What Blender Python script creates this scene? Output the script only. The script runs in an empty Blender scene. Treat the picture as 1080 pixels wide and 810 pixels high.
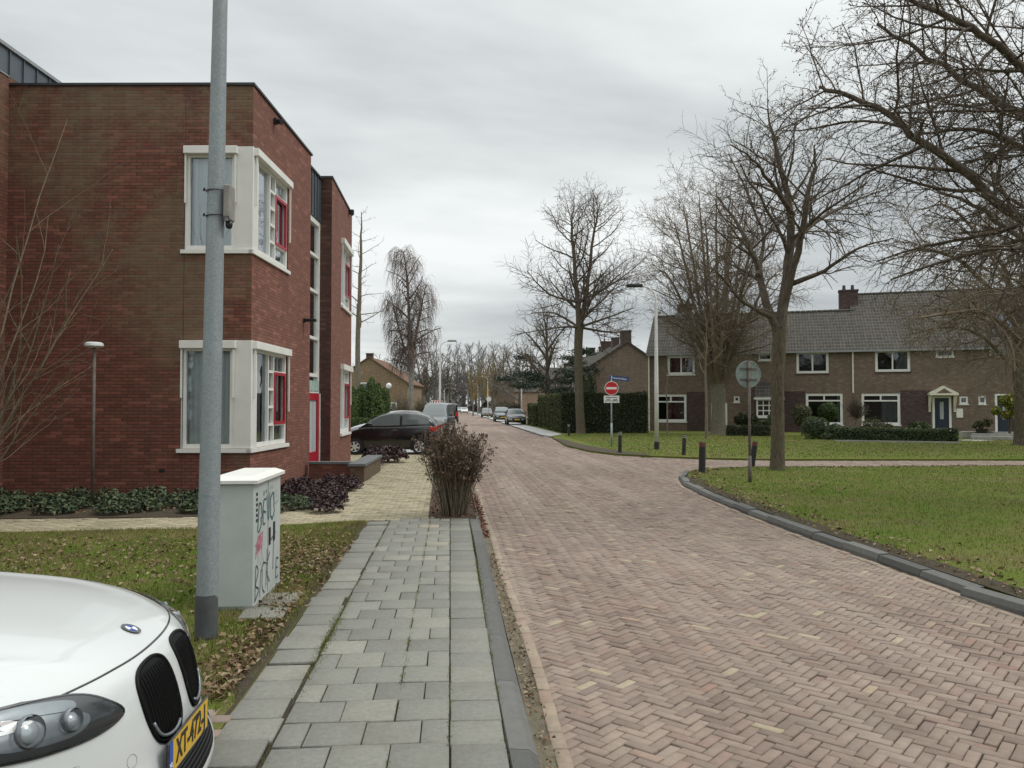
import bpy, math, random
import numpy as np
from mathutils import Vector, Matrix
S = bpy.context.scene
COL = S.collection
PI = math.pi
R = math.radians
# ------------------------------------------------------------------ camera numbers
FPX = 830.0; HC = 1.72; YAW = R(4.48); PIT = math.atan(23.5/830)
def ray(px, py):
    x = (px-540)/FPX; z = -(py-405)/FPX
    cy, sy = math.cos(PIT), math.sin(PIT)
    fy = cy - z*sy; fz = sy + z*cy
    return (x*math.cos(YAW)+fy*math.sin(YAW), -x*math.sin(YAW)+fy*math.cos(YAW), fz)
def G(px, py, z=0.0):                 # ground point
    r = ray(px, py); t = (z-HC)/r[2]
    return (r[0]*t, r[1]*t)
def CF(x, d):                         # lateral / depth measured along the view axis -> world
    return (x*math.cos(YAW)+d*math.sin(YAW), -x*math.sin(YAW)+d*math.cos(YAW))
def PD(px, d): return CF((px-540)/FPX*d, d)
def ZD(py, d): return HC + (428.5-py)*d/FPX
class Frame:
    def __init__(s, ox, oy, ang):
        s.o = (ox, oy); s.a = ang
    def face(s, px, py):              # hit with local plane y=0 -> (u, z)
        r = ray(px, py); ca, sa = math.cos(s.a), math.sin(s.a)
        nx, ny = -sa, ca
        t = (s.o[0]*nx+s.o[1]*ny)/(r[0]*nx+r[1]*ny)
        x, y = r[0]*t-s.o[0], r[1]*t-s.o[1]
        return x*ca+y*sa, HC+r[2]*t
    def side(s, px, py, x0=0):        # hit with local plane x=x0 -> (v, z)
        r = ray(px, py); ca, sa = math.cos(s.a), math.sin(s.a)
        ox, oy = s.o[0]+x0*ca, s.o[1]+x0*sa
        t = (ox*ca+oy*sa)/(r[0]*ca+r[1]*sa)
        x, y = r[0]*t-ox, r[1]*t-oy
        return -x*sa+y*ca, HC+r[2]*t
    def loc(s, wx, wy):
        ca, sa = math.cos(s.a), math.sin(s.a); x, y = wx-s.o[0], wy-s.o[1]
        return x*ca+y*sa, -x*sa+y*ca
    def wor(s, x, y):
        ca, sa = math.cos(s.a), math.sin(s.a)
        return s.o[0]+x*ca-y*sa, s.o[1]+x*sa+y*ca
# ------------------------------------------------------------------ mesh collector
class MB:
    def __init__(s): s.v = []; s.f = []; s.m = []; s.chunks = []; s.n = 0
    def add(s, vs, fs, mi=0):
        o = len(s.v); s.v += [tuple(p) for p in vs]
        for f in fs: s.f.append(tuple(i+o for i in f)); s.m.append(mi)
    def quad(s, a, b, c, d, mi=0): s.add((a, b, c, d), ((0, 1, 2, 3),), mi)
    def box(s, x0, x1, y0, y1, z0, z1, mi=0, rot=0, c=None, bev=0):
        if bev > 0:
            cx, cy, cz = (x0+x1)/2, (y0+y1)/2, (z0+z1)/2
            hx, hy, hz = (x1-x0)/2, (y1-y0)/2, (z1-z0)/2; b = min(bev, hx*.9, hy*.9, hz*.9)
            vs = []; idx = {}
            for sx in (-1, 1):
                for sy in (-1, 1):
                    for sz in (-1, 1):
                        for k in range(3):
                            e = [hx-b, hy-b, hz-b]; e[k] = (hx, hy, hz)[k]
                            idx[(sx, sy, sz, k)] = len(vs); vs.append((cx+sx*e[0], cy+sy*e[1], cz+sz*e[2]))
            fs = []
            for k, (a, bb) in enumerate(((1, 2), (0, 2), (0, 1))):
                for sg in (-1, 1):
                    l = []
                    for (p, q) in ((-1, -1), (1, -1), (1, 1), (-1, 1)):
                        t = [0, 0, 0]; t[k] = sg; t[a] = p; t[bb] = q
                        l.append(idx[(t[0], t[1], t[2], k)])
                    flip = (sg == 1) ^ (k == 1)
                    fs.append(tuple(l) if flip else tuple(l[::-1]))
            for k in range(3):   # edges along axis k
                a, bb = [q for q in range(3) if q != k]
                for p in (-1, 1):
                    for q in (-1, 1):
                        t0 = [0, 0, 0]; t0[a] = p; t0[bb] = q; t0[k] = -1; t1 = list(t0); t1[k] = 1
                        fs.append((idx[(*t0, a)], idx[(*t1, a)], idx[(*t1, bb)], idx[(*t0, bb)]))
            for sx in (-1, 1):
                for sy in (-1, 1):
                    for sz in (-1, 1): fs.append(tuple(idx[(sx, sy, sz, k)] for k in range(3)))
        else:
            vs = [(x, y, z) for z in (z0, z1) for y in (y0, y1) for x in (x0, x1)]
            fs = ((0, 2, 3, 1), (4, 5, 7, 6), (0, 1, 5, 4), (2, 6, 7, 3), (0, 4, 6, 2), (1, 3, 7, 5))
        if rot:
            cx, cy = c if c else ((x0+x1)/2, (y0+y1)/2); ca, sa = math.cos(rot), math.sin(rot)
            vs = [(cx+(x-cx)*ca-(y-cy)*sa, cy+(x-cx)*sa+(y-cy)*ca, z) for x, y, z in vs]
        s.add(vs, fs, mi)
    def tube(s, pts, rad, n=10, mi=0, caps=True):
        pts = [Vector(p) for p in pts]; m = len(pts)
        if not hasattr(rad, '__len__'): rad = [rad]*m
        vs = []
        u = None
        for i, p in enumerate(pts):
            d = (pts[min(i+1, m-1)]-pts[max(i-1, 0)]).normalized()
            if u is None:
                u = d.cross(Vector((0, 0, 1)) if abs(d.z) < .9 else Vector((1, 0, 0))).normalized()
            else: u = (u-d*u.dot(d)).normalized()
            w = d.cross(u)
            for k in range(n):
                a = 2*PI*k/n; vs.append(p+(u*math.cos(a)+w*math.sin(a))*rad[i])
        fs = [(i*n+k, i*n+(k+1) % n, (i+1)*n+(k+1) % n, (i+1)*n+k) for i in range(m-1) for k in range(n)]
        if caps: fs += [tuple(range(n))[::-1], tuple((m-1)*n+k for k in range(n))]
        s.add(vs, fs, mi)
    def cyl(s, c, r, z0, z1, n=20, r2=None, mi=0):
        s.tube([(c[0], c[1], z0), (c[0], c[1], z1)], [r, r if r2 is None else r2], n, mi)
    def prism(s, poly, z0, z1, mi=0):
        n = len(poly); a = sum(poly[i][0]*poly[(i+1) % n][1]-poly[(i+1) % n][0]*poly[i][1] for i in range(n))
        if a < 0: poly = poly[::-1]
        vs = [(x, y, z0) for x, y in poly]+[(x, y, z1) for x, y in poly]
        fs = [tuple(range(n))[::-1], tuple(range(n, 2*n))]+[(i, (i+1) % n, n+(i+1) % n, n+i) for i in range(n)]
        s.add(vs, fs, mi)
    def lathe(s, prof, c=(0, 0, 0), n=20, mi=0):
        vs = [(c[0]+r*math.cos(2*PI*k/n), c[1]+r*math.sin(2*PI*k/n), c[2]+z) for r, z in prof for k in range(n)]
        fs = [(i*n+k, i*n+(k+1) % n, (i+1)*n+(k+1) % n, (i+1)*n+k) for i in range(len(prof)-1) for k in range(n)]
        s.add(vs, fs, mi)
    def grid(s, fn, nu, nv, mi=0):
        vs = [fn(i/nu, j/nv) for i in range(nu+1) for j in range(nv+1)]
        fs = [(i*(nv+1)+j, i*(nv+1)+j+1, (i+1)*(nv+1)+j+1, (i+1)*(nv+1)+j) for i in range(nu) for j in range(nv)]
        s.add(vs, fs, mi)
    def wall(s, p0, p1, z0, z1, holes=(), reveal=.1, mi=0, inward=None):
        """vertical wall from p0 to p1 (xy) with rectangular openings (u0,u1,z0,z1) and their reveals"""
        p0 = Vector((p0[0], p0[1], 0)); p1 = Vector((p1[0], p1[1], 0)); d = p1-p0; L = d.length; d.normalize()
        nrm = Vector((-d.y, d.x, 0)) if inward is None else Vector((inward[0], inward[1], 0)).normalized()
        P = lambda u, z, k=0: tuple(p0+d*u+nrm*k+Vector((0, 0, z)))
        us = sorted({0, L, *[min(max(h[i], 0), L) for h in holes for i in (0, 1)]})
        zs = sorted({z0, z1, *[min(max(h[i], z0), z1) for h in holes for i in (2, 3)]})
        for i in range(len(us)-1):
            for j in range(len(zs)-1):
                um, zm = (us[i]+us[i+1])/2, (zs[j]+zs[j+1])/2
                if any(h[0] < um < h[1] and h[2] < zm < h[3] for h in holes): continue
                s.quad(P(us[i], zs[j]), P(us[i+1], zs[j]), P(us[i+1], zs[j+1]), P(us[i], zs[j+1]), mi)
        for (a, b, c, e) in [h[:4] for h in holes]:
            if reveal:
                for q in (((a, c), (a, e)), ((a, e), (b, e)), ((b, e), (b, c)), ((b, c), (a, c))):
                    s.quad(P(*q[0]), P(*q[1]), P(*q[1], reveal), P(*q[0], reveal), mi)
    def build(s, name, mat, parent=None, smooth=False, uv=True, loc=None, rz=0, auto=None):
        me = bpy.data.meshes.new(name)
        me.from_pydata(s.v, [], s.f)
        mats = mat if isinstance(mat, (list, tuple)) else [mat]
        for m in mats: me.materials.append(m)
        if len(mats) > 1: me.polygons.foreach_set('material_index', s.m)
        return finish(me, name, parent, smooth, uv, loc, rz, auto)
def finish(me, name, parent=None, smooth=False, uv=True, loc=None, rz=0, auto=None):
    if uv: box_uv(me)
    if smooth: me.polygons.foreach_set('use_smooth', [True]*len(me.polygons))
    me.update()
    if auto is not None: me.set_sharp_from_angle(angle=R(auto))
    o = bpy.data.objects.new(name, me); COL.objects.link(o)
    if parent is not None: o.parent = parent
    if loc is not None: o.location = loc
    if rz: o.rotation_euler = (0, 0, rz)
    return o
def box_uv(me):
    nl = len(me.loops); nv = len(me.vertices); npol = len(me.polygons)
    if nl == 0: return
    co = np.empty(nv*3, np.float32); me.vertices.foreach_get('co', co); co = co.reshape(-1, 3)
    li = np.empty(nl, np.int32); me.loops.foreach_get('vertex_index', li)
    nr = np.empty(npol*3, np.float32); me.polygons.foreach_get('normal', nr); nr = nr.reshape(-1, 3)
    lt = np.empty(npol, np.int32); me.polygons.foreach_get('loop_total', lt)
    N = np.repeat(nr, lt, axis=0); P = co[li]
    uvs = np.empty((nl, 2), np.float32)
    horiz = np.abs(N[:, 2]) > .75
    # vertical faces: distance along the face, height
    T = np.stack([-N[:, 1], N[:, 0]], 1); ln = np.linalg.norm(T, axis=1)+1e-9; T /= ln[:, None]
    slope = np.sqrt(np.maximum(1-N[:, 2]**2, 1e-4))
    uvs[:, 0] = P[:, 0]*T[:, 0]+P[:, 1]*T[:, 1]; uvs[:, 1] = P[:, 2]/slope
    uvs[horiz] = P[horiz][:, :2]
    l = me.uv_layers.new(name='UVMap'); l.data.foreach_set('uv', uvs.ravel())
def np_mesh(name, V, F, mat, parent=None, smooth=False, uv=False, k=None):
    """V (n,3) F (m,k) numpy -> object"""
    me = bpy.data.meshes.new(name); V = np.asarray(V, np.float32); F = np.asarray(F, np.int32)
    k = F.shape[1]; me.vertices.add(len(V)); me.vertices.foreach_set('co', V.ravel())
    me.loops.add(F.size); me.loops.foreach_set('vertex_index', F.ravel())
    me.polygons.add(len(F)); me.polygons.foreach_set('loop_start', np.arange(0, F.size, k, dtype=np.int32))
    try: me.polygons.foreach_set('loop_total', np.full(len(F), k, np.int32))
    except Exception: pass
    me.update(calc_edges=True); me.validate(); me.materials.append(mat)
    return finish(me, name, parent, smooth, uv)
def tag(o, label=None, cat=None, group=None, kind=None):
    if label: o['label'] = label
    if cat: o['category'] = cat
    if group: o['group'] = group
    if kind: o['kind'] = kind
    return o
def empty(name, x, y, rz=0, z=0, label=None, cat=None, group=None):
    o = bpy.data.objects.new(name, None); COL.objects.link(o); o.empty_display_size = .2
    o.location = (x, y, z); o.rotation_euler = (0, 0, rz)
    return tag(o, label, cat, group)
def copy_tree(o, parent=None):
    c = o.copy(); COL.objects.link(c); c.parent = parent
    for ch in list(o.children): copy_tree(ch, c)
    return c
# ------------------------------------------------------------------ materials
def lin(r, g, b):
    f = lambda c: (c/255/12.92) if c/255 <= .04045 else ((c/255+.055)/1.055)**2.4
    return (f(r), f(g), f(b), 1)
class NT:
    def __init__(s, name):
        s.m = bpy.data.materials.new(name); s.m.use_nodes = True; s.t = s.m.node_tree
        s.b = s.t.nodes['Principled BSDF']; s.out = s.t.nodes['Material Output']
    def n(s, typ, **kw):
        x = s.t.nodes.new('ShaderNode'+typ)
        for k, v in kw.items():
            if k in x.inputs: x.inputs[k].default_value = v
            else: setattr(x, k, v)
        return x
    def l(s, a, b): s.t.links.new(a, b)
    def noise(s, scale, detail=4, rough=.6, vec=None, dist=0):
        n = s.n('TexNoise'); n.inputs['Scale'].default_value = scale; n.inputs['Detail'].default_value = detail
        n.inputs['Roughness'].default_value = rough; n.inputs['Distortion'].default_value = dist
        if vec is not None: s.l(vec, n.inputs['Vector'])
        return n.outputs['Fac']
    def pos(s): return s.n('NewGeometry').outputs['Position']
    def obj(s): return s.n('TexCoord').outputs['Object']
    def uv(s): return s.n('TexCoord').outputs['UV']
    def rnd(s): return s.n('NewGeometry').outputs['Random Per Island']
    def ramp(s, fac, *stops, interp='LINEAR'):
        r = s.n('ValToRGB'); cr = r.color_ramp; cr.interpolation = interp
        while len(cr.elements) < len(stops): cr.elements.new(.5)
        for e, (p, c) in zip(cr.elements, stops):
            e.position = p; e.color = c if hasattr(c, '__len__') else (c, c, c, 1)
        s.l(fac, r.inputs[0]); return r.outputs[0]
    def mix(s, fac, a, b, typ='MIX'):
        m = s.n('Mix', data_type='RGBA', blend_type=typ)
        for v, i in ((fac, 0), (a, 6), (b, 7)):
            if hasattr(v, 'is_linked'): s.l(v, m.inputs[i])
            else: m.inputs[i].default_value = v
        return m.outputs[2]
    def math(s, op, a, b=0.0, clamp=False):
        m = s.n('Math', operation=op); m.use_clamp = clamp
        for v, i in ((a, 0), (b, 1)):
            if hasattr(v, 'is_linked'): s.l(v, m.inputs[i])
            else: m.inputs[i].default_value = v
        return m.outputs[0]
    def bump(s, h, strength=.3, dist=.01):
        b = s.n('Bump'); b.inputs['Strength'].default_value = strength; b.inputs['Distance'].default_value = dist
        s.l(h, b.inputs['Height']); s.l(b.outputs[0], s.b.inputs['Normal'])
    def col(s, c):
        if hasattr(c, 'is_linked'): s.l(c, s.b.inputs['Base Color'])
        else: s.b.inputs['Base Color'].default_value = c
        return s
    def set(s, rough=.8, metal=0, spec=.5, coat=0):
        s.b.inputs['Roughness'].default_value = rough; s.b.inputs['Metallic'].default_value = metal
        s.b.inputs['Specular IOR Level'].default_value = spec; s.b.inputs['Coat Weight'].default_value = coat
        return s
M = {}
def plain(name, c, rough=.7, metal=0, var=.25, scale=6, bump=.15, coat=0, spec=.5):
    t = NT(name); n = t.noise(scale, 5, .65, t.obj())
    dark = tuple(x*(1-var) for x in c[:3])+(1,); lite = tuple(min(x*(1+var*.5), 1) for x in c[:3])+(1,)
    t.col(t.ramp(n, (.3, dark), (.7, lite))).set(rough, metal, spec, coat)
    if bump: t.bump(t.noise(scale*12, 4, .6, t.obj()), bump, .004)
    M[name] = t.m; return t.m
def brick(name, c1, c2, mortar, w=.22, h=.0625, ms=.011, spots=None, algae=None, rough=.9, darken=.5, pos_algae=None):
    t = NT(name); uv = t.uv()
    b = t.n('TexBrick'); t.l(uv, b.inputs['Vector']); b.inputs['Scale'].default_value = 1
    b.inputs['Brick Width'].default_value = w; b.inputs['Row Height'].default_value = h
    b.inputs['Mortar Size'].default_value = ms; b.inputs['Mortar Smooth'].default_value = .3
    b.inputs['Color1'].default_value = c1; b.inputs['Color2'].default_value = c2; b.inputs['Mortar'].default_value = mortar
    b.offset = .5
    # extra per-brick hue through stretched noise
    mp = t.n('Mapping'); t.l(uv, mp.inputs[0]); mp.inputs['Scale'].default_value = (1/w, 1/h, 1)
    sp_ = t.n('SeparateXYZ'); t.l(mp.outputs[0], sp_.inputs[0]); row = t.math('FLOOR', sp_.outputs[1])
    par = t.math('MULTIPLY', t.math('FRACT', t.math('ADD', t.math('MULTIPLY', row, .5), .5)), 1.0)
    cb_n = t.n('CombineXYZ'); t.l(t.math('FLOOR', t.math('ADD', sp_.outputs[0], par)), cb_n.inputs[0]); t.l(row, cb_n.inputs[1])
    wn_ = t.n('TexWhiteNoise'); t.l(cb_n.outputs[0], wn_.inputs['Vector']); nn = wn_.outputs['Value']
    c = t.mix(t.ramp(nn, (.0, .5), (.45, .0)), b.outputs['Color'], tuple(x*darken for x in c1[:3])+(1,))
    c = t.mix(t.ramp(nn, (.80, 0.0), (1.0, .40)), c, tuple(min(1, x*1.6+.035) for x in c2[:3])+(1,))
    big = t.noise(.45, 6, .7, t.obj())
    c = t.mix(t.ramp(big, (.35, .0), (.75, .5)), c, tuple(x*.55 for x in c2[:3])+(1,))
    if algae:
        a = t.noise(.45, 9, .8, t.obj(), .5); a = t.ramp(a, (.42, 0.0), (.56, algae[1]))
        if pos_algae: a = t.math('MULTIPLY', a, pos_algae(t), True)
        fine = t.ramp(wn_.outputs['Color'], (.1, .5), (.7, 1.0))
        c = t.mix(t.math('MULTIPLY', a, fine), c, algae[0])
    ms_ = t.n('Mapping'); t.l(t.obj(), ms_.inputs[0]); ms_.inputs['Scale'].default_value = (5, 5, .22)
    c = t.mix(t.ramp(t.noise(1, 5, .7, ms_.outputs[0]), (.5, 0.0), (.8, .38)), c, (.04, .036, .03, 1))
    t.col(c).set(rough)
    h1 = t.math('SUBTRACT', 1, b.outputs['Fac']); h2 = t.math('ADD', h1, t.math('MULTIPLY', t.noise(60, 4, .7, uv), .35))
    t.bump(h2, .55, .006)
    M[name] = t.m; return t.m
def pal(name, stops, rough=.8, nscale=14, bump=.3, bdist=.004, spec=.4, extra=None, shade=.35):
    """colour per island from a palette + surface noise"""
    t = NT(name); r = t.rnd(); c = t.ramp(r, *stops)
    n = t.noise(nscale, 5, .7, t.pos()); c = t.mix(t.ramp(n, (.3, 0.0), (.75, shade)), c, (.03, .027, .022, 1))
    if extra: c = extra(t, c)
    t.col(c).set(rough, spec=spec)
    if bump: t.bump(t.noise(nscale*9, 4, .7, t.pos()), bump, bdist)
    M[name] = t.m; return t.m
def glass(name, tint=(.02, .025, .03, 1), refl=.35, rough=.02):
    """pane seen from outside: part reflection, part see-through"""
    t = NT(name); t.t.nodes.remove(t.b)
    fr = t.n('Fresnel'); fr.inputs[0].default_value = 1.5
    g = t.n('BsdfGlossy'); g.inputs['Roughness'].default_value = rough; g.inputs['Color'].default_value = (.9, .95, 1, 1)
    tr = t.n('BsdfTransparent'); tr.inputs['Color'].default_value = tint
    m = t.n('MixShader'); t.l(t.math('ADD', t.math('MULTIPLY', fr.outputs[0], 1.0), refl, True), m.inputs[0])
    # old panes are never perfectly flat
    bp = t.n('Bump'); bp.inputs['Strength'].default_value = .12; bp.inputs['Distance'].default_value = .02
    t.l(t.noise(2.2, 2, .5, t.obj()), bp.inputs['Height']); t.l(bp.outputs[0], g.inputs['Normal'])
    t.l(tr.outputs[0], m.inputs[1]); t.l(g.outputs[0], m.inputs[2]); t.l(m.outputs[0], t.out.inputs[0])
    M[name] = t.m; return t.m
# ------------------------------------------------------------------ scatter tools
def in_poly(P, poly):
    x, y = P[:, 0], P[:, 1]; ins = np.zeros(len(P), bool); n = len(poly)
    for i in range(n):
        x0, y0 = poly[i]; x1, y1 = poly[(i+1) % n]
        c = ((y0 > y) != (y1 > y)) & (x < (x1-x0)*(y-y0)/((y1-y0) if y1 != y0 else 1e-9)+x0)
        ins ^= c
    return ins
def rand_in(poly, n, rng):
    a = np.array(poly); lo, hi = a.min(0), a.max(0); out = []; c = 0
    while c < n:
        P = rng.uniform(lo, hi, (n*2, 2)); P = P[in_poly(P, poly)]; out.append(P); c += len(P)
        if len(P) == 0: break
    return np.concatenate(out)[:n]
def blades(P, z, h, w, rng, lean=.5):
    n = len(P); a = rng.uniform(0, 2*PI, n); hh = h*rng.uniform(.5, 1.3, n); l = rng.uniform(0, lean, n)*hh
    b = rng.uniform(0, 2*PI, n); ww = w*rng.uniform(.6, 1.3, n)/2
    dx, dy = np.cos(a)*ww, np.sin(a)*ww
    zz = np.full(n, z) if np.isscalar(z) else z
    V = np.stack([np.stack([P[:, 0]-dx, P[:, 1]-dy, zz], 1), np.stack([P[:, 0]+dx, P[:, 1]+dy, zz], 1),
                  np.stack([P[:, 0]+np.cos(b)*l, P[:, 1]+np.sin(b)*l, zz+hh], 1)], 1).reshape(-1, 3)
    return V, np.arange(3*n).reshape(-1, 3)
def leaves(P3, size, rng, nrm=None, aspect=.6, flat=None, fold=.25):
    """one bent quad pair (diamond) per point, random orientation"""
    n = len(P3); a = rng.normal(size=(n, 3))
    if flat is not None: a[:, 2] *= flat
    a /= np.linalg.norm(a, axis=1)[:, None]
    b = rng.normal(size=(n, 3))
    if flat is not None: b[:, 2] *= flat
    if nrm is not None:
        b = np.cross(nrm+rng.normal(scale=.5, size=(n, 3)), a)
    else: b = np.cross(a, b)
    if flat is not None: b[:, 2] *= flat
    b /= np.linalg.norm(b, axis=1)[:, None]+1e-9
    s = (size*rng.uniform(.55, 1.3, n))[:, None]/2
    c = np.cross(a, b)*s*fold*2
    V = np.stack([P3-a*s, P3-b*s*aspect+c, P3+a*s, P3+b*s*aspect+c], 1).reshape(-1, 3)
    return V, np.arange(4*n).reshape(-1, 4)
# ------------------------------------------------------------------ trees
class Tubes:
    def __init__(s): s.g = {}; s.tips = []
    def add(s, pts, rad, k): s.g.setdefault((len(pts), k), []).append((pts, rad))
    def mesh(s):
        Vs, Fs, off = [], [], 0
        for (m, k), lst in s.g.items():
            P = np.array([a for a, _ in lst], np.float64); Rr = np.array([b for _, b in lst]); n = len(P)
            D = np.empty_like(P); D[:, 1:-1] = P[:, 2:]-P[:, :-2]; D[:, 0] = P[:, 1]-P[:, 0]; D[:, -1] = P[:, -1]-P[:, -2]
            D /= np.linalg.norm(D, axis=2)[..., None]+1e-9
            ref = np.zeros((n, 1, 3)); D0 = P[:, -1]-P[:, 0]; D0 /= np.linalg.norm(D0, axis=1)[:, None]+1e-9
            ax = np.argmin(np.abs(D0), axis=1); ref[np.arange(n), 0, ax] = 1
            U = np.cross(D, np.broadcast_to(ref, D.shape)); U /= np.linalg.norm(U, axis=2)[..., None]+1e-9
            W = np.cross(D, U)
            an = np.arange(k)*2*PI/k
            V = P[:, :, None]+(U[:, :, None]*np.cos(an)[:, None]+W[:, :, None]*np.sin(an)[:, None])*Rr[:, :, None, None]
            i = np.arange(m-1)[:, None]; j = np.arange(k)[None]
            q = np.stack([i*k+j, i*k+(j+1) % k, (i+1)*k+(j+1) % k, (i+1)*k+j], -1).reshape(-1, 4)
            F = (q[None]+(np.arange(n)*m*k)[:, None, None]).reshape(-1, 4)+off
            Vs.append(V.reshape(-1, 3)); Fs.append(F); off += n*m*k
        return np.concatenate(Vs), np.concatenate(Fs)
def unit(v):
    l = math.sqrt(v[0]*v[0]+v[1]*v[1]+v[2]*v[2])+1e-12; return (v[0]/l, v[1]/l, v[2]/l)
def cross(a, b): return (a[1]*b[2]-a[2]*b[1], a[2]*b[0]-a[0]*b[2], a[0]*b[1]-a[1]*b[0])
def branch(T, rnd, p, d, L, r, lvl, prm):
    """lvl 0 = limb ... last level = twig"""
    q = prm[lvl]; n = q['seg']; st = L/n; pts = [p]; rad = [r]; dirs = [d]
    w = q['wig']; up = q['up']; tip = q.get('tip', .35)
    for i in range(n):
        d = unit((d[0]+rnd.gauss(0, w), d[1]+rnd.gauss(0, w), d[2]+rnd.gauss(0, w)+up))
        p = (p[0]+d[0]*st, p[1]+d[1]*st, p[2]+d[2]*st); pts.append(p); dirs.append(d)
        rad.append(r*(1-(1-tip)*(i+1)/n))
    T.add(pts, rad, q['k'])
    kids(T, rnd, pts, rad, dirs, L, lvl, prm)
def kids(T, rnd, pts, rad, dirs, L, lvl, prm, start=None, count=None):
    q = prm[lvl]; n = len(pts)-1
    if lvl+1 >= len(prm): T.tips.append(pts[-1]); T.tips.append(pts[len(pts)//2]); return
    nk = count if count is not None else q['kids']*rnd.uniform(.8, 1.2)
    if q.get('per_m'): nk = max(2, L*q['per_m']*rnd.uniform(.85, 1.15))
    nk = int(nk+.5); s0 = q['from'] if start is None else start
    az = rnd.uniform(0, 6.28)
    for j in range(nk):
        f = s0+(1-s0)*(j+rnd.uniform(.2, .8))/nk
        x = f*n; i = min(int(x), n-1); t = x-i
        b = tuple(pts[i][c]*(1-t)+pts[i+1][c]*t for c in range(3)); rr = rad[i]*(1-t)+rad[i+1]*t
        dd = dirs[min(i+1, n)]
        az += 2.4+rnd.uniform(-.6, .6)
        ref = (0, 0, 1) if abs(dd[2]) < .9 else (1, 0, 0)
        u = unit(cross(dd, ref)); v = cross(dd, u)
        if q.get('plane'): az = rnd.choice((0, PI))+rnd.uniform(-.7, .7)
        an = R(q['ang'])*rnd.uniform(.75, 1.25)
        side = tuple(u[c]*math.cos(az)+v[c]*math.sin(az) for c in range(3))
        nd = unit(tuple(dd[c]*math.cos(an)+side[c]*math.sin(an) for c in range(3)))
        shape = q.get('shape', lambda f: 1-.55*f)(f)
        nl = (L*q['ratio'] if not q.get('len') else q['len'])*shape*rnd.uniform(.7, 1.2)
        nr = max(min(rr*q.get('rr', .6), rr*.95), q.get('rmin', .006))
        branch(T, rnd, b, nd, nl, nr, lvl+1, prm)
def smooth_path(ctrl, n):
    """Catmull-Rom through control points (x,y,z,r)"""
    c = [ctrl[0]]+list(ctrl)+[ctrl[-1]]; out = []
    for i in range(1, len(c)-2):
        for j in range(n):
            t = j/n; p0, p1, p2, p3 = c[i-1], c[i], c[i+1], c[i+2]
            out.append(tuple(.5*((2*p1[k])+(-p0[k]+p2[k])*t+(2*p0[k]-5*p1[k]+4*p2[k]-p3[k])*t*t+(-p0[k]+3*p1[k]-3*p2[k]+p3[k])*t**3) for k in range(4)))
    out.append(tuple(ctrl[-1])); return out
def limb(T, rnd, ctrl, lvl, prm, k=8, n=4, start=.3, count=None, jit=.02):
    p = smooth_path(ctrl, n)
    pts = [(a[0]+rnd.gauss(0, jit), a[1]+rnd.gauss(0, jit), a[2]) if 0 < i < len(p)-1 else a[:3] for i, a in enumerate(p)]
    rad = [a[3] for a in p]
    dirs = [unit(tuple(pts[min(i+1, len(pts)-1)][c]-pts[max(i-1, 0)][c] for c in range(3))) for i in range(len(pts))]
    L = sum(math.dist(pts[i], pts[i+1]) for i in range(len(pts)-1))
    T.add(pts, rad, k)
    kids(T, rnd, pts, rad, dirs, L, lvl, prm, start=start, count=count)
# ================================================================== world, sun, camera
wd = bpy.data.worlds.new('World'); S.world = wd; wd.use_nodes = True
wt = wd.node_tree; wb = wt.nodes['Background']
SUN_EL, SUN_AZ = R(52), R(98)
def wn(t, **k):
    n = wt.nodes.new('ShaderNode'+t)
    for a, b in k.items(): setattr(n, a, b)
    return n
sky = wn('TexSky', sky_type='NISHITA'); sky.sun_disc = False
sky.sun_elevation = SUN_EL; sky.sun_rotation = SUN_AZ; sky.air_density = 1; sky.dust_density = 3
hs = wn('HueSaturation'); hs.inputs['Saturation'].default_value = .12; hs.inputs['Value'].default_value = .9
wt.links.new(sky.outputs[0], hs.inputs['Color'])
tc = wn('TexCoord')
sep = wn('SeparateXYZ'); wt.links.new(tc.outputs['Generated'], sep.inputs[0])
# cloud deck: project the direction on a flat layer so that clouds flatten toward the horizon
zc = wn('Math', operation='MAXIMUM'); wt.links.new(sep.outputs[2], zc.inputs[0]); zc.inputs[1].default_value = 0
za = wn('Math', operation='ADD'); wt.links.new(zc.outputs[0], za.inputs[0]); za.inputs[1].default_value = .13
dv = wn('VectorMath', operation='DIVIDE'); wt.links.new(tc.outputs['Generated'], dv.inputs[0])
cb = wn('CombineXYZ'); [wt.links.new(za.outputs[0], cb.inputs[i]) for i in range(3)]
wt.links.new(cb.outputs[0], dv.inputs[1])
mp = wn('Mapping'); wt.links.new(dv.outputs[0], mp.inputs[0]); mp.inputs['Scale'].default_value = (.55, 1.0, .5); mp.inputs['Location'].default_value = (3.1, 1.7, 0)
nz = wn('TexNoise'); wt.links.new(mp.outputs[0], nz.inputs['Vector']); nz.inputs['Scale'].default_value = .62
nz.inputs['Detail'].default_value = 7; nz.inputs['Roughness'].default_value = .52; nz.inputs['Distortion'].default_value = .25
cr = wn('ValToRGB'); wt.links.new(nz.outputs['Fac'], cr.inputs[0])
for e, (p, c) in zip(cr.color_ramp.elements, ((.36, (.43, .465, .485, 1)), (.63, (.85, .88, .88, 1)))): e.position = p; e.color = c
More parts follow.
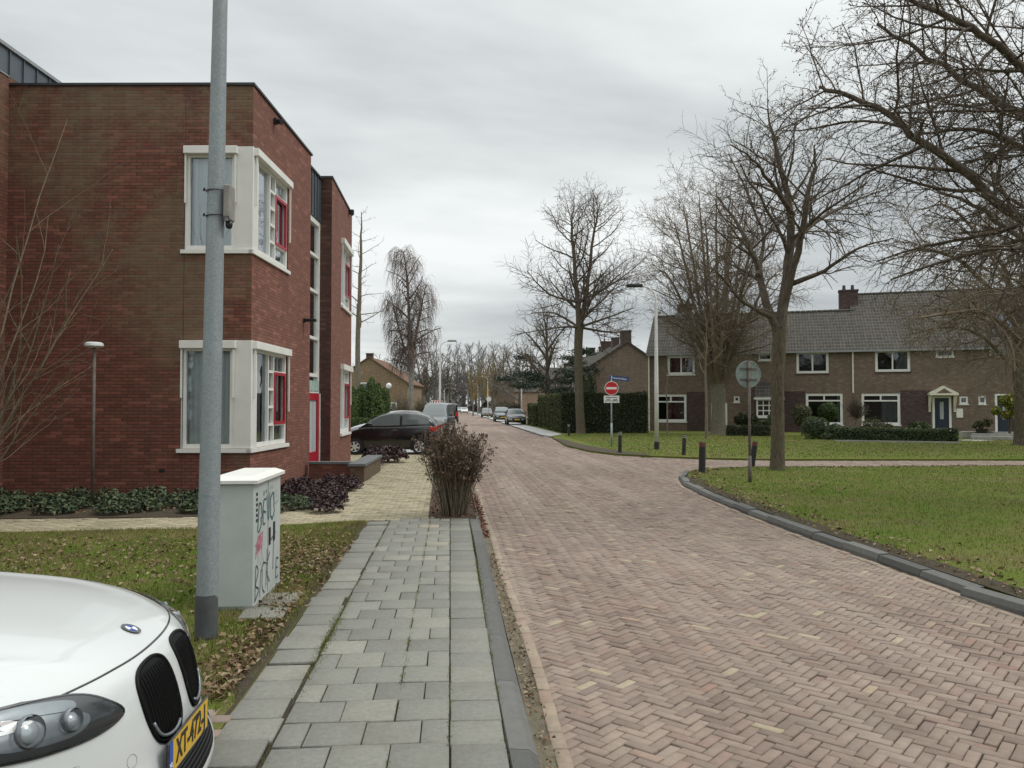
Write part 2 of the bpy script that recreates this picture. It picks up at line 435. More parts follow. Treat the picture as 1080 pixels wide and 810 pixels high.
# brighter towards the zenith, as an overcast sky is
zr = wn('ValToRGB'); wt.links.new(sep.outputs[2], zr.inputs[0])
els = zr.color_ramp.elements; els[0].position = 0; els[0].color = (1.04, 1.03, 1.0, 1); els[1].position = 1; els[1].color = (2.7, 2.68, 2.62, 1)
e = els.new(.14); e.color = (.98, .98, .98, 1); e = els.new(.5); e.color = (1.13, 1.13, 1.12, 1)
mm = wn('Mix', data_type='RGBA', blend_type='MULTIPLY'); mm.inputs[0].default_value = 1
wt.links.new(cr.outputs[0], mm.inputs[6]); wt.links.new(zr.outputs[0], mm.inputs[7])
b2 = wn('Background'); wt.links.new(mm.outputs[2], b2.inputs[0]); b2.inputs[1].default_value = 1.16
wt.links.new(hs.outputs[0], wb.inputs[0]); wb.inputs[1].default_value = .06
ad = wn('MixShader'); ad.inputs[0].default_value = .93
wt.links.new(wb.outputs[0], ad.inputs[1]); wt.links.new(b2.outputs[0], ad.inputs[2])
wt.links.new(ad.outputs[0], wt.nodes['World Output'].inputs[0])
sl = bpy.data.lights.new('sun', 'SUN'); sl.energy = 1.35; sl.angle = R(20); sl.color = (1, .96, .90)
so = bpy.data.objects.new('sun', sl); COL.objects.link(so)
sd = Vector((math.sin(SUN_AZ)*math.cos(SUN_EL), math.cos(SUN_AZ)*math.cos(SUN_EL), math.sin(SUN_EL)))
so.rotation_euler = sd.to_track_quat('Z', 'Y').to_euler(); so.location = (0, 0, 30)
cam = bpy.data.cameras.new('camera'); co = bpy.data.objects.new('camera', cam); COL.objects.link(co)
cam.lens = FPX/1080*36; cam.sensor_width = 36; cam.clip_start = .05; cam.clip_end = 3000
co.location = (0, 0, HC); co.rotation_euler = (R(90)+PIT, 0, -YAW); S.camera = co
S.view_settings.view_transform = 'Standard'; S.view_settings.look = 'None'; S.view_settings.exposure = 0
S.cycles.max_bounces = 6; S.cycles.transparent_max_bounces = 12
rng = np.random.default_rng(7); rnd = random.Random(11)
# ================================================================== materials
GREEN = ((.15, (.050, .062, .018, 1)), (.5, (.095, .125, .022, 1)), (.8, (.15, .16, .035, 1)), (1, (.24, .20, .085, 1)))
def grass_mat(name, island, straw=.5, bright=1.0):
    t = NT(name); p = t.pos()
    big = t.noise(.55, 5, .65, p, .4); mid = t.noise(3.2, 5, .7, p)
    s = t.math('ADD', t.math('MULTIPLY', big, .6), t.math('MULTIPLY', mid, .4))
    if island: s = t.math('ADD', s, t.math('MULTIPLY', t.math('SUBTRACT', t.rnd(), .5), .3))
    c = t.ramp(s, (.33, (.083*bright, .140*bright, .017, 1)), (.47, (.116*bright, .150*bright, .028, 1)),
               (.47+.16*(1.2-straw), (.165*bright, .15*bright, .055, 1)), (.74, (.23*bright, .18*bright, .09, 1)))
    wr = t.noise(1.15, 7, .72, p, .5); c = t.mix(t.ramp(wr, (.54, 0.0), (.70, .7)), c, (.135, .105, .06, 1))
    if not island:
        f = t.noise(38, 5, .75, p); c = t.mix(t.ramp(f, (.42, .0), (.66, .6)), c, (.045, .055, .015, 1)); t.bump(f, .7, .02)
    t.col(c).set(.9, spec=.08); M[name] = t.m
grass_mat('lawn', False, .85); grass_mat('blade', True, .85)
grass_mat('lawn_right', False, .25, 1.0); grass_mat('blade_right', True, .25, 1.05)
def soil_mat(name, a, b):
    t = NT(name); p = t.pos(); n = t.noise(5, 8, .75, p); f = t.noise(60, 5, .7, p)
    c = t.ramp(n, (.3, a), (.7, b)); c = t.mix(t.ramp(f, (.4, 0), (.65, .6)), c, (.14, .12, .09, 1))
    t.col(c).set(.95, spec=.2); t.bump(f, .9, .03); M[name] = t.m
soil_mat('soil', (.035, .026, .018, 1), (.085, .065, .045, 1))
soil_mat('gutter', (.10, .085, .06, 1), (.27, .24, .17, 1))
soil_mat('joint', (.022, .017, .013, 1), (.05, .04, .03, 1))
t = NT('far_ground'); p = t.pos(); n = t.noise(.05, 8, .7, p)
t.col(t.ramp(n, (.35, (.05, .075, .02, 1)), (.65, (.11, .10, .05, 1)))).set(.95); M['far_ground'] = t.m
def stain(t, c):
    p = t.pos()
    d = t.noise(.7, 6, .7, p, .3); c = t.mix(t.ramp(d, (.45, 0.0), (.75, .42)), c, (.12, .095, .07, 1)); tk = t.n('Mapping'); t.l(p, tk.inputs[0]); tk.inputs['Scale'].default_value = (1.5, .09, 1); c = t.mix(t.ramp(t.noise(1, 3, .6, tk.outputs[0]), (.45, 0.0), (.7, .28)), c, (.42, .36, .30, 1))
    d2 = t.noise(5.5, 5, .7, p, .3); return t.mix(t.ramp(d2, (.55, 0.0), (.8, .35)), c, (.33, .29, .23, 1))
BR = ((0, (.188, .135, .110, 1)), (.3, (.236, .174, .142, 1)), (.6, (.264, .198, .159, 1)), (.85, (.296, .226, .182, 1)), (.965, (.24, .152, .125, 1)),
      (.975, (.28, .165, .135, 1)), (.99, (.38, .315, .215, 1)))
pal('paver', BR, .85, 22, .35, .003, extra=stain)
pal('tile', ((0, (.180, .178, .155, 1)), (.4, (.208, .206, .178, 1)), (.8, (.24, .236, .202, 1)), (.975, (.28, .268, .225, 1)), (.985, (.38, .325, .24, 1))), .8, 30, .35, .003,
    extra=lambda t, c: t.mix(t.ramp(t.noise(170, 3, .8, t.pos()), (.55, 0), (.72, .45)), t.mix(t.ramp(t.noise(1.6, 6, .75, t.pos()), (.5, 0), (.72, .55)), c, (.13, .125, .10, 1)), (.42, .42, .40, 1)))
pal('edge_brick', ((0, (.27, .21, .16, 1)), (.5, (.34, .27, .20, 1)), (.85, (.29, .20, .16, 1)), (1, (.40, .34, .23, 1))), .85, 25, .3, extra=stain)
pal('kerb', ((0, (.08, .081, .075, 1)), (.6, (.12, .12, .112, 1)), (1, (.16, .158, .145, 1))), .7, 12, .5, .004,
    extra=lambda t, c: t.mix(t.ramp(t.noise(90, 3, .8, t.pos()), (.62, 0), (.72, .35)), c, (.4, .4, .38, 1)))
pal('yellow_paver', ((0, (.31, .268, .18, 1)), (.5, (.38, .33, .225, 1)), (.9, (.44, .38, .26, 1)), (1, (.27, .235, .165, 1))), .85, 20, .3,
    extra=lambda t, c: t.mix(t.ramp(t.noise(1.1, 6, .75, t.pos(), .4), (.52, 0), (.7, .5)), c, (.15, .155, .075, 1)))
pal('dead_leaf', ((0, (.11, .065, .035, 1)), (.35, (.23, .145, .08, 1)), (.7, (.29, .205, .12, 1)), (1, (.36, .28, .18, 1))), .8, 20, 0)
pal('red_leaf', ((0, (.09, .028, .018, 1)), (.5, (.17, .05, .03, 1)), (1, (.26, .11, .06, 1))), .8, 20, 0)
# far road: same bricks, too small to resolve
t = NT('far_road'); p = t.pos(); n = t.noise(9, 6, .75, p); c = t.ramp(n, (.3, (.175, .122, .098, 1)), (.7, (.24, .172, .138, 1)))
t.col(stain(t, c)).set(.85); t.bump(n, .4, .01); M['far_road'] = t.m
t = NT('pavement_far'); p = t.pos(); t.col(t.ramp(t.noise(4, 6, .7, p), (.3, (.33, .33, .315, 1)), (.7, (.45, .45, .43, 1)))).set(.85); M['pavement_far'] = t.m
# ================================================================== ground sheets
ZR = -.065
def slab(name, poly, z0, z1, mat, kind='structure'):
    m = MB(); m.prism(poly, z0, z1); return tag(m.build(name, M[mat]), kind=kind)
m = MB(); m.quad((-900, -60, -.16), (900, -60, -.16), (900, 2500, -.16), (-900, 2500, -.16)); tag(m.build('ground', M['far_ground']), kind='structure')
m = MB(); m.quad((.40, -8, ZR-.012), (60, -8, ZR-.012), (60, 49, ZR-.012), (.40, 49, ZR-.012)); tag(m.build('road_bed', M['joint']), kind='structure')
m = MB(); m.quad((.45, 46, ZR-.004), (5.5, 46, ZR-.004), (5.5, 700, ZR-.004), (.45, 700, ZR-.004)); tag(m.build('far_road', M['far_road']), kind='structure')
# ---- geometry pavers: one herringbone sheet over the near road, the junction and the side road
kx = 4.86
def pts(l, z=0): return [G(a, b, z) for a, b in l]
NOSE = [(4.86, 6.4), (4.86, 8.5), (4.84, 10.5), (4.88, 12.3), (4.99, 15.0), (5.20, 17.2), (5.50, 18.6), (5.95, 19.9), (6.75, 21.1), (8.1, 21.55)]
ISL = [(9.5, -3), (7.0, 1.5), (5.6, 4.2)]+NOSE+[(16.5, 21.5), (45, 20.7), (45, -3)]
VERGE = [(5.62, 49), (5.75, 46), (5.55, 42), (5.12, 34.5), (5.4, 30.2), (5.95, 28.1), (6.95, 27.1), (8.6, 25.8), (10.5, 25.1), (18.7, 24.45), (48, 22.6), (48, 62), (12, 80), (6.98, 80), (6.98, 48.6), (5.93, 45.6)]
ROADPOLY = [(.585, 2.0), (.585, 47), (5.72, 47), (5.7, 46)]+VERGE[2:10]+[(26, 24.2), (26, 21.0), (16.5, 21.4)]+NOSE[::-1]+[(5.6, 4.2), (7.0, 1.5), (6.5, 1.2)]
Lb, Wb = .180, .0695
def herring(poly, rot, z, ox=0, oy=0):
    a = np.array(poly); c = a.mean(0); rad = np.abs(a-c).max()*1.5
    kk = int(rad/Wb*1.5); mmx = int(rad/Lb*1.1)
    k, q = np.meshgrid(np.arange(-kk, kk), np.arange(-mmx, mmx)); k = k.ravel(); q = q.ravel()
    bx = k*Wb+q*Lb; by = k*Wb-q*Lb
    H = np.stack([bx+Lb/2, by+Wb/2], 1); Vv = np.stack([bx+Lb+Wb/2, by+Wb-Lb/2], 1)
    cen = np.concatenate([H, Vv]); ori = np.concatenate([np.zeros(len(H)), np.full(len(H), PI/2)])
    ca, sa = math.cos(rot), math.sin(rot)
    W = np.stack([cen[:, 0]*ca-cen[:, 1]*sa+c[0], cen[:, 0]*sa+cen[:, 1]*ca+c[1]], 1); ori = ori+rot
    ins = in_poly(W, poly); return W[ins], ori[ins]
def bricks_mesh(name, C, ori, L, Wd, z, mat, gap=.005, jit=.0025, ang=.012, bev=.004, detail=None, wave=None):
    n = len(C); r = np.random.default_rng(3)
    ori = ori+r.normal(0, ang, n); L = L-gap+r.normal(0, .0012, n); Wd = Wd-gap+r.normal(0, .001, n)
    zz = z+r.normal(0, jit, n); tx = r.normal(0, .008, n); ty = r.normal(0, .012, n)
    if wave is not None: zz = zz+wave(C[:, 0], C[:, 1])
    C = C+r.normal(0, .0012, (n, 2))
    sx = np.array([-1, 1, 1, -1]); sy = np.array([-1, -1, 1, 1]); V = []
    for (sh, dz) in ((0, -.018), (0, -bev), (bev, 0)):
        lx = sx[None]*(L[:, None]/2-sh); ly = sy[None]*(Wd[:, None]/2-sh)
        X = C[:, 0:1]+lx*np.cos(ori)[:, None]-ly*np.sin(ori)[:, None]; Y = C[:, 1:2]+lx*np.sin(ori)[:, None]+ly*np.cos(ori)[:, None]
        Z = zz[:, None]+dz+lx*tx[:, None]+ly*ty[:, None]; V.append(np.stack([X, Y, Z], 2))
    V = np.stack(V, 1)  # n,3,4,3
    f = [[8, 9, 10, 11]]
    for a in (0, 4):
        for i in range(4): f.append([a+i, a+(i+1) % 4, a+4+(i+1) % 4, a+4+i])
    F = (np.array(f)[None]+(np.arange(n)*12)[:, None, None]).reshape(-1, 4)
    return tag(np_mesh(name, V.reshape(-1, 3), F, mat), kind='structure')
wave = lambda x, y: .012*np.sin(x*.9+y*.23)*np.cos(y*.31)*0.5+.004*np.sin(x*3.1+1)*np.sin(y*2.3)
C0, O0 = herring(ROADPOLY, PI/4, ZR)
keep = ~((C0[:, 1] > 27) & (C0[:, 0] > 6.6))
bricks_mesh('road', C0[keep], O0[keep], Lb, Wb, ZR, M['paver'], gap=.0068, wave=wave)
# edge course of the road (bricks laid end to end along the kerb)
n = int(45/.21); y = 1.9+np.arange(n)*.21; x = .575+.012*np.sin(y*1.3)+.01*np.sin(y*.35)
bricks_mesh('edge_course', np.stack([x, y], 1), np.full(n, PI/2)-.012*1.3*np.cos(y*1.3), .21, .085, ZR+.011, M['edge_brick'], jit=.004, ang=.02)
def along(path, step):
    out = []; carry = 0
    for a, b in zip(path[:-1], path[1:]):
        d = math.dist(a, b); s = carry
        while s < d: out.append((a[0]+(b[0]-a[0])*s/d, a[1]+(b[1]-a[1])*s/d, math.atan2(b[1]-a[1], b[0]-a[0]))); s += step
        carry = s-d
    return out
def off(path, k):
    o = []
    for i, p in enumerate(path):
        a = path[max(i-1, 0)]; b = path[min(i+1, len(path)-1)]; d = math.dist(a, b)
        o.append((p[0]-(b[1]-a[1])/d*k, p[1]+(b[0]-a[0])/d*k))
    return o
KP = [(9.5, -3), (7.0, 1.5), (5.75, 3.8), (5.25, 4.9), (4.97, 5.7)]+NOSE+[(16.5, 21.5), (30, 21.1)]
al = np.array(along([(a, b) for a, b in off(KP, .075)], .21)); bricks_mesh('island_edge_course', al[:, :2], al[:, 2], .21, .085, ZR+.009, M['edge_brick'], jit=.004)
# ---- sidewalk tiles (0.3 m, half-tile offsets by row, plus one band against the kerb and one big edge course)
cx, cy, sz = [], [], []
Y0, Y1 = -1.0, 12.1
k = 0; yy = Y0
while yy < Y1:
    for i in range(-1, 4):
        x0 = -.9+i*.3+(0.15 if k % 2 else 0)
        a, b = max(x0, -.9), min(x0+.3, 0.0)
        if b-a > .05: cx.append((a+b)/2); cy.append(yy+.15); sz.append(b-a)
    k += 1; yy += .3
cx, cy, sz = map(np.array, (cx, cy, sz))
bricks_mesh('sidewalk_tiles', np.stack([cx, cy], 1), np.zeros(len(cx)), sz, .3, 0, M['tile'], gap=.007, jit=.003, ang=.004)
y = np.arange(Y0, Y1, .3)+.11; bricks_mesh('sidewalk_band', np.stack([np.full(len(y), .145), y], 1), np.zeros(len(y)), np.full(len(y), .285), .3, .001, M['tile'], gap=.007, jit=.003, ang=.003)
y = np.arange(Y0, Y1, .31)+.07; y = y[y < 11.9]; bricks_mesh('sidewalk_edge', np.stack([np.full(len(y), -1.06)+rng.normal(0, .012, len(y)), y], 1), np.zeros(len(y)), np.full(len(y), .31), .305, -.002, M['tile'], gap=.009, jit=.006, ang=.015)
slab('sidewalk_base', [(-1.25, -8), (.29, -8), (.29, 12.15), (-1.25, 12.15)], -.15, -.0155, 'joint')
# dark bevelled kerb between the sidewalk and the gutter, slightly wavy; gutter soil
m = MB(); ys = np.arange(-3, 12.6, 1.0)
for y0 in ys:
    g0 = .003
    def P(y):  # centre wobble
        return .012*math.sin(y*.8)
    a, b = P(y0), P(y0+1)
    prof = [(.293, -.02), (.300, -.003), (.40, -.010), (.445, -.045), (.462, -.10), (.30, -.12)]
    vs = [(x+a, y0+g0, z) for x, z in prof]+[(x+b, y0+1-g0, z) for x, z in prof]; n6 = len(prof)
    m.add(vs, [(i, (i+1) % n6, n6+(i+1) % n6, n6+i) for i in range(n6)]+[tuple(range(n6))[::-1], tuple(range(n6, 2*n6))])
tag(m.build('kerb', M['kerb'], smooth=False), kind='structure')
m = MB(); m.grid(lambda u, v: (.44+.12*v, -3+50*u, ZR+.002+.012*math.sin(u*900)*math.sin(v*3)+(.02 if v < .2 else 0)), 260, 3); tag(m.build('gutter', M['gutter']), kind='structure')
# island kerb stones
m = MB()
for (x, y, an) in along(KP, .8):
    c = m; L2 = .396; ca, sa = math.cos(an), math.sin(an); jt = rnd.uniform(-.012, .012)
    prof = [(-.005, -.10), (-.004, -.03), (.018, .024+rnd.uniform(-.006, .006)), (.145, .032), (.145, -.1)]; an += rnd.uniform(-.012, .012)
    # inside is to the right of the walking direction
    T = lambda u, w, z: (x+u*ca+w*sa, y+u*sa-w*ca, z+jt*(1 if z > -.05 else 0))
    vs = [T(.004, w, z) for w, z in prof]+[T(2*L2, w, z) for w, z in prof]; n5 = len(prof)
    m.add(vs, [(i, (i+1) % n5, n5+(i+1) % n5, n5+i) for i in range(n5)]+[tuple(range(n5)), tuple(range(n5, 2*n5))[::-1]])
tag(m.build('island_kerb', M['kerb']), kind='structure')
isl_in = off(KP, -.17)
# lawns: gently uneven sheets
def lawn(name, poly, z, mat, cell=.5, amp=.02, skirt=True):
    import bmesh
    bm = bmesh.new(); vs = [bm.verts.new((x, y, z)) for x, y in poly]; f = bm.faces.new(vs)
    if f.normal.z < 0: f.normal_flip()
    if skirt:
        r = bmesh.ops.extrude_face_region(bm, geom=[f]); tv = [v for v in r['geom'] if isinstance(v, bmesh.types.BMVert)]
        for v in bm.verts:
            if v not in tv: v.co.z = -.15
    me = bpy.data.meshes.new(name); bm.to_mesh(me); bm.free(); me.materials.append(M[mat]); return tag(finish(me, name), kind='structure')
ISLI = isl_in+[(45, 20.9), (45, -3)]
lawn('island_lawn', ISLI, .03, 'lawn_right')
lawn('verge_lawn', VERGE[2:], .0, 'lawn_right')
# soil rim along the island kerb
m = MB(); p0 = off(KP, -.15); p1 = off(KP, -.42)
for i in range(3, 11):
    m.quad((*p0[i], .034), (*p0[i+1], .034), (*p1[i+1], .036), (*p1[i], .036))
tag(m.build('island_soil_rim', M['soil']), kind='structure')
m = MB(); q0 = VERGE[2:7]; q1 = [(5.9, 40.5), (5.9, 35.5), (6.3, 31.5), (6.6, 29.4), (7.1, 28.2)]
for i in range(4): m.quad((*q0[i], .006), (*q0[i+1], .006), (*q1[i+1], .006), (*q1[i], .006))
tag(m.build('bare_soil', M['soil']), kind='structure')
# left side ground
GL = [(-1.22, -8), (-1.22, 12.0), (-1.3, 12.12), (-2.41, 11.75), (-3.56, 11.52), (-6.15, 11.35), (-14, 11.5), (-14, -8)]
lawn('front_lawn', GL, -.004, 'lawn')
slab('forecourt_base', [(-30, 11.2), (-.34, 12.15), (-.5, 29.4), (-.9, 60), (-30, 60)], -.15, -.02, 'joint')
PATH = [(-12, 11.45), (-6.15, 11.35), (-3.56, 11.52), (-2.41, 11.75), (-1.29, 12.14), (-.33, 12.16), (-.5, 28.9), (-5.2, 28.9), (-5.2, 25.0), (-3.0, 21.4), (-2.15, 18.9), (-2.0, 16.6), (-2.2, 15.0), (-2.05, 13.9), (-2.69, 13.11), (-3.88, 12.58), (-6.81, 12.6), (-12, 12.9)]
a = np.array(PATH); gy = np.arange(11.1, 29, .105); gx = np.arange(-12, -.3, .21)
CC = np.array([(x+(0.105 if j % 2 else 0), y) for j, y in enumerate(gy) for x in gx]); ins = in_poly(CC, PATH)
bricks_mesh('yellow_paving', CC[ins], np.zeros(ins.sum()), .21, .105, -.002, M['yellow_paver'], gap=.008, jit=.003, ang=.01)
m = MB(); m.quad((-30, 28.9, -.006), (-.85, 28.9, -.006), (-1.2, 60, -.006), (-30, 60, -.006)); tag(m.build('car_park', M['pavement_far']), kind='structure')
# strip with the dead shrub and the gutter leaves, further on the planted strip beside the road
slab('planting_strip', [(-.33, 12.16), (.40, 12.16), (.42, 60), (-.9, 60), (-.5, 28)], -.15, .004, 'soil')
slab('left_far_verge', [(-30, 60), (.42, 60), (.42, 700), (-30, 700)], -.15, -.003, 'lawn_right')
slab('planting_bed', [(-14, 12.8), (-6.81, 12.62), (-3.88, 12.60), (-2.69, 13.13), (-2.05, 13.93), (-2.2, 15.0), (-2.0, 16.6), (-2.15, 17.5), (-3.0, 19.2), (-14, 19)], -.15, .012, 'soil')
# right pavement of the street
slab('right_pavement', [(5.52, 47.5), (5.9, 45.7), (6.95, 48.6), (6.95, 700), (5.52, 700)], -.15, -.004, 'pavement_far')
m = MB()
for y0 in np.arange(46.2, 120, 1.0): m.box(5.4, 5.52, y0+.004, y0+.996, -.14, .004)
tag(m.build('far_kerb', M['kerb']), kind='structure')
# near loose surface where the white car stands
m = MB(); CP = [(-9, -2), (-1.24, -2), (-1.24, 4.55), (-1.7, 4.7), (-9, 4.9)]
CC = np.array([(x+(0.1 if j % 2 else 0), y) for j, y in enumerate(np.arange(-2, 4.8, .1)) for x in np.arange(-9, -1.2, .2)]); ins = in_poly(CC, CP)
bricks_mesh('parking_bay', CC[ins], np.zeros(ins.sum()), .2, .1, .004, M['paver'], gap=.008, jit=.003, ang=.01)
# three small tiles beside the cabinet
m = MB(); C3 = np.array([(-1.53, 6.66), (-1.53, 6.97), (-1.52, 7.28)]); bricks_mesh('cabinet_tiles', C3, np.array([.05, .03, .04]), .36, .3, .012, M['tile'], gap=.01, jit=.004)
# ---------------------------------------------------------------- grass blades and fallen leaves
def grass(name, poly, n, h, w, z, mat, excl=None, seed=1):
    r = np.random.default_rng(seed); P = rand_in(poly, n, r)
    if excl is not None: P = P[~excl(P, r)]
    V, F = blades(P, z, h, w, r, .9); o = np_mesh(name, V, F, M[mat]); return tag(o, kind='stuff')
cl = lambda P: np.sin(P[:, 0]*2.1+1)*np.sin(P[:, 1]*1.7)+.6*np.sin(P[:, 0]*5.3+P[:, 1]*3.7)
grass('front_grass', [(-9, 4.9), (-1.85, 4.7), (-1.25, 5.6), (-1.25, 11.9), (-2.41, 11.7), (-6.15, 11.3), (-9, 11.35)], 110000, .040, .006, -.004, 'blade', lambda P, r: cl(P) > r.uniform(.6, 2.2, len(P)), 5)
grass('island_grass', isl_in[2:]+[(19, 21.0), (19, 6), (9, 1)], 110000, .032, .010, .03, 'blade_right', lambda P, r: (cl(P*.6) > r.uniform(.7, 2, len(P))), 6)
grass('verge_grass', [(6.2, 31), (6.9, 27.4), (8.6, 25.9), (18.7, 24.6), (34, 23.4), (34, 37), (9, 52), (6.6, 46)], 60000, .035, .022, 0, 'blade_right', None, 8)
def litter(name, P, z, size, mat, seed=2, flat=.35):
    r = np.random.default_rng(seed); zz = np.full(len(P), z)+r.uniform(0, .02, len(P))
    V, F = leaves(np.column_stack([P, zz]), size, r, flat=flat); return tag(np_mesh(name, V, F, M[mat]), kind='stuff')
r = np.random.default_rng(9)
P = rand_in([(-9, 5.2), (-1.3, 5.0), (-1.3, 10.9), (-9, 10.6)], 6500, r)
P = P[(np.abs(P[:, 1]-9.0+.1*P[:, 0])+r.normal(0, .5, len(P)) < 1.3) | (r.uniform(size=len(P)) < .10)]
Q = r.normal((-1.6, 8.9), (.45, .8), (1500, 2)); Q = Q[Q[:, 0] < -1.2]
Q2 = np.column_stack([-1.3-np.abs(r.normal(0, .16, 650)), r.uniform(4.7, 7.0, 650)])
litter('fallen_leaves', np.concatenate([P, Q, Q2]), .006, .052, 'dead_leaf')
P = rand_in(isl_in[2:]+[(19, 21.0), (19, 6), (9, 1)], 6000, r); P = P[r.uniform(size=len(P)) < np.clip(.12+.5*np.sin(P[:, 0]*.7)*np.sin(P[:, 1]*.6+1), .04, 1)]
K = np.array([(x, y) for x, y, a in along(off(KP, -.4), .02)]); K = K+r.normal(0, .22, K.shape); K = K[in_poly(K, isl_in+[(45, 20.9), (45, -3)])]
litter('island_leaves', np.concatenate([P, K]), .04, .06, 'dead_leaf', 3)
P = rand_in([(6.6, 30), (8.6, 26.2), (34, 23.6), (34, 38), (9, 50)], 3500, r); litter('verge_leaves', P, .008, .075, 'dead_leaf', 4)
P = np.column_stack([.46+np.abs(r.normal(0, .04, 260))*1, r.uniform(10.6, 16, 260)]); litter('gutter_leaves', P, ZR+.012, .05, 'red_leaf', 5)
P = np.column_stack([.50+r.normal(0, .035, 500), r.uniform(2.5, 9.5, 500)]); litter('gutter_crumbs', P, ZR+.01, .03, 'dead_leaf', 6)
P = rand_in([(-.33, 12.2), (.42, 12.2), (.42, 16), (-.33, 16)], 350, r); litter('strip_leaves', P, .01, .055, 'red_leaf', 7)
P = rand_in([(-12, 12.7), (-2.5, 13.2), (-2.3, 17), (-12, 17)], 2200, r); litter('bed_leaves', P, .016, .06, 'dead_leaf', 8)
m = MB(); zz_ = np.arange(4.5, 12, .25); ed = [-1.38-.09*math.sin(y*2.3)-.06*math.sin(y*5.1) for y in zz_]
for i in range(len(zz_)-1): m.quad((-1.225, zz_[i], .0), (-1.225, zz_[i+1], .0), (ed[i+1], zz_[i+1], .0), (ed[i], zz_[i], .0))
tag(m.build('lawn_soil_edge', M['soil']), kind='structure')
grass('edge_grass', [(-1.9, 4.6), (-1.24, 4.6), (-1.24, 12), (-1.9, 11.9)], 9000, .045, .006, -.002, 'blade', lambda P, r: cl(P*1.7) > r.uniform(.2, 1.6, len(P)), 15)
# moss and weeds growing in the sidewalk joints
jt = []
for _ in range(230):
    y = r.uniform(3, 12); x = r.choice([0.0, .29, -.9, -.9, .29]) if r.uniform() < .75 else -.3
    for _ in range(14): jt.append((x+r.normal(0, .008), y+r.normal(0, .08)))
jt += [(-.9+r.normal(0, .022), 6.0+r.normal(0, .5)) for _ in range(1100)]+[(.30+r.normal(0, .014), 8.1+r.normal(0, .9)) for _ in range(500)]
jt = np.array(jt); V, F = blades(jt, 0, .016, .004, r, .9); tag(np_mesh('joint_weeds', V, F, M['blade']), kind='stuff')
# ================================================================== building materials
def alg(t):
    o = t.n('SeparateXYZ'); t.l(t.obj(), o.inputs[0])
    f = t.math('ADD', t.math('MULTIPLY', t.math('ADD', o.outputs[2], -5.6), .30), t.math('MULTIPLY', t.math('ADD', o.outputs[0], 4.6), .40))
    f = t.math('ADD', f, t.math('MULTIPLY', t.math('ADD', t.noise(.6, 5, .7, t.obj()), -.5), 1.2)); return t.ramp(f, (.0, .0), (.45, 1.0))
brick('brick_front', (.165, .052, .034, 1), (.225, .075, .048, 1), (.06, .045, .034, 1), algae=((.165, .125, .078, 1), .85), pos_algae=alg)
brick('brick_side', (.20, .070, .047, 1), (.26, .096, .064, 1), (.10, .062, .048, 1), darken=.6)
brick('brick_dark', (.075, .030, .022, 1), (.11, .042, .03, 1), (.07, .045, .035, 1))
brick('house_brick', (.175, .122, .088, 1), (.22, .158, .116, 1), (.15, .122, .1, 1), darken=.7)
brick('house_brick_purple', (.075, .045, .040, 1), (.10, .062, .055, 1), (.055, .045, .04, 1))
brick('house_brick_pale', (.30, .19, .14, 1), (.38, .25, .18, 1), (.33, .25, .2, 1))
brick('house_brick_mid', (.155, .11, .082, 1), (.20, .142, .106, 1), (.15, .12, .1, 1), darken=.7)
brick('house_brick_yellow', (.26, .175, .11, 1), (.32, .22, .14, 1), (.22, .17, .11, 1))
brick('planter_brick', (.12, .05, .035, 1), (.16, .07, .05, 1), (.09, .07, .05, 1), algae=((.10, .09, .045, 1), .9))
plain('white_paint', (.74, .74, .70, 1), .45, var=.08, scale=3, bump=.05)
plain('white_panel', (.70, .69, .65, 1), .5, var=.1, scale=1.5, bump=.05)
plain('cream_paint', (.72, .68, .55, 1), .5, var=.08)
plain('red_paint', (.36, .012, .028, 1), .4, var=.12, scale=4, bump=.05)
plain('zinc', (.105, .125, .145, 1), .45, .35, var=.2, scale=2, bump=.1)
plain('dark_trim', (.035, .038, .042, 1), .5, .2)
plain('roof_felt', (.05, .05, .05, 1), .9)
plain('black_plastic', (.012, .012, .013, 1), .45, bump=.1)
plain('door_blue', (.012, .022, .04, 1), .35, var=.2)
plain('concrete', (.34, .33, .30, 1), .9, var=.3, scale=5, bump=.4)
plain('slate_cap', (.13, .14, .14, 1), .7, var=.3, scale=6)
plain('lead', (.30, .31, .32, 1), .6, .2)
plain('opaque_glass', (.42, .55, .50, 1), .2)
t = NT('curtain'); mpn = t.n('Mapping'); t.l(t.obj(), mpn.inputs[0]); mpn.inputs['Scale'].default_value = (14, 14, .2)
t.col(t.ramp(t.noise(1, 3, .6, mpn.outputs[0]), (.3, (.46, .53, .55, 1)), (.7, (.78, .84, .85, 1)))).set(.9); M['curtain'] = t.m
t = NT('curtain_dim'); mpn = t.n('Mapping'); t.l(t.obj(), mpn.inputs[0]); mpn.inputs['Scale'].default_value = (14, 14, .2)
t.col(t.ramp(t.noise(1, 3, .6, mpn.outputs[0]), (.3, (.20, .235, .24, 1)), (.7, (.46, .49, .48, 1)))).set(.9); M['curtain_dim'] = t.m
plain('room_shade', (.018, .018, .018, 1), .9)  # near-black colour stands for the shade of unlit rooms behind glass
glass('pane', (.88, .92, .93, 1), .10); glass('pane_far', (.5, .55, .58, 1), .07)
glass('pane_refl', (.72, .78, .80, 1), .42)
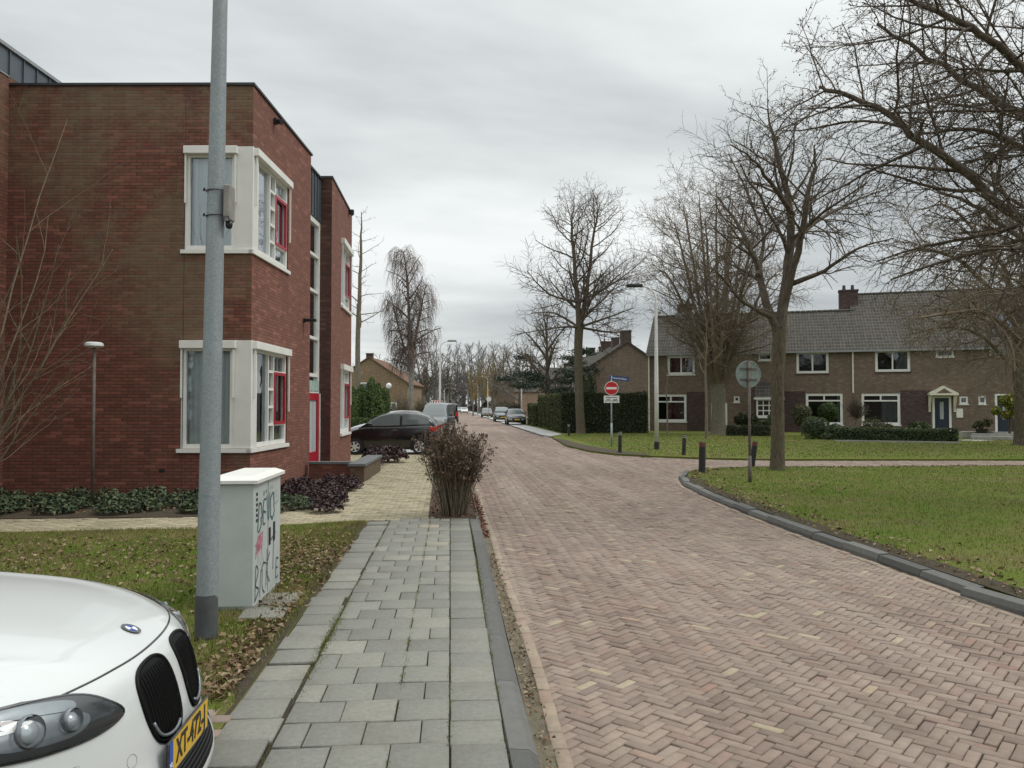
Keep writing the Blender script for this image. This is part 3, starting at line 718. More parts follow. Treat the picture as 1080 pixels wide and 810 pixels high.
def roof_mat(name, a, b, w=.2, h=.33):
    t = NT(name); uv = t.uv(); bk = t.n('TexBrick'); t.l(uv, bk.inputs['Vector']); bk.inputs['Scale'].default_value = 1
    bk.inputs['Brick Width'].default_value = w; bk.inputs['Row Height'].default_value = h; bk.inputs['Mortar Size'].default_value = .022; bk.inputs['Mortar Smooth'].default_value = .9
    bk.inputs['Color1'].default_value = a; bk.inputs['Color2'].default_value = b; bk.inputs['Mortar'].default_value = (.03, .028, .026, 1); bk.offset = 0
    wv = t.n('Separate XYZ'.replace(' ', '')); t.l(uv, wv.inputs[0])
    g = t.math('FRACT', t.math('DIVIDE', wv.outputs[1], h)); c = t.mix(t.ramp(g, (0, .75), (.16, .0), (.8, .0), (1, .6)), bk.outputs[0], (.17, .162, .148, 1))
    n = t.noise(.8, 7, .7, t.obj()); c = t.mix(t.ramp(n, (.35, 0), (.7, .45)), c, (.075, .07, .05, 1))
    t.col(c).set(.9, spec=.15); s = t.math('SINE', t.math('MULTIPLY', wv.outputs[0], 2*PI/w))
    t.bump(t.math('ADD', s, t.math('MULTIPLY', g, -1.2)), .5, .02); M[name] = t.m
roof_mat('roof_tile', (.052, .047, .042, 1), (.085, .077, .068, 1)); roof_mat('roof_red', (.17, .085, .05, 1), (.22, .11, .07, 1))
# ================================================================== window helper (frame local axes: along d, outward = -inward)
def window(parent, p0, d, inn, u0, u1, z0, z1, cells, fr=.07, depth=.09, mat='white_paint', pane='pane', curtain=None, sill=True, sillmat='white_paint', name='window', setback=.03, red=None, back=True, sillout=.06):
    """cells: list of (u0,u1,z0,z1) fractions inside the frame that carry glass. everything in the parent's local axes"""
    P = lambda u, k, z: (p0[0]+d[0]*u+inn[0]*k, p0[1]+d[1]*u+inn[1]*k, z)
    def bx(m, a, b, k0, k1, c, e, mi=0):
        vs = [P(u, k, z) for z in (c, e) for k in (k0, k1) for u in (a, b)]
        m.add(vs, ((0, 2, 3, 1), (4, 5, 7, 6), (0, 1, 5, 4), (2, 6, 7, 3), (0, 4, 6, 2), (1, 3, 7, 5)), mi)
    m = MB(); us = sorted({c for q in cells for c in q[:2]}); W, H = u1-u0, z1-z0
    k0, k1 = setback, setback+depth
    # frame = full rectangle minus cells
    U = [u0]+[u0+fr+(W-2*fr)*c for c in us]+[u1]
    rects = [(u0+fr+(W-2*fr)*a, u0+fr+(W-2*fr)*b, z0+fr+(H-2*fr)*c, z0+fr+(H-2*fr)*e) for a, b, c, e in cells]
    bar = fr*.42
    xs = sorted({u0, u1, *[v for q in rects for v in (q[0]+bar, q[1]-bar)]}); zs = sorted({z0, z1, *[v for q in rects for v in (q[2]+bar, q[3]-bar)]})
    holes = [(q[0]+bar, q[1]-bar, q[2]+bar, q[3]-bar) for q in rects]
    for i in range(len(xs)-1):
        for j in range(len(zs)-1):
            um, zm = (xs[i]+xs[i+1])/2, (zs[j]+zs[j+1])/2
            if any(h[0] < um < h[1] and h[2] < zm < h[3] for h in holes): continue
            m.quad(P(xs[i], k0, zs[j]), P(xs[i+1], k0, zs[j]), P(xs[i+1], k0, zs[j+1]), P(xs[i], k0, zs[j+1]))
    for h in holes:
        for q in (((h[0], h[2]), (h[0], h[3])), ((h[0], h[3]), (h[1], h[3])), ((h[1], h[3]), (h[1], h[2])), ((h[1], h[2]), (h[0], h[2]))):
            m.quad(P(q[0][0], k0, q[0][1]), P(q[1][0], k0, q[1][1]), P(q[1][0], k1, q[1][1]), P(q[0][0], k1, q[0][1]))
    w = m.build(name, M[mat], parent)
    g = MB()
    for h in holes: g.quad(P(h[0]-.01, k1-.03, h[2]-.01), P(h[1]+.01, k1-.03, h[2]-.01), P(h[1]+.01, k1-.03, h[3]+.01), P(h[0]-.01, k1-.03, h[3]+.01))
    g.build('pane', M[pane], w)
    if red:
        r = MB()
        for (a, b, c, e) in [holes[i] for i in red]:
            t_ = .034
            for q in ((a-.03, a+t_, c-.03, e+.03), (b-t_, b+.03, c-.03, e+.03), (a+t_, b-t_, c-.03, c+t_), (a+t_, b-t_, e-t_, e+.03)): bx(r, q[0], q[1], k0-.014, k0+.03, q[2], q[3])
        r.build('casement', M['red_paint'], w)
    if sill:
        s = MB(); bx(s, u0-.05, u1+.05, -sillout, k0+.02, z0-.075, z0-.004); s.build('sill', M[sillmat], w)
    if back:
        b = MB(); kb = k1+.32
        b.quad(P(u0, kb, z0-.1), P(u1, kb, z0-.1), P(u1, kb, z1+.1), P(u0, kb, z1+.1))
        b.quad(P(u0, k1, z0-.1), P(u0, kb, z0-.1), P(u0, kb, z1+.1), P(u0, k1, z1+.1)); b.quad(P(u1, k1, z0-.1), P(u1, kb, z0-.1), P(u1, kb, z1+.1), P(u1, k1, z1+.1)); b.build('room_shade_back', M['room_shade'], w)  # dark sheets added behind the pane in place of the room's shade
    if curtain:
        for (a, b_, mt) in curtain:
            c = MB(); A = u0+(W)*a; B = u0+W*b_; n = max(int((B-A)/.03), 4)
            c.grid(lambda s_, v: P(A+(B-A)*s_, k1+.07+.028*math.sin(s_*(B-A)*42)+.01*math.sin(s_*(B-A)*97), z0+.02+(H-.04)*v), n, 1); c.build('curtain', M[mt], w, smooth=True)
    return w
# ================================================================== the brick apartment building on the left
cx_, cy_ = PD(264.3, 14.7)
FB = Frame(cx_, cy_, -YAW-R(.35))
bld = empty('apartment_building', cx_, cy_, FB.a, 0, 'two storey flat roofed building of dark red brick with white corner windows and zinc cladding', 'building')
HT = 7.78
def fz(py, d=14.7): return ZD(py, d)
# front (facing the camera): u measured from the left end
XL = -4.62
def FU(px): return FB.face(px, 430)[0]
u_up = [(FU(192.6), -.012, 4.66, 6.62)]; u_lo = [(FU(190.6), -.012, .93, 2.96)]
SV = lambda px: FB.side(px, 430)[0]
SE = SV(302.5)
m = MB(); holes = [(a-XL, b-XL, c, e) for a, b, c, e in u_up+u_lo]
# the openings run through the corner: front part
m.wall((XL, 0), (0, 0), -.1, HT, [(a, 0-XL, c, e) for (a, b, c, e) in holes], .12, inward=(0, 1))
m.build('front_wall', M['brick_front'], bld)
m = MB(); LEN = SV(326.2)
m.wall((0, 0), (0, LEN), -.1, HT, [(0, SE, 4.66, 6.62), (0, SE, .93, 2.96)], .12, inward=(-1, 0))
m.quad((0, LEN, -.1), (-.45, LEN, -.1), (-.45, LEN, HT), (0, LEN, HT))
m.build('side_wall', M['brick_side'], bld)
m = MB(); m.quad((XL, 0, HT-.05), (0, 0, HT-.05), (0, LEN, HT-.05), (XL, LEN, HT-.05)); m.quad((-9, .5, HT-.05), (XL, .5, HT-.05), (XL, 10, HT-.05), (-9, 10, HT-.05)); m.build('roof', M['roof_felt'], bld)
m = MB(); m.box(XL, .03, -.035, .25, HT, HT+.045); m.box(-.25, .035, .2505, LEN+.04, HT, HT+.045); m.build('roof_edge_trim', M['dark_trim'], bld)
m = MB(); m.box(FU(192.4)-.004, FU(192.4)+.006, -.003, .002, 0.2, HT-.03); m.build('expansion_joint', M['dark_trim'], bld)
a, b = FU(168.5), FU(174.5); m = MB(); m.box(a, b, -.006, .02, ZD(498, 14.7), ZD(494.6, 14.7)); m.build('air_vent', M['black_plastic'], bld)
SG = (SE-.42)
for (z0, z1, hb) in ((4.66, 6.62, .10), (.93, 2.96, .10)):
    u0 = (u_up if z0 > 3 else u_lo)[0][0]; uw = -.31
    window(bld, (0, 0), (1, 0), (0, 1), u0, uw, z0, z1-.12, [(0, 1, 0, 1)], fr=.058, setback=.01, curtain=[(0.02, .98, 'curtain')], sill=False, depth=.09)
    # shutter box
    m = MB(); m.box(u0-.01, uw+.04, -.10, .02, z1-hb-.06, z1-.015, bev=.008); m.build('awning_box', M['white_paint'], bld)
    for ga in (u0+.005, uw-.02): m = MB(); m.box(ga, ga+.03, -.055, -.02, z1-1.08, z1-hb-.062); m.build('awning_guide', M['white_paint'], bld)
    # corner panel
    m = MB(); m.box(uw+.003, .008, -.008, .10, z0+.004, z1-.004); m.box(-.10, .0081, .1005, .33, z0+.004, z1-.004)
    m.build('corner_panel', M['white_panel'], bld)
    m = MB(); m.box(u0-.06, .02, -.05, .05, z0-.075, z0-.004); m.box(-.05, .045, -.05, SE+.06, z0-.0751, z0-.0042); m.build('window_sill', M['white_paint'], bld)
    cells = [(0, .40, 0, 1)]+[(.40, .585, i/5, (i+1)/5) for i in range(5)]+[(.585, 1, 0, .2), (.585, 1, .2, .8), (.585, 1, .8, 1)]
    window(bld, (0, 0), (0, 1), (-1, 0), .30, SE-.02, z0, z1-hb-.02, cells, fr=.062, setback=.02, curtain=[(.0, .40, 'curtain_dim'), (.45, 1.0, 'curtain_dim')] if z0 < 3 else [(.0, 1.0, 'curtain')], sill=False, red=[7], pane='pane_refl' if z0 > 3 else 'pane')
    m = MB(); m.box(-.02, .10, .06, SE+.03, z1-hb-.06, z1-.015, bev=.008); m.build('awning_box', M['white_paint'], bld)
    for ga, gb in ((.10, 1.1), (SE-.03, 1.35)): m = MB(); m.box(.03, .06, ga, ga+.03, z1-gb, z1-hb-.062); m.build('awning_guide', M['white_paint'], bld)
# stair strip
SX = -.26; V0, V1 = LEN-.2, 6.2+.02
def stripz(py): return FB.side(331, py, SX)[1]
zb = [2.04, stripz(399.6), stripz(358.5), stripz(307), stripz(270)+.5, 6.62]
m = MB(); m.box(SX-.4, SX, V0, V1, 6.62, HT-.02)
m.build('zinc_cladding', M['zinc'], bld)
m = MB()
for v in np.arange(V0+.1, V1, .28): m.box(SX+.001, SX+.03, v, v+.025, 6.63, HT-.03)
m.build('zinc_seam', M['zinc'], bld)
m = MB(); m.box(SX-.3, SX+.05, V0, V1, HT-.018, HT+.03); m.build('roof_edge_trim', M['dark_trim'], bld)
cells = []; zz = [2.04, 2.44, 3.44, 4.72, 5.7, 6.6]; Ht = 6.6-2.04
vv0, vv1 = V0, V1-.02
window(bld, (SX, 0), (0, 1), (-1, 0), vv0, vv1, 2.06, 6.6, [(0, 1, (zz[i]-2.04)/Ht, (zz[i+1]-2.04)/Ht) for i in (1, 2, 3, 4)]+[(0, 1, 0, .085)], fr=.09, setback=.02, sill=False, name='stair_window', pane='pane_refl')
m = MB(); m.box(SX-.06, SX-.0, vv0+.1, vv1-.1, 2.12, 2.38); m.build('spandrel_panel', M['opaque_glass'], bld)
d1, d0 = vv1-.07, vv1-1.12
m = MB(); m.box(SX-.1, SX+.02, d1+.004, vv1, .0, 2.055); m.box(SX-.1, SX+.02, d0-.06, d0-.004, 0, 2.055); m.build('door_frame', M['white_paint'], bld)
dr = MB(); dr.box(SX-.06, SX, d1-.20, d1, .05, 2.05); dr.box(SX-.06, SX, d0, d0+.12, .05, 2.05); dr.box(SX-.06, SX, d0+.12, d1-.20, 1.88, 2.05); dr.box(SX-.06, SX, d0+.12, d1-.20, .05, .55)
dr = dr.build('front_door', M['red_paint'], bld)
m = MB(); m.box(SX-.05, SX-.03, d0+.12, d1-.20, .55, 1.88); m.build('door_glass', M['curtain_dim'], dr)
m = MB(); m.tube([(SX+.05, d1-.1, .9), (SX+.05, d1-.1, 1.2)], .012, 8); m.build('door_handle', M['white_paint'], dr)
m = MB(); m.quad((SX+.005, V0-1, -.1), (SX+.005, d0-.06, -.1), (SX+.005, d0-.06, 2.06), (SX+.005, V0-1, 2.06)); m.build('side_wall', M['brick_side'], bld)
# second block, turned a little
c2 = (.03, 6.2); e2 = (-.31, 10.37); dd = Vector((e2[0]-c2[0], e2[1]-c2[1])); L2 = dd.length; dd.normalize(); inn = (-dd.y, dd.x)
def S2(px):
    r = Frame(*FB.wor(*c2), FB.a+math.atan2(dd.y, dd.x)-PI/2); return r.side(px, 430)[0]
w0, w1 = S2(358.9), S2(368.6)
H2 = HT+.05
m = MB(); m.wall(c2, e2, -.1, H2, [(w0, w1, 4.66, 6.62), (w0, w1, .93, 2.96)], .12, inward=inn); m.quad((e2[0], e2[1], -.1), (-6, 10.4, -.1), (-6, 10.4, H2), (e2[0], e2[1], H2)); m.build('side_wall', M['brick_side'], bld)
m = MB(); m.wall((-6, 6.2), c2, -.1, H2, [], 0, inward=(0, 1)); m.build('front_wall', M['brick_dark'], bld)
m = MB(); m.prism([(-6, 6.2), (c2[0]+.03, 6.17), (e2[0]+.03, 10.4), (-6, 10.4)], H2, H2+.05); m.build('roof_edge_trim', M['dark_trim'], bld)
for (z0, z1) in ((4.66, 6.62), (.93, 2.96)):
    window(bld, c2, (dd.x, dd.y), inn, w0+.02, w1-.02, z0, z1-.12, [(0, .5, 0, 1), (.5, 1, 0, .2), (.5, 1, .2, .8), (.5, 1, .8, 1)], fr=.07, setback=.02, curtain=[(0, 1, 'curtain')], red=[2], pane='pane_refl')
    m = MB(); P = lambda u, k: (c2[0]+dd.x*u+inn[0]*k, c2[1]+dd.y*u+inn[1]*k)
    q = [P(w0-.02, -.11), P(w1+.03, -.11), P(w1+.03, .02), P(w0-.02, .02)]; m.prism(q, z1-.17, z1-.015); m.build('awning_box', M['white_paint'], bld)
    for ga in (w0, w1-.03): m = MB(); q = [P(ga, -.06), P(ga+.03, -.06), P(ga+.03, -.03), P(ga, -.03)]; m.prism(q, z1-1.2, z1-.172); m.build('awning_guide', M['white_paint'], bld)
# projecting block on the far left: brick below, zinc above
m = MB(); m.wall((XL, 6), (XL, -6), -.1, 7.95, [], 0, inward=(-1, 0)); m.wall((-14, -6), (XL, -6), -.1, 7.95, [], 0, inward=(0, 1)); m.build('side_wall', M['brick_front'], bld)
m = MB(); m.box(-14, XL-.02, -6, 6.5, 7.955, 8.46); m.build('zinc_cladding', M['zinc'], bld)
m = MB()
for v in np.arange(-5.9, 6.4, .42): m.box(XL-.019, XL+.008, v, v+.025, 7.96, 8.44)
m.build('zinc_seam', M['zinc'], bld)
m = MB(); m.box(-14, XL+.03, -6.05, 6.55, 8.462, 8.53); m.box(XL-.1, XL+.02, -6, -.04, 7.93, 7.953); m.build('roof_edge_trim', M['lead'], bld)
# outside lamps on the wall
def wall_lamp(v, z, x=0.0):
    m = MB(); m.box(x+.002, x+.07, v-.05, v+.05, z-.06, z+.06, bev=.01); m.tube([(x+.06, v, z), (x+.17, v-.05, z-.03)], [.045, .06], 12); m.build('security_light', M['black_plastic'], bld)
v, z = FB.side(289, 128); wall_lamp(v, z)
v, z = FB.side(320, 338); m = MB(); m.box(.002, .05, v-.04, v+.04, z-.05, z+.05); m.box(.05, .30, v-.06, v+.06, z-.03, z+.04, bev=.015); m.build('wall_light', M['black_plastic'], bld)
P_ = P(S2(366.5), -.003); m = MB(); m.box(P_[0], P_[0]+.16, P_[1]-.06, P_[1]+.06, ZD(227, 24.5), ZD(222, 24.5), bev=.01); m.build('security_light', M['black_plastic'], bld)
# ---- low planter wall in front of the second block
pl = empty('planter_wall', *G(369, 508.7), FB.a, 0, 'low brick planter wall with a dark stone cap beside the entrance', 'planter wall')
Fp = Frame(pl.location.x, pl.location.y, FB.a)
bx, by = Fp.loc(*G(348, 503)); tx, ty = Fp.loc(*G(402.5, 489.5+9.5))
H_ = .36
def rot_bar(m, a, b, w, z0, z1):
    d = Vector((b[0]-a[0], b[1]-a[1])); n = Vector((-d.y, d.x)).normalized()*w/2
    m.prism([(a[0]+n.x, a[1]+n.y), (a[0]-n.x, a[1]-n.y), (b[0]-n.x, b[1]-n.y), (b[0]+n.x, b[1]+n.y)], z0, z1)
A = (.16, .0); Bq = Fp.loc(*G(399, 496.5)); 
m = MB(); rot_bar(m, A, (Bq[0]-.1, Bq[1]), .32, -.1, H_); m.build('wall', M['planter_brick'], pl)
m = MB(); rot_bar(m, (A[0], A[1]-.04), (Bq[0]-.1, Bq[1]+.05), .40, H_+.002, H_+.06); m.build('cap', M['slate_cap'], pl)
m = MB(); m.box(-1.1, -.02, .65, .87, -.1, H_); m.build('wall', M['brick_side'], pl)
m = MB(); m.box(-1.12, -.05, .62, .90, H_+.004, H_+.055); m.build('cap', M['slate_cap'], pl)
# ================================================================== terrace of houses on the right
tx0, ty0 = CF(9.68, 55.8); FT = Frame(tx0, ty0, -YAW-R(17.8))
ter = empty('terraced_houses', tx0, ty0, FT.a, 0, 'long brown brick terrace with grey tiled roof, white windows and a stepped ridge', 'row of houses')
ZE = 5.45; us_ = FT.face(905, 430)[0]; UL = 36.0
def R4(x0, x1, y0, y1):
    a = FT.face(x0, (y0+y1)/2)[0]; b = FT.face(x1, (y0+y1)/2)[0]; xm = (x0+x1)/2
    return (a, b, FT.face(xm, y1)[1], FT.face(xm, y0)[1])
WIN = [ # px rect, cells, curtain
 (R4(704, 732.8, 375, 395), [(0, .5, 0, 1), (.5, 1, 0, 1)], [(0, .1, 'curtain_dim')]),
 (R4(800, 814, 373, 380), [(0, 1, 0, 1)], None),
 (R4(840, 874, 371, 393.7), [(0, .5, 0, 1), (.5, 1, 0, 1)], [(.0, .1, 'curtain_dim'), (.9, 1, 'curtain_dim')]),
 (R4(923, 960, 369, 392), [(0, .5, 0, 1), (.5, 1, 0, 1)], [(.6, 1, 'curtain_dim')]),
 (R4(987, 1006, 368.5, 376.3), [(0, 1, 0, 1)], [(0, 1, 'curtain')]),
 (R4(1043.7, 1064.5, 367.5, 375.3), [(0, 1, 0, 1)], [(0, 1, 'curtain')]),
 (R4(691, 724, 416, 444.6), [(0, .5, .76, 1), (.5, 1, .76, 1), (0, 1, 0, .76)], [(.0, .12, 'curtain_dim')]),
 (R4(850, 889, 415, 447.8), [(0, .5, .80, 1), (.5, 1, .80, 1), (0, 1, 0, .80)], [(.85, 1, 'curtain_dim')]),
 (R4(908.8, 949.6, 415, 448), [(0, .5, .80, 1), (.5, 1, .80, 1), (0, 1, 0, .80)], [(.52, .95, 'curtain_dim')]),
 (R4(774, 780, 418, 424), [(0, 1, 0, 1)], None), (R4(1012, 1021, 418, 426), [(0, 1, 0, 1)], None), (R4(1032, 1040, 417.5, 426), [(0, 1, 0, 1)], None)]
DOOR = [R4(983.5, 1003.5, 418, 455.8), R4(1049.5, 1072, 415.5, 458.6), R4(750, 767, 425, 452)]
# more of the same outside the frame on the right
for du in (8.4,):
    b = WIN[3][0]; WIN.append(((b[0]+du+1, b[1]+du+1, b[2], b[3]), WIN[3][1], None)); b = WIN[8][0]; WIN.append(((b[0]+du+1, b[1]+du+1, b[2], b[3]), WIN[8][1], [(.1, .5, 'curtain')]))
holes = [w[0] for w in WIN]+[(d[0], d[1], 0, d[3]) for d in DOOR]
m = MB(); m.wall((0, 0), (UL, 0), -.1, ZE, holes, .1, inward=(0, 1)); m.build('front_wall', M['house_brick'], ter)
for (a, b, z1) in ((FT.face(724.5, 430)[0]+.0, FT.face(744, 430)[0], 2.72), (FT.face(826, 430)[0], WIN[7][0][0]-.02, 2.72), (WIN[8][0][1]+.02, DOOR[0][0]-.1, 2.75)):
    m = MB(); m.box(a, b, -.012, .0, -.1, z1); m.build('dark_brick_panel', M['house_brick_purple'], ter)
m = MB()
m.add([(0, 0, -.1), (0, 8, -.1), (0, 8, ZE), (0, 4, 8.35), (0, 0, ZE)], ((0, 1, 2, 3, 4),)); m.add([(UL, 0, -.1), (UL, 11.6, -.1), (UL, 11.6, ZE), (UL, 5.8, 9.72), (UL, 0, ZE)], ((4, 3, 2, 1, 0),))
m.add([(us_, 0, ZE), (us_, 11.6, ZE), (us_, 5.8, 9.7)], ((0, 1, 2),)); m.build('gable_wall', M['house_brick'], ter)
def roofp(m, u0, u1, dep, zr, over=.28):
    k = (zr-ZE)/(dep/2); y0 = -over; z0 = ZE-over*k+.04
    for (ya, za, yb, zb_) in ((y0, z0, dep/2, zr), (dep+over, z0, dep/2, zr)):
        m.add([(u0, ya, za), (u1, ya, za), (u1, yb, zb_), (u0, yb, zb_), (u0, ya, za+.1), (u1, ya, za+.1), (u1, yb, zb_+.1), (u0, yb, zb_+.1)], ((0, 3, 2, 1), (4, 5, 6, 7), (0, 1, 5, 4), (1, 2, 6, 5), (2, 3, 7, 6), (3, 0, 4, 7)))
m = MB(); roofp(m, -.15, us_, 8.0, 8.39); roofp(m, us_+.01, UL+.15, 11.6, 9.73); rf = m.build('roof', M['roof_tile'], ter)
m = MB()
for u in np.arange(-.1, us_, .36): m.tube([(u, 4, 8.50), (u+.34, 4, 8.50)], [.10, .11], 8)
for u in np.arange(us_, UL, .36): m.tube([(u, 5.8, 9.83), (u+.34, 5.8, 9.83)], [.10, .11], 8)
m.build('ridge_tiles', M['roof_tile'], rf)
def chimney(u, y, z0, z1, w=1.05, dpt=.6, pots=2):
    m = MB(); m.box(u-w/2, u+w/2, y-dpt/2, y+dpt/2, z0, z1-.12); m.box(u-w/2-.04, u+w/2+.04, y-dpt/2-.04, y+dpt/2+.04, z1-.118, z1)
    c = m.build('chimney', M['house_brick_purple'], ter)
    m = MB(); m.box(u-w/2-.12, u+w/2+.12, y-dpt/2-.16, y-dpt/2-.02, z0+.02, z0+.5); m.build('flashing', M['lead'], c)
    for i in range(pots): uu = u+(i-(pots-1)/2)*w*.45; m = MB(); m.lathe([(.0, z1+.35), (.11, z1+.35), (.10, z1+.3), (.13, z1), (0, z1)], (uu, y, 0), 10); m.build('chimney_pot', M['dark_trim'], c)
chimney(us_-.05, 4.9, 8.1, 10.05, 1.25, .7); chimney(FT.face(705, 430)[0]+.8, 4.0, 8.2, 9.35); chimney(us_+11.5, 5.8, 9.5, 10.9)
m = MB(); m.box(-.1, UL, -.36, -.24, ZE-.17, ZE-.05); m.build('gutter', M['lead'], ter)
for px, zlo in ((684.8, 0), (899.8, 2.6)):
    u = FT.face(px, 430)[0]; m = MB(); m.tube([(u, -.09, zlo), (u, -.09, ZE-.3), (u, -.25, ZE-.12)], .055, 8); m.build('drainpipe', M['cream_paint'], ter)
for i, (r, cells, cur) in enumerate(WIN):
    big = (r[1]-r[0]) > 1.2
    window(ter, (0, 0), (1, 0), (0, 1), r[0], r[1], r[2], r[3], cells, fr=.11 if big else .07, curtain=cur, pane='pane_far', sillmat='house_brick_purple' if i in (2, 3, 12, 13) else 'white_paint', back=True)
for k, d in enumerate(DOOR):
    m = MB(); f = .13; dz = d[3]
    m.box(d[0], d[0]+f, .0, .1, 0, dz); m.box(d[1]-f, d[1], .0, .1, 0, dz); m.box(d[0]+f, d[1]-f, .0, .1, dz-.1, dz); fr_ = m.build('door_frame', M['white_paint'], ter)
    m = MB(); m.box(d[0]+f, d[1]-f, .04, .08, 0.02, dz-.1); m.box(d[0]+f+.12, d[0]+f+.16, .02, .04, .3, dz-.3); dd_ = m.build('front_door', M['door_blue'], ter)
    m = MB(); m.box(d[0]+f+.3, d[1]-f-.3, .033, .039, .9, dz-.35); m.build('door_glass', M['curtain_dim'], dd_)
    if k < 2: m = MB(); m.box(d[0]-.3, d[1]+.3, -1.0, -.002, -.1, .14); m.build('doorstep', M['concrete'], ter)
d = DOOR[0]; uc = (d[0]+d[1])/2; wd_ = (FT.face(1007, 410)[0]-FT.face(977, 410)[0])/2; zc_ = FT.face(992, 417)[1]; zp = FT.face(992, 407.2)[1]
m = MB(); y0 = -.75
m.add([(uc-wd_, y0, zc_), (uc+wd_, y0, zc_), (uc+wd_, y0, zc_+.13), (uc, y0, zp), (uc-wd_, y0, zc_+.13), (uc-wd_, -.002, zc_), (uc+wd_, -.002, zc_), (uc+wd_, -.002, zc_+.13), (uc, -.002, zp), (uc-wd_, -.002, zc_+.13)],
      ((0, 1, 2, 3, 4), (0, 5, 6, 1), (1, 6, 7, 2), (2, 7, 8, 3), (3, 8, 9, 4), (4, 9, 5, 0)))
for s in (-1, 1):
    m.box(uc+s*(wd_-.1)-.06, uc+s*(wd_-.1)+.06, -.12, -.002, zc_-1.05, zc_-.002); m.tube([(uc+s*(wd_-.1), -.1, zc_-.95), (uc+s*(wd_-.1), -.6, zc_-.05)], .045, 6)
cn = m.build('door_canopy', M['cream_paint'], ter)
m = MB(); m.add([(uc-wd_*.55, y0-.006, zc_+.13), (uc+wd_*.55, y0-.006, zc_+.13), (uc, y0-.006, zp-.16)], ((0, 1, 2),)); m.build('pediment', M['house_brick'], cn)
r = R4(1008.5, 1015.5, 431, 440.5); m = MB(); m.box(r[0], r[1], -.06, -.002, r[2], r[3], bev=.01); m.build('letterbox', M['white_paint'], ter)
r = R4(1029, 1071, 342, 356); ks = (9.73-ZE)/5.8
m = MB()
for i in range(3):
    u0 = r[0]+1.2+i*1.05; ya, yb = 1.0, 2.7
    m.add([(u0, ya, ZE+ya*ks+.20), (u0+1.0, ya, ZE+ya*ks+.20), (u0+1.0, yb, ZE+yb*ks+.20), (u0, yb, ZE+yb*ks+.20), (u0, ya, ZE+ya*ks+.15), (u0+1.0, ya, ZE+ya*ks+.15), (u0+1.0, yb, ZE+yb*ks+.15), (u0, yb, ZE+yb*ks+.15)], ((0, 1, 2, 3), (4, 7, 6, 5), (0, 4, 5, 1), (1, 5, 6, 2), (2, 6, 7, 3), (3, 7, 4, 0)))
plain('solar', (.03, .04, .08, 1), .12, .3, bump=0); m.build('solar_panels', M['solar'], rf)
# tiled porch left of the trunk
r = R4(796, 826, 403, 419); r2 = R4(800, 826, 420, 438)
po = MB(); po.add([(r[0], -1.0, r[2]), (r[1], -1.0, r[2]), (r[1], -.002, r[3]), (r[0], -.002, r[3]), (r[0], -1.0, r[2]-.1), (r[1], -1.0, r[2]-.1), (r[1], -.002, r[2]-.1), (r[0], -.002, r[2]-.1)], ((0, 1, 2, 3), (4, 7, 6, 5), (0, 4, 5, 1), (0, 3, 7, 4), (1, 5, 6, 2)))
po.build('porch_roof', M['roof_tile'], ter)
m = MB(); m.box(r[0]-.05, r[1]+.05, -1.06, -1.005, r[2]-.16, r[2]-.02); m.build('fascia', M['white_paint'], ter)
m = MB(); m.box(r[0]+.1, r[1]-.1, -.85, -.002, -.1, 1.0); m.build('porch_wall', M['house_brick_purple'], ter)
window(ter, (0, -.85), (1, 0), (0, 1), r[0]+.1, r[1]-.1, 1.0, r[2]-.12, [(i/4, (i+1)/4, j/3, (j+1)/3) for i in range(4) for j in range(3)], fr=.08, pane='pane_far', back=False)
# ================================================================== houses further down the street
def gable_house(name, label, x, y, ang, w, L, ze, zr, wall, roof, chim=(), wins=(), verge=True, sidewins=0):
    h = empty(name, x, y, ang, 0, label, 'house')   # local: x across the gable (0 = ridge), y away
    m = MB(); hw = w/2
    m.add([(-hw, 0, -.2), (hw, 0, -.2), (hw, 0, ze), (0, 0, zr), (-hw, 0, ze)], ((0, 1, 2, 3, 4),)); m.add([(-hw, L, -.2), (hw, L, -.2), (hw, L, ze), (0, L, zr), (-hw, L, ze)], ((4, 3, 2, 1, 0),))
    m.quad((-hw, 0, -.2), (-hw, 0, ze), (-hw, L, ze), (-hw, L, -.2)); m.quad((hw, 0, -.2), (hw, L, -.2), (hw, L, ze), (hw, 0, ze)); m.build('wall', M[wall], h)
    m = MB(); k = (zr-ze)/hw; o = .3
    for s in (-1, 1):
        vs = [(s*(hw+o), -.2, ze-o*k), (0, -.2, zr), (0, L+.2, zr), (s*(hw+o), L+.2, ze-o*k)]; vs += [(a, b, c+.14) for a, b, c in vs]
        m.add(vs, ((0, 1, 2, 3), (4, 7, 6, 5), (0, 4, 5, 1), (1, 5, 6, 2), (2, 6, 7, 3), (3, 7, 4, 0)))
    rf = m.build('roof', M[roof], h)
    for (yy, xx, cw, ct) in chim:
        m = MB(); m.box(xx-cw/2, xx+cw/2, yy-.45, yy+.45, zr-.9, ct-.1); m.box(xx-cw/2-.05, xx+cw/2+.05, yy-.5, yy+.5, ct-.098, ct); m.build('chimney', M['house_brick_purple'], h)
    for (a, b, c, e) in wins:
        window(h, (0, 0), (1, 0), (0, 1), a, b, c, e, [(0, .5, 0, 1), (.5, 1, 0, 1)], fr=.1, setback=-.06, depth=.05, pane='pane_far', back=False, sill=True)
    for i in range(sidewins):
        for z0, z1 in ((.9, 2.3), (3.5, 4.8)):
            y0 = 1.5+i*(L-2)/max(sidewins, 1); m = MB(); m.box(-hw-.06, -hw-.004, y0, y0+1.9, z0, z1); wf = m.build('window', M['white_paint'], h)
            m = MB(); m.box(-hw-.07, -hw-.061, y0+.1, y0+.9, z0+.1, z1-.1); m.box(-hw-.07, -hw-.061, y0+1.0, y0+1.8, z0+.1, z1-.1); m.build('pane', M['room_shade'], wf)
    return h
X1, Y1_ = PD(661.5, 76.6)
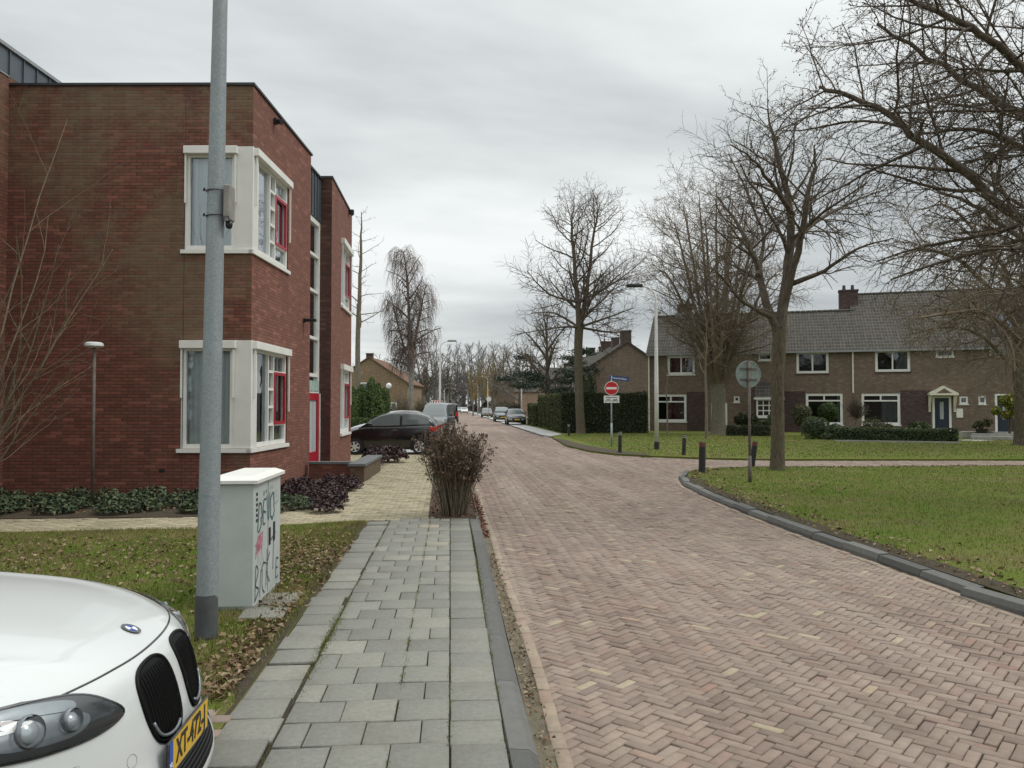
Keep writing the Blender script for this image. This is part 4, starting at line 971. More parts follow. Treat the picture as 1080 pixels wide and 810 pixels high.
gable_house('brick_house', 'brown brick house with plain gable and four chimneys behind the tall hedge', X1, Y1_, 0, 8.2, 34, 5.25, 7.95, 'house_brick_mid', 'roof_tile', [(.6, 0, .95, 9.15), (4.5, -.2, .7, 8.8), (10.5, 0, 1.0, 8.9), (13, 0, .5, 8.5), (20, 0, 1, 8.9)], sidewins=5)
x, y = PD(536, 168); gable_house('brick_house', 'pinkish brick house with grey roof and a blank gable far down the right side', x, y, 0, 7.4, 16, 4.7, 7.2, 'house_brick_mid', 'roof_tile', [(5, 0, 1, 8.2)], sidewins=3)
x, y = PD(567, 150); gable_house('brick_house', 'pale brick house standing between the far gable and the dark conifer', x, y, R(84), 8, 4.2, 4.4, 6.0, 'house_brick_pale', 'roof_tile', [(3, 0, 1, 7)])
x, y = PD(618, 122); gable_house('brick_house', 'pale pink house glimpsed through the branches left of the big tree', x, y, R(80), 8, 7, 5.0, 7.6, 'house_brick_pale', 'roof_tile', [(3, 0, 1, 8.4)])
x, y = PD(389, 95); gable_house('brick_house', 'yellow brick house with steep gable and chimney behind the conifers on the left', x, y, R(-6), 9.4, 12, 4.5, 7.6, 'house_brick_yellow', 'roof_red', [(.5, 0, .75, 8.15)], wins=[(-1.0, .6, 3.2, 4.6), (2.0, 3.4, .8, 2.2)])
# ================================================================== text and strokes
def text_mesh(name, s, size, mat, parent, M4, ext=.001, bold=0.0, sx=1.0):
    cu = bpy.data.curves.new('lettering', 'FONT'); cu.body = s; cu.size = size; cu.extrude = ext; cu.offset = bold; cu.align_x = 'CENTER'; cu.align_y = 'CENTER'
    tmp = bpy.data.objects.new('lettering', cu); COL.objects.link(tmp)
    dg = bpy.context.evaluated_depsgraph_get(); me = bpy.data.meshes.new_from_object(tmp.evaluated_get(dg))
    bpy.data.objects.remove(tmp); me.name = name; me.transform(M4 @ Matrix.Diagonal((sx, 1, 1, 1)))
    me.materials.clear(); me.materials.append(M[mat])
    o = bpy.data.objects.new(name, me); COL.objects.link(o); o.parent = parent; return o
def basis(o, x, y):   # matrix with columns x (text right), y (text up), x×y (towards viewer), origin o
    x = Vector(x).normalized(); y = Vector(y).normalized(); z = x.cross(y).normalized(); y = z.cross(x)
    return Matrix(((x.x, y.x, z.x, o[0]), (x.y, y.y, z.y, o[1]), (x.z, y.z, z.z, o[2]), (0, 0, 0, 1)))
_sr = random.Random(17)
def strokes(name, lines, w, mat, parent, M4, wob=0):
    """flat ribbons along 2d polylines, drawn on a surface"""
    m = MB()
    for k, ln in enumerate(lines):
        if wob:   # a hand drawn line: smooth bends and a little shake
            q = smooth_path([(p[0]+_sr.gauss(0, wob), p[1]+_sr.gauss(0, wob), 0, 0) for p in ln], 5) if len(ln) > 1 else ln; ln = [(p[0], p[1]) for p in q]
        pts = [Vector(p) for p in ln]; L, Rr = [], []
        for i, p in enumerate(pts):
            d = (pts[min(i+1, len(pts)-1)]-pts[max(i-1, 0)]); d = d.normalized() if d.length else Vector((1, 0)); n = Vector((-d.y, d.x))*w/2
            L.append(M4 @ Vector((p.x+n.x, p.y+n.y, .0006*(k % 5)))); Rr.append(M4 @ Vector((p.x-n.x, p.y-n.y, .0006*(k % 5))))
        n_ = len(pts); m.add(L+Rr, [(i, i+1, n_+i+1, n_+i) for i in range(n_-1)])
    return m.build(name, M[mat], parent, uv=False)
def arc(cx, cy, rx, ry, a0, a1, n=10): return [(cx+rx*math.cos(R(a0+(a1-a0)*i/n)), cy+ry*math.sin(R(a0+(a1-a0)*i/n))) for i in range(n+1)]
# ================================================================== street furniture
t = NT('galvanised'); n1 = t.noise(45, 4, .7, t.obj()); vo = t.n('TexVoronoi'); t.l(t.obj(), vo.inputs['Vector']); vo.inputs['Scale'].default_value = 70
c = t.ramp(vo.outputs['Distance'], (.0, (.20, .23, .24, 1)), (.8, (.275, .31, .32, 1))); c = t.mix(t.ramp(n1, (.45, 0), (.7, .5)), c, (.15, .18, .19, 1))
n2 = t.noise(4, 6, .7, t.obj()); c = t.mix(t.ramp(n2, (.5, 0), (.75, .4)), c, (.36, .40, .41, 1)); t.col(c).set(.55, .15); M['galvanised'] = t.m
plain('pole_sleeve', (.075, .082, .085, 1), .75, var=.3, scale=6)
plain('pole_white', (.62, .62, .60, 1), .5, var=.12, scale=3)
plain('grey_box', (.25, .235, .21, 1), .6, var=.3, scale=7)
plain('cabinet', (.44, .475, .46, 1), .5, var=.12, scale=2.5, bump=.05)
plain('lamp_diffuser', (.66, .68, .68, 1), .35, var=.05)
plain('marker_teal', (.01, .10, .13, 1), .5, var=.3); plain('marker_pink', (.55, .12, .22, 1), .5, var=.3); plain('marker_black', (.012, .012, .016, 1), .5); plain('marker_violet', (.035, .03, .08, 1), .5, var=.4)
plain('sign_red', (.50, .012, .02, 1), .4, var=.08); plain('sign_white', (.72, .72, .70, 1), .4, var=.06); plain('sign_blue', (.015, .05, .20, 1), .4, var=.1)
plain('sign_back', (.24, .29, .27, 1), .5, .2, var=.35, scale=9); plain('rust_pole', (.14, .115, .10, 1), .8, .1, var=.4, scale=12)
plain('bollard_black', (.018, .019, .02, 1), .6, var=.4, scale=5); plain('bollard_red', (.22, .035, .025, 1), .6); plain('bollard_grey', (.3, .3, .28, 1), .6)
# foreground lamp post (base at 217,672)
bx0, by0 = G(217.5, 672); lp = empty('street_lamp', bx0, by0, 0, 0, 'thick galvanised lamp post in the foreground with a small grey box strapped to it', 'street lamp')
def pxw(px, d): return px*d/FPX
m = MB(); prof = [(.079, 0), (.077, .9), (.067, 2.6), (.054, 4.6), (.045, 7.0)]
lean = lambda z: (.011*z, 0)
m.tube([(*lean(z), z) for r_, z in prof], [r_ for r_, z in prof], 28); m.build('pole', M['galvanised'], lp, smooth=True, auto=40)
m = MB(); m.tube([(0, 0, -.02), (0, 0, .32)], [.0825, .0815], 28); m.build('base_sleeve', M['pole_sleeve'], lp, smooth=True, auto=40)
m = MB(); m.tube([(.077, 0, 7.0), (.09, 0, 7.3), (.17, 0, 7.55), (.5, 0, 7.68), (1.2, 0, 7.75)], .035, 12); m.build('arm', M['galvanised'], lp, smooth=True)
m = MB(); m.box(1.1, 1.75, -.13, .13, 7.68, 7.82, bev=.04); m.build('lamp_head', M['grey_box'], lp)
# strapped sensor box
za, zb_ = ZD(238, 5.95), ZD(196, 5.95)
sb = empty('sensor_box', bx0+.147, by0-.02, -YAW, (za+zb_)/2, 'small weathered grey sensor box strapped to the galvanised post with a black lens below', 'box')
hh = (zb_-za)/2
m = MB(); m.box(-.035, .018, -.055, .06, -hh+.03, hh, bev=.010); m.build('casing', M['grey_box'], sb, auto=30)
m = MB(); m.box(-.03, .014, -.058, -.050, -hh+.02, -hh+.06, bev=.003); m.lathe([(0, -.030), (.020, -.020), (.026, 0), (.026, .03), (0, .03)], (-.006, 0, -hh), 16); m.build('lens_dome', M['black_plastic'], sb, smooth=True)
for z in (hh-.04, -hh+.07):
    m = MB()
    ring = [(-.105+.080*math.cos(a), .02+.080*math.sin(a), z) for a in np.linspace(0, 2*PI, 25)]; m.tube(ring, .0045, 5)
    m.tube([(-.19, -.02, z), (-.17, -.062, z+.002)], .008, 6)
    m.build('strap', M['black_plastic'], sb)
# slim path lamp in the bed
x, y = PD(99, 13.6); pL = empty('path_lamp', x, y, -YAW, 0, 'slim grey path lamp with flat white head in front of the brick wall', 'lamp')
zt = ZD(366, 13.6); m = MB(); m.tube([(0, 0, -.05), (.0, 0, zt)], .026, 12); m.build('pole', M['rust_pole'], pL, smooth=True)
m = MB(); m.lathe([(0, 0), (.12, .0), (.155, .03), (.15, .07), (.11, .095), (0, .10)], (-.01, 0, zt-.01), 20); m.build('lamp_head', M['lamp_diffuser'], pL, smooth=True, auto=50)
# utility cabinet with graffiti
ax, ay = G(267, 643); ca = empty('utility_cabinet', ax, ay, R(-.5), 0, 'pale grey utility cabinet covered in graffiti on the grass beside the pavement', 'cabinet')
hw, dp, hz_ = .37, 1.0, 1.06
m = MB(); m.box(-hw, 0, 0, dp, -.02, hz_, bev=.008); bd = m.build('body', M['cabinet'], ca, auto=30)
m = MB(); z0 = hz_+.003
m.add([(-hw-.03, -.035, z0), (.035, -.035, z0), (.035, dp+.03, z0), (-hw-.03, dp+.03, z0), (-hw-.03, -.035, z0+.028), (.035, -.035, z0+.028), (.035, dp+.03, z0+.028), (-hw-.03, dp+.03, z0+.028),
       (-hw+.04, .06, z0+.062), (-.035, .06, z0+.062), (-.035, dp-.06, z0+.062), (-hw+.04, dp-.06, z0+.062)],
      ((0, 3, 2, 1), (0, 1, 5, 4), (1, 2, 6, 5), (2, 3, 7, 6), (3, 0, 4, 7), (4, 5, 9, 8), (5, 6, 10, 9), (6, 7, 11, 10), (7, 4, 8, 11), (8, 9, 10, 11))); m.build('lid', M['white_panel'], ca)
m = MB(); m.box(-hw+.0, .004, .0, dp, -.03, .03); m.build('plinth', M['concrete'], ca)
m = MB(); m.box(.0003, .002, .495, .501, .04, hz_-.02); m.build('door_seam', M['marker_black'], ca)
m = MB()
for k in range(6): m.box(.0, .003, .065, .115, hz_-.08-.045*k-.03, hz_-.08-.045*k-.005)
m.build('vent_slots', M['black_plastic'], ca)
m = MB(); m.box(.0, .01, .53, .575, .45, .61, bev=.003); m.box(.0, .01, .70, .745, .46, .64, bev=.003); m.build('lock', M['black_plastic'], ca)
Mf = basis((.0045, 0, 0), (0, 1, 0), (0, 0, 1))
def tf(l, ox, oy, s, sh=0): return [[(ox+(x+y*sh)*s, oy+y*s) for x, y in ln] for ln in l]
D_ = [[(0, 0), (.02, 1)], arc(0, .5, .5, .52, 90, -90)]; E_ = [[(.5, 1), (.05, .95), (0, .05), (.5, 0)], [(0, .5), (.4, .52)]]; V_ = [[(0, 1), (.28, 0), (.5, 1)]]; O_ = [arc(.3, .5, .3, .5, 80, 450, 16)]
dv_ = tf(D_, .13, .64, .24, .1)+tf(E_, .29, .67, .22, .1)+tf(V_, .42, .68, .24, .05)+tf(O_, .58, .67, .24)+[[(.34, .93), (.345, .96)], [(.42, .94), (.425, .97)]]
strokes('graffiti', dv_, .017, 'marker_teal', ca, Mf, .008)
g_ = random.Random(4)
pk = [[(.07+.03*i+g_.uniform(-.02, .02), .45+g_.uniform(-.05, .05)), (.09+.03*i+g_.uniform(-.02, .03), .58+g_.uniform(-.05, .05)), (.11+.03*i, .50+g_.uniform(-.06, .06))] for i in range(7)]+[[(.04, .52), (.30, .62)], [(.06, .46), (.26, .50)]]
strokes('graffiti', pk, .009, 'marker_pink', ca, Mf, .006)
B_ = [[(0, 0), (.05, 1.1), (.35, .9), (.08, .55), (.42, .35), (0, 0)]]; I_ = [[(.05, 0), (.15, .9)]]; C_ = [arc(.35, .5, .3, .5, 60, 300, 10)]; K_ = [[(0, 0), (.1, 1.15)], [(.5, .95), (.06, .45), (.6, 0)]]; T_ = [[(.2, 0), (.28, 1.1)], [(-.05, .95), (.6, 1.2)]]
bk = tf(B_, .05, .05, .27, .05)+tf(I_, .20, .06, .26)+tf(C_, .26, .07, .26)+tf(K_, .42, .12, .27)+tf(T_, .62, .2, .28)+tf(E_, .82, .10, .17)
strokes('graffiti', bk, .013, 'marker_violet', ca, Mf, .013)
sm = [[(.10, .33), (.16, .42), (.22, .33), (.30, .40), (.36, .30)], [(.72, .86), (.77, .93), (.80, .85), (.86, .92), (.9, .84)], [(.70, .8), (.9, .82)], [(.55, .96), (.62, .99), (.66, .95)]]
strokes('graffiti', sm, .006, 'sign_back', ca, Mf)
# ---- street lamps along the road
def road_lamp(x, y, z, side, label, ht=6.55, group='lamps lining the street'):
    o = empty('street_lamp', x, y, 0, z, label, 'street lamp', group)
    m = MB(); m.tube([(0, 0, -.05), (0, 0, .30)], .105, 12); m.build('base_sleeve', M['bollard_black'], o)
    m = MB(); m.tube([(0, 0, .302), (0, 0, 2.6), (0, 0, 5.6), (0, 0, ht-.55), (side*.08, 0, ht-.28), (side*.30, 0, ht-.08), (side*.62, 0, ht)], [.088, .082, .055, .045, .04, .036, .032], 12); m.build('pole', M['pole_white'], o, smooth=True)
    m = MB(); m.box(side*.55 if side > 0 else side*1.2, side*1.2 if side > 0 else side*.55, -.11, .11, ht-.06, ht+.07, bev=.035); m.build('lamp_head', M['bollard_black'] if abs(y) < 35 else M['grey_box'], o)
    return o
x, y = G(692.7, 474); road_lamp(x, y, 0, -1, 'white street lamp on the green in front of the end house, black foot')
m = MB()
for (px, d, side, lab) in ((464, 58, 1, 'white street lamp rising behind the parked black hatchback'), (550, 95, -1, 'street lamp behind the parked dark car nearest the hedge'), (514.4, 129, -1, 'street lamp beside the small round sign far along the road'),
                           (504, 167, -1, 'thin far street lamp next to the golden willow'), (493.3, 237, -1, 'farthest street lamp on the right of the road near the white cars'), (468.7, 207, 1, 'far street lamp on the left behind the car park'), (475.7, 273, 1, 'farthest street lamp on the left side of the road')):
    x, y = PD(px, d); road_lamp(x, y, 0, side, lab)
x, y = PD(410, 46); gl = empty('globe_lamp', x, y, 0, 0, 'post lamp with a white globe beside the green conifers', 'lamp'); z = ZD(406.8, 46)
m = MB(); m.tube([(0, 0, -.05), (0, 0, z-.15)], .035, 8); m.build('pole', M['dark_trim'], gl); m = MB(); m.lathe([(.165*math.sin(a), -.165*math.cos(a)) for a in np.linspace(0, PI, 9)], (0, 0, z), 14); m.build('globe', M['lamp_diffuser'], gl, smooth=True)
# ---- no entry sign with plates
x, y = G(645, 470.8); d = 34.0; an = -YAW
sg = empty('no_entry_sign', x, y, an, 0, 'round red no entry sign with white plate below and blue street name plate above', 'traffic sign')
zt = ZD(409.6, d); rr = .30
m = MB(); m.tube([(0, 0, -.1), (0, 0, zt+.55)], .034, 12); m.tube([(0, 0, -.1), (0, 0, 1.0)], .042, 12); m.build('pole', M['galvanised'], sg, smooth=True)
def disc(m, r, y0, y1, cz, n=36, cx=0): m.tube([(cx, y1, cz), (cx, y0, cz)], r, n)
m = MB(); disc(m, rr, -.065, -.045, zt); sf = m.build('sign_face', M['sign_white'], sg)
m = MB(); disc(m, rr*.92, -.068, -.0651, zt); m.build('red_disc', M['sign_red'], sf)
m = MB(); m.box(-rr*.74, rr*.74, -.072, -.0681, zt-.048, zt+.048); m.build('white_bar', M['sign_white'], sf)
m = MB(); z1 = zt-rr-.02; m.box(-.33, .33, -.06, -.045, z1-.31, z1, bev=.004); sp = m.build('sub_plate', M['sign_white'], sg)
text_mesh('lettering', 'uitgezonderd', .095, 'marker_black', sp, basis((0, -.0615, z1-.07), (1, 0, 0), (0, 0, 1)), bold=.002)
def cyc(ox, s, motor):
    l = [arc(ox-.075*s, z1-.225, .045*s, .045*s, 0, 360, 14), arc(ox+.075*s, z1-.225, .045*s, .045*s, 0, 360, 14), [(ox-.075*s, z1-.225), (ox-.02*s, z1-.165), (ox+.055*s, z1-.165), (ox+.075*s, z1-.225)], [(ox-.02*s, z1-.165), (ox, z1-.225), (ox+.05*s, z1-.165)], [(ox+.045*s, z1-.14), (ox+.07*s, z1-.145)], [(ox-.04*s, z1-.15), (ox-.005, z1-.15)]]
    if motor: l.append([(ox-.06*s, z1-.2), (ox+.05*s, z1-.2)])
    return l
strokes('bicycle_symbol', cyc(-.15, 1.1, False), .014, 'marker_black', sp, basis((0, -.0615, 0), (1, 0, 0), (0, 0, 1)))
strokes('moped_symbol', cyc(.15, 1.1, True), .017, 'marker_black', sp, basis((0, -.0615, 0), (1, 0, 0), (0, 0, 1)))
zn = ZD(399.3, d); m = MB(); tilt = -.10
npl = MB(); Mx = basis((.33, -.03, zn), (math.cos(tilt), 0, math.sin(tilt)), (0, 0, 1))
vs = [Mx @ Vector(v) for v in ((-.42, -.09, 0), (.42, -.09, 0), (.42, .09, 0), (-.42, .09, 0), (-.42, -.09, -.015), (.42, -.09, -.015), (.42, .09, -.015), (-.42, .09, -.015))]
npl.add(vs, ((0, 1, 2, 3), (4, 7, 6, 5), (0, 4, 5, 1), (1, 5, 6, 2), (2, 6, 7, 3), (3, 7, 4, 0))); nn = npl.build('name_plate', M['sign_blue'], sg)
text_mesh('lettering', 'Prinsenhoflaan', .115, 'sign_white', nn, Mx @ Matrix.Translation((0, 0, .003)), bold=.001)
# ---- round sign seen from behind
x, y = G(791, 510.2); rs = empty('round_sign', x, y, -YAW+R(12), 0, 'weathered round traffic sign seen from behind on a brown pole by the trunk', 'traffic sign')
zt = ZD(394, 17.2); m = MB(); m.tube([(0, 0, -.1), (0, 0, zt+.30)], .030, 12); m.tube([(0, 0, -.1), (0, 0, .62)], .040, 12); m.build('pole', M['rust_pole'], rs, smooth=True)
m = MB(); disc(m, .295, .034, .045, zt, 40); m.tube([(.295*math.cos(a), .034, zt+.295*math.sin(a)) for a in np.linspace(0, 2*PI, 41)], .010, 6); m.build('sign_plate', M['sign_back'], rs, smooth=True, auto=35)
m = MB()
for dz in (-.12, .12): m.box(-.20, .20, .018, .0335, zt+dz-.015, zt+dz+.015)
m.box(-.05, .05, -.035, .0, zt-.14, zt-.10); m.box(-.05, .05, -.035, .0, zt+.10, zt+.14); m.build('bracket', M['rust_pole'], rs)
x, y = PD(515.5, 112); fs = empty('round_sign', x, y, 0, 0, 'small round white sign on a pole far down the right pavement', 'traffic sign')
m = MB(); m.tube([(0, 0, -.1), (0, 0, 3.1)], .04, 8); m.build('pole', M['galvanised'], fs); m = MB(); disc(m, .36, -.06, -.045, 2.75, 20); m.build('sign_plate', M['sign_white'], fs)
# ---- bollards
def bollard(px, py, top, lean, label, red=True, w=.068):
    x, y = G(px, py); d = HC*FPX/(py-428.5); h = ZD(top, d)
    o = empty('bollard', x, y, -YAW, 0, label, 'bollard', 'bollards around the road junction'); o.rotation_euler = (0, lean, -YAW)
    m = MB(); m.lathe([(w*1.12, -.12), (w*1.1, 0), (w*1.02, h*.15), (w, h-.14), (w, h-.02), (w*.8, h), (0, h)], n=16); m.build('post', M['bollard_black'], o, smooth=True, auto=40)
    m = MB(); mt = 'bollard_red' if red else 'bollard_grey'
    for z in (h-.06, h-.12): m.lathe([(w*1.005, z), (w*1.03, z+.004), (w*1.03, z+.026), (w*1.005, z+.03)], n=16)
    m.build('reflective_band', M[mt], o, smooth=True)
bollard(740.4, 499.8, 466, .02, 'black bollard with red bands at the tip of the grass island', w=.085)
bollard(792.8, 493.3, 465.3, .14, 'black bollard leaning over behind the round sign pole', w=.078)
bollard(721, 480, 458.3, .05, 'black bollard on the verge to the right of the white lamp post', False)
bollard(653.8, 477.4, 455.5, .01, 'black bollard right beside the no entry sign', False)
bollard(600, 459.5, 447.5, .0, 'small dark bollard in front of the tall hedge', False)
# far chevron boards left
x, y = PD(461, 62); cb_ = empty('chevron_board', x, y, 0, 0, 'red and white striped board standing among the parked cars', 'sign')
m = MB(); m.box(-.42, .42, -.02, .02, 1.75, 2.2); bb = m.build('board', M['sign_white'], cb_); m = MB()
for i in range(4): m.prism([(0, 0)]*3, 0, 0) if False else m.add([(-.40+i*.2, -.024, 1.77), (-.30+i*.2, -.024, 1.77), (-.20+i*.2, -.024, 2.18), (-.30+i*.2, -.024, 2.18)], ((0, 1, 2, 3),))
m.build('red_stripes', M['sign_red'], bb); m = MB(); m.tube([(-.3, 0, 0), (-.3, 0, 1.75)], .03, 6); m.tube([(.3, 0, 0), (.3, 0, 1.75)], .03, 6); m.build('post', M['galvanised'], cb_)
# garden kerb in front of the terrace
a, b = G(880, 465.5), G(1012, 467.5); m = MB(); rot_bar(m, a, b, .12, -.1, .07); tag(m.build('garden_kerb', M['concrete']), 'low pale concrete edging between the verge and the clipped hedge', 'kerb')
a, b = G(1013, 464), G(1040, 465); m = MB(); rot_bar(m, a, b, 1.6, -.1, .012); tag(m.build('garden_path', M['concrete']), kind='structure')
x, y = G(1021.5, 462); pb = MB(); pb.box(-.35, .35, -.2, .2, 0, .36, bev=.01); o = pb.build('planter_box', M['concrete'], None, loc=(x, y, 0), rz=FT.a); tag(o, 'small grey concrete block by the garden path', 'block')
x, y = G(1062, 464); pb = MB(); pb.box(-1.6, 1.6, -.25, .25, 0, .18); pb.box(-1.5, 1.5, .26, .6, 0, .3); o = pb.build('low_step', M['concrete'], None, loc=(x, y, 0), rz=FT.a); tag(o, 'low stone step in front of the right hand house door', 'step')
# ================================================================== bark and foliage
def bark(name, a, b, moss=None, sc=1.0):
    t = NT(name); mp = t.n('Mapping'); t.l(t.pos(), mp.inputs[0]); mp.inputs['Scale'].default_value = (1, 1, .25)
    n = t.noise(22*sc, 6, .75, mp.outputs[0], .3); c = t.ramp(n, (.35, a), (.68, b))
    if moss: c = t.mix(t.ramp(t.noise(2.5, 5, .7, t.pos()), (.45, 0), (.65, .6)), c, moss)
    t.col(c).set(.95, spec=.15); t.bump(n, .9, .03); M[name] = t.m
bark('bark', (.055, .043, .032, 1), (.19, .155, .115, 1), (.11, .105, .06, 1))
bark('bark_pale', (.085, .074, .058, 1), (.25, .22, .175, 1), (.14, .14, .09, 1))
bark('twig_dark', (.072, .060, .046, 1), (.18, .148, .115, 1)); bark('twig_brown', (.125, .10, .072, 1), (.24, .195, .14, 1)); bark('twig_red', (.12, .088, .078, 1), (.23, .18, .16, 1))
bark('twig_gold', (.20, .145, .06, 1), (.36, .26, .11, 1)); bark('birch_bark', (.09, .085, .08, 1), (.45, .43, .40, 1)); bark('twig_grey', (.13, .122, .115, 1), (.22, .21, .20, 1))  # the grey far twigs are paled: distance haze put into the colour
bark('twig_tan', (.12, .10, .07, 1), (.24, .20, .14, 1))
def leafmat(name, stops, **k): pal(name, stops, .6, 9, 0, spec=.35, **k)
leafmat('hedge_leaf', ((0, (.014, .022, .008, 1)), (.4, (.032, .05, .016, 1)), (.8, (.065, .085, .026, 1)), (1, (.12, .10, .04, 1))))
leafmat('hedge_leaf_side', ((0, (.025, .035, .010, 1)), (.45, (.06, .085, .02, 1)), (.8, (.11, .13, .035, 1)), (1, (.17, .12, .05, 1))))
leafmat('conifer_leaf', ((0, (.018, .04, .008, 1)), (.5, (.055, .10, .018, 1)), (1, (.11, .16, .03, 1))))
leafmat('box_leaf', ((0, (.03, .052, .02, 1)), (.5, (.07, .105, .04, 1)), (1, (.13, .17, .06, 1))))
leafmat('olive_leaf', ((0, (.045, .055, .02, 1)), (.5, (.10, .11, .04, 1)), (1, (.17, .15, .07, 1))))
leafmat('bright_leaf', ((0, (.08, .14, .02, 1)), (.5, (.24, .28, .04, 1)), (1, (.50, .42, .08, 1))))
leafmat('rhodo_leaf', ((0, (.018, .035, .018, 1)), (.5, (.05, .078, .035, 1)), (.9, (.10, .13, .06, 1)), (1, (.20, .16, .07, 1))))
leafmat('purple_leaf', ((0, (.022, .010, .014, 1)), (.5, (.055, .028, .034, 1)), (.9, (.10, .055, .055, 1)), (1, (.16, .11, .08, 1))))
leafmat('dry_flower', ((0, (.07, .045, .032, 1)), (.5, (.14, .088, .060, 1)), (.9, (.21, .145, .095, 1)), (1, (.24, .10, .065, 1))))
leafmat('seed', ((0, (.10, .07, .045, 1)), (1, (.20, .14, .09, 1))))
leafmat('pine_leaf', ((0, (.010, .022, .014, 1)), (.5, (.022, .042, .025, 1)), (1, (.05, .07, .035, 1))))
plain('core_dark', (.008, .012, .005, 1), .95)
plain('stake', (.2, .17, .13, 1), .9, var=.3)
plain('pot', (.03, .022, .02, 1), .6)
def join_np(name, parts, mat, parent):
    V, F, o = [], [], 0
    for v, f in parts: V.append(v); F.append(f+o); o += len(v)
    return np_mesh(name, np.concatenate(V), np.concatenate(F), mat, parent)
def local_tree(name, x, y, label, group=None, cat='tree', z=0): return empty(name, x, y, 0, z, label, cat, group)
# ---- recipes
def P_(**k): return k
LIMB = P_(seg=7, k=6, wig=.10, up=.06, ang=50, ratio=.45, kids=9, **{'from': .2}, rmin=.012, tip=.3)
def std(density=1.0, twig=.0055, droop=0.0, seed_up=.03, l2=.42, reach=1.0, ang=(52, 48, 45), pm=1.0):
    return [P_(seg=8, k=6, wig=.09, up=.05, ang=ang[0], ratio=.46*reach, kids=int(11*density), **{'from': .15}, rmin=.010, tip=.22, rr=.5),
            P_(seg=6, k=4, wig=.12, up=seed_up, ang=ang[1], ratio=l2, kids=9, per_m=5.2*density*pm, **{'from': .10}, rmin=.0060, tip=.35, rr=.45),
            P_(seg=4, k=3, wig=.16, up=seed_up*.7-droop, ang=ang[2], ratio=.45, kids=9, per_m=7.5*density*pm, **{'from': .10}, rmin=twig, tip=.5, rr=.6),
            P_(seg=3, k=3, wig=.2, up=-droop*1.2+.02, ang=42, ratio=.5, kids=0, **{'from': .2}, rmin=twig, tip=.6)]
def finish_tree(o, T, trunkT, bk='bark', tw='twig_dark', leaf=None):
    V, F = trunkT.mesh(); np_mesh('trunk', V, F, M[bk], o, smooth=True)
    V, F = T.mesh(); c = np_mesh('crown', V, F, M[tw], o, smooth=True)
    if leaf:
        r = np.random.default_rng(5); tips = np.array(T.tips); keep = r.uniform(size=len(tips)) < leaf[2]; tips = tips[keep]+r.normal(0, .03, (keep.sum(), 3)); tips[:, 2] -= leaf[1]*.4
        V, F = leaves(tips, leaf[1], r, aspect=.45); np_mesh('hanging_seeds', V, F, M[leaf[0]], o)
    return o
def trunk_path(T, ctrl, k=14, n=5, seed=0, flare=True):
    p = smooth_path(ctrl, n); T.add([a[:3] for a in p], [a[3] for a in p], k); return p
# ---------- T1: forked street tree on the tip of the island
x, y = G(820, 497); d1 = 20.9
def tx(px, py, d, base, dd=0):   # picture column/row at depth d -> local coordinates of a tree standing at base
    w = PD(px, d+dd); return (w[0]-base[0], w[1]-base[1], ZD(py, d+dd))
rn = random.Random(21); B = (x, y); o = local_tree('street_tree', x, y, 'bare tree with forked trunk on the tip of the grass island, round sign beside it')
TT, T = Tubes(), Tubes(); q = lambda px, py, dd=0: tx(px, py, d1, B, dd)
trunk_path(TT, [(0, 0, -.1, .28), (.0, 0, .12, .20), (*q(820, 450), .17), (*q(820, 400), .172), (*q(822, 365), .185), (*q(823, 345), .175)], 16)
prm = std(1.0, .0052, .01, pm=.9); prm[1]['shape'] = prm[2]['shape'] = lambda f: 1.05-.35*f
limb(T, rn, [(*q(823, 350), .15), (*q(831, 290), .125), (*q(836, 230), .10), (*q(826, 180), .07), (*q(818, 140), .04), (*q(812, 112), .015)], 0, prm, 10, 4, .25, 17)
limb(T, rn, [(*q(820, 352), .125), (*q(806, 310), .10), (*q(797, 270, .4), .075), (*q(780, 235, .8), .05), (*q(757, 205, 1.2), .02)], 0, prm, 9, 4, .3, 12)
limb(T, rn, [(*q(826, 330), .12), (*q(843, 265, -.4), .09), (*q(852, 215, -.8), .07), (*q(862, 175, -1.0), .04), (*q(862, 150, -1.2), .016)], 0, prm, 9, 4, .3, 12)
limb(T, rn, [(*q(834, 262), .09), (*q(858, 236, 1), .06), (*q(895, 215, 1.8), .04), (*q(930, 200, 2.4), .02)], 1, prm, 7, 4, .2, 12)
limb(T, rn, [(*q(838, 225), .08), (*q(815, 190, -1), .05), (*q(795, 165, -1.8), .03), (*q(772, 150, -2), .015)], 1, prm, 7, 4, .2, 12)
limb(T, rn, [(*q(832, 300), .08), (*q(870, 285, -1), .05), (*q(905, 262, -1.6), .03), (*q(945, 250, -2), .014)], 1, prm, 7, 4, .2, 12)
limb(T, rn, [(*q(816, 335), .07), (*q(785, 318, -1), .045), (*q(760, 290, -1.5), .025), (*q(740, 275, -2), .012)], 1, prm, 7, 4, .2, 11)
limb(T, rn, [(*q(800, 290), .07), (*q(806, 250, 1.4), .045), (*q(790, 200, 2), .03), (*q(770, 160, 2.2), .014)], 1, prm, 7, 4, .2, 11)
finish_tree(o, T, TT, 'bark', 'twig_dark', ('seed', .05, .25))
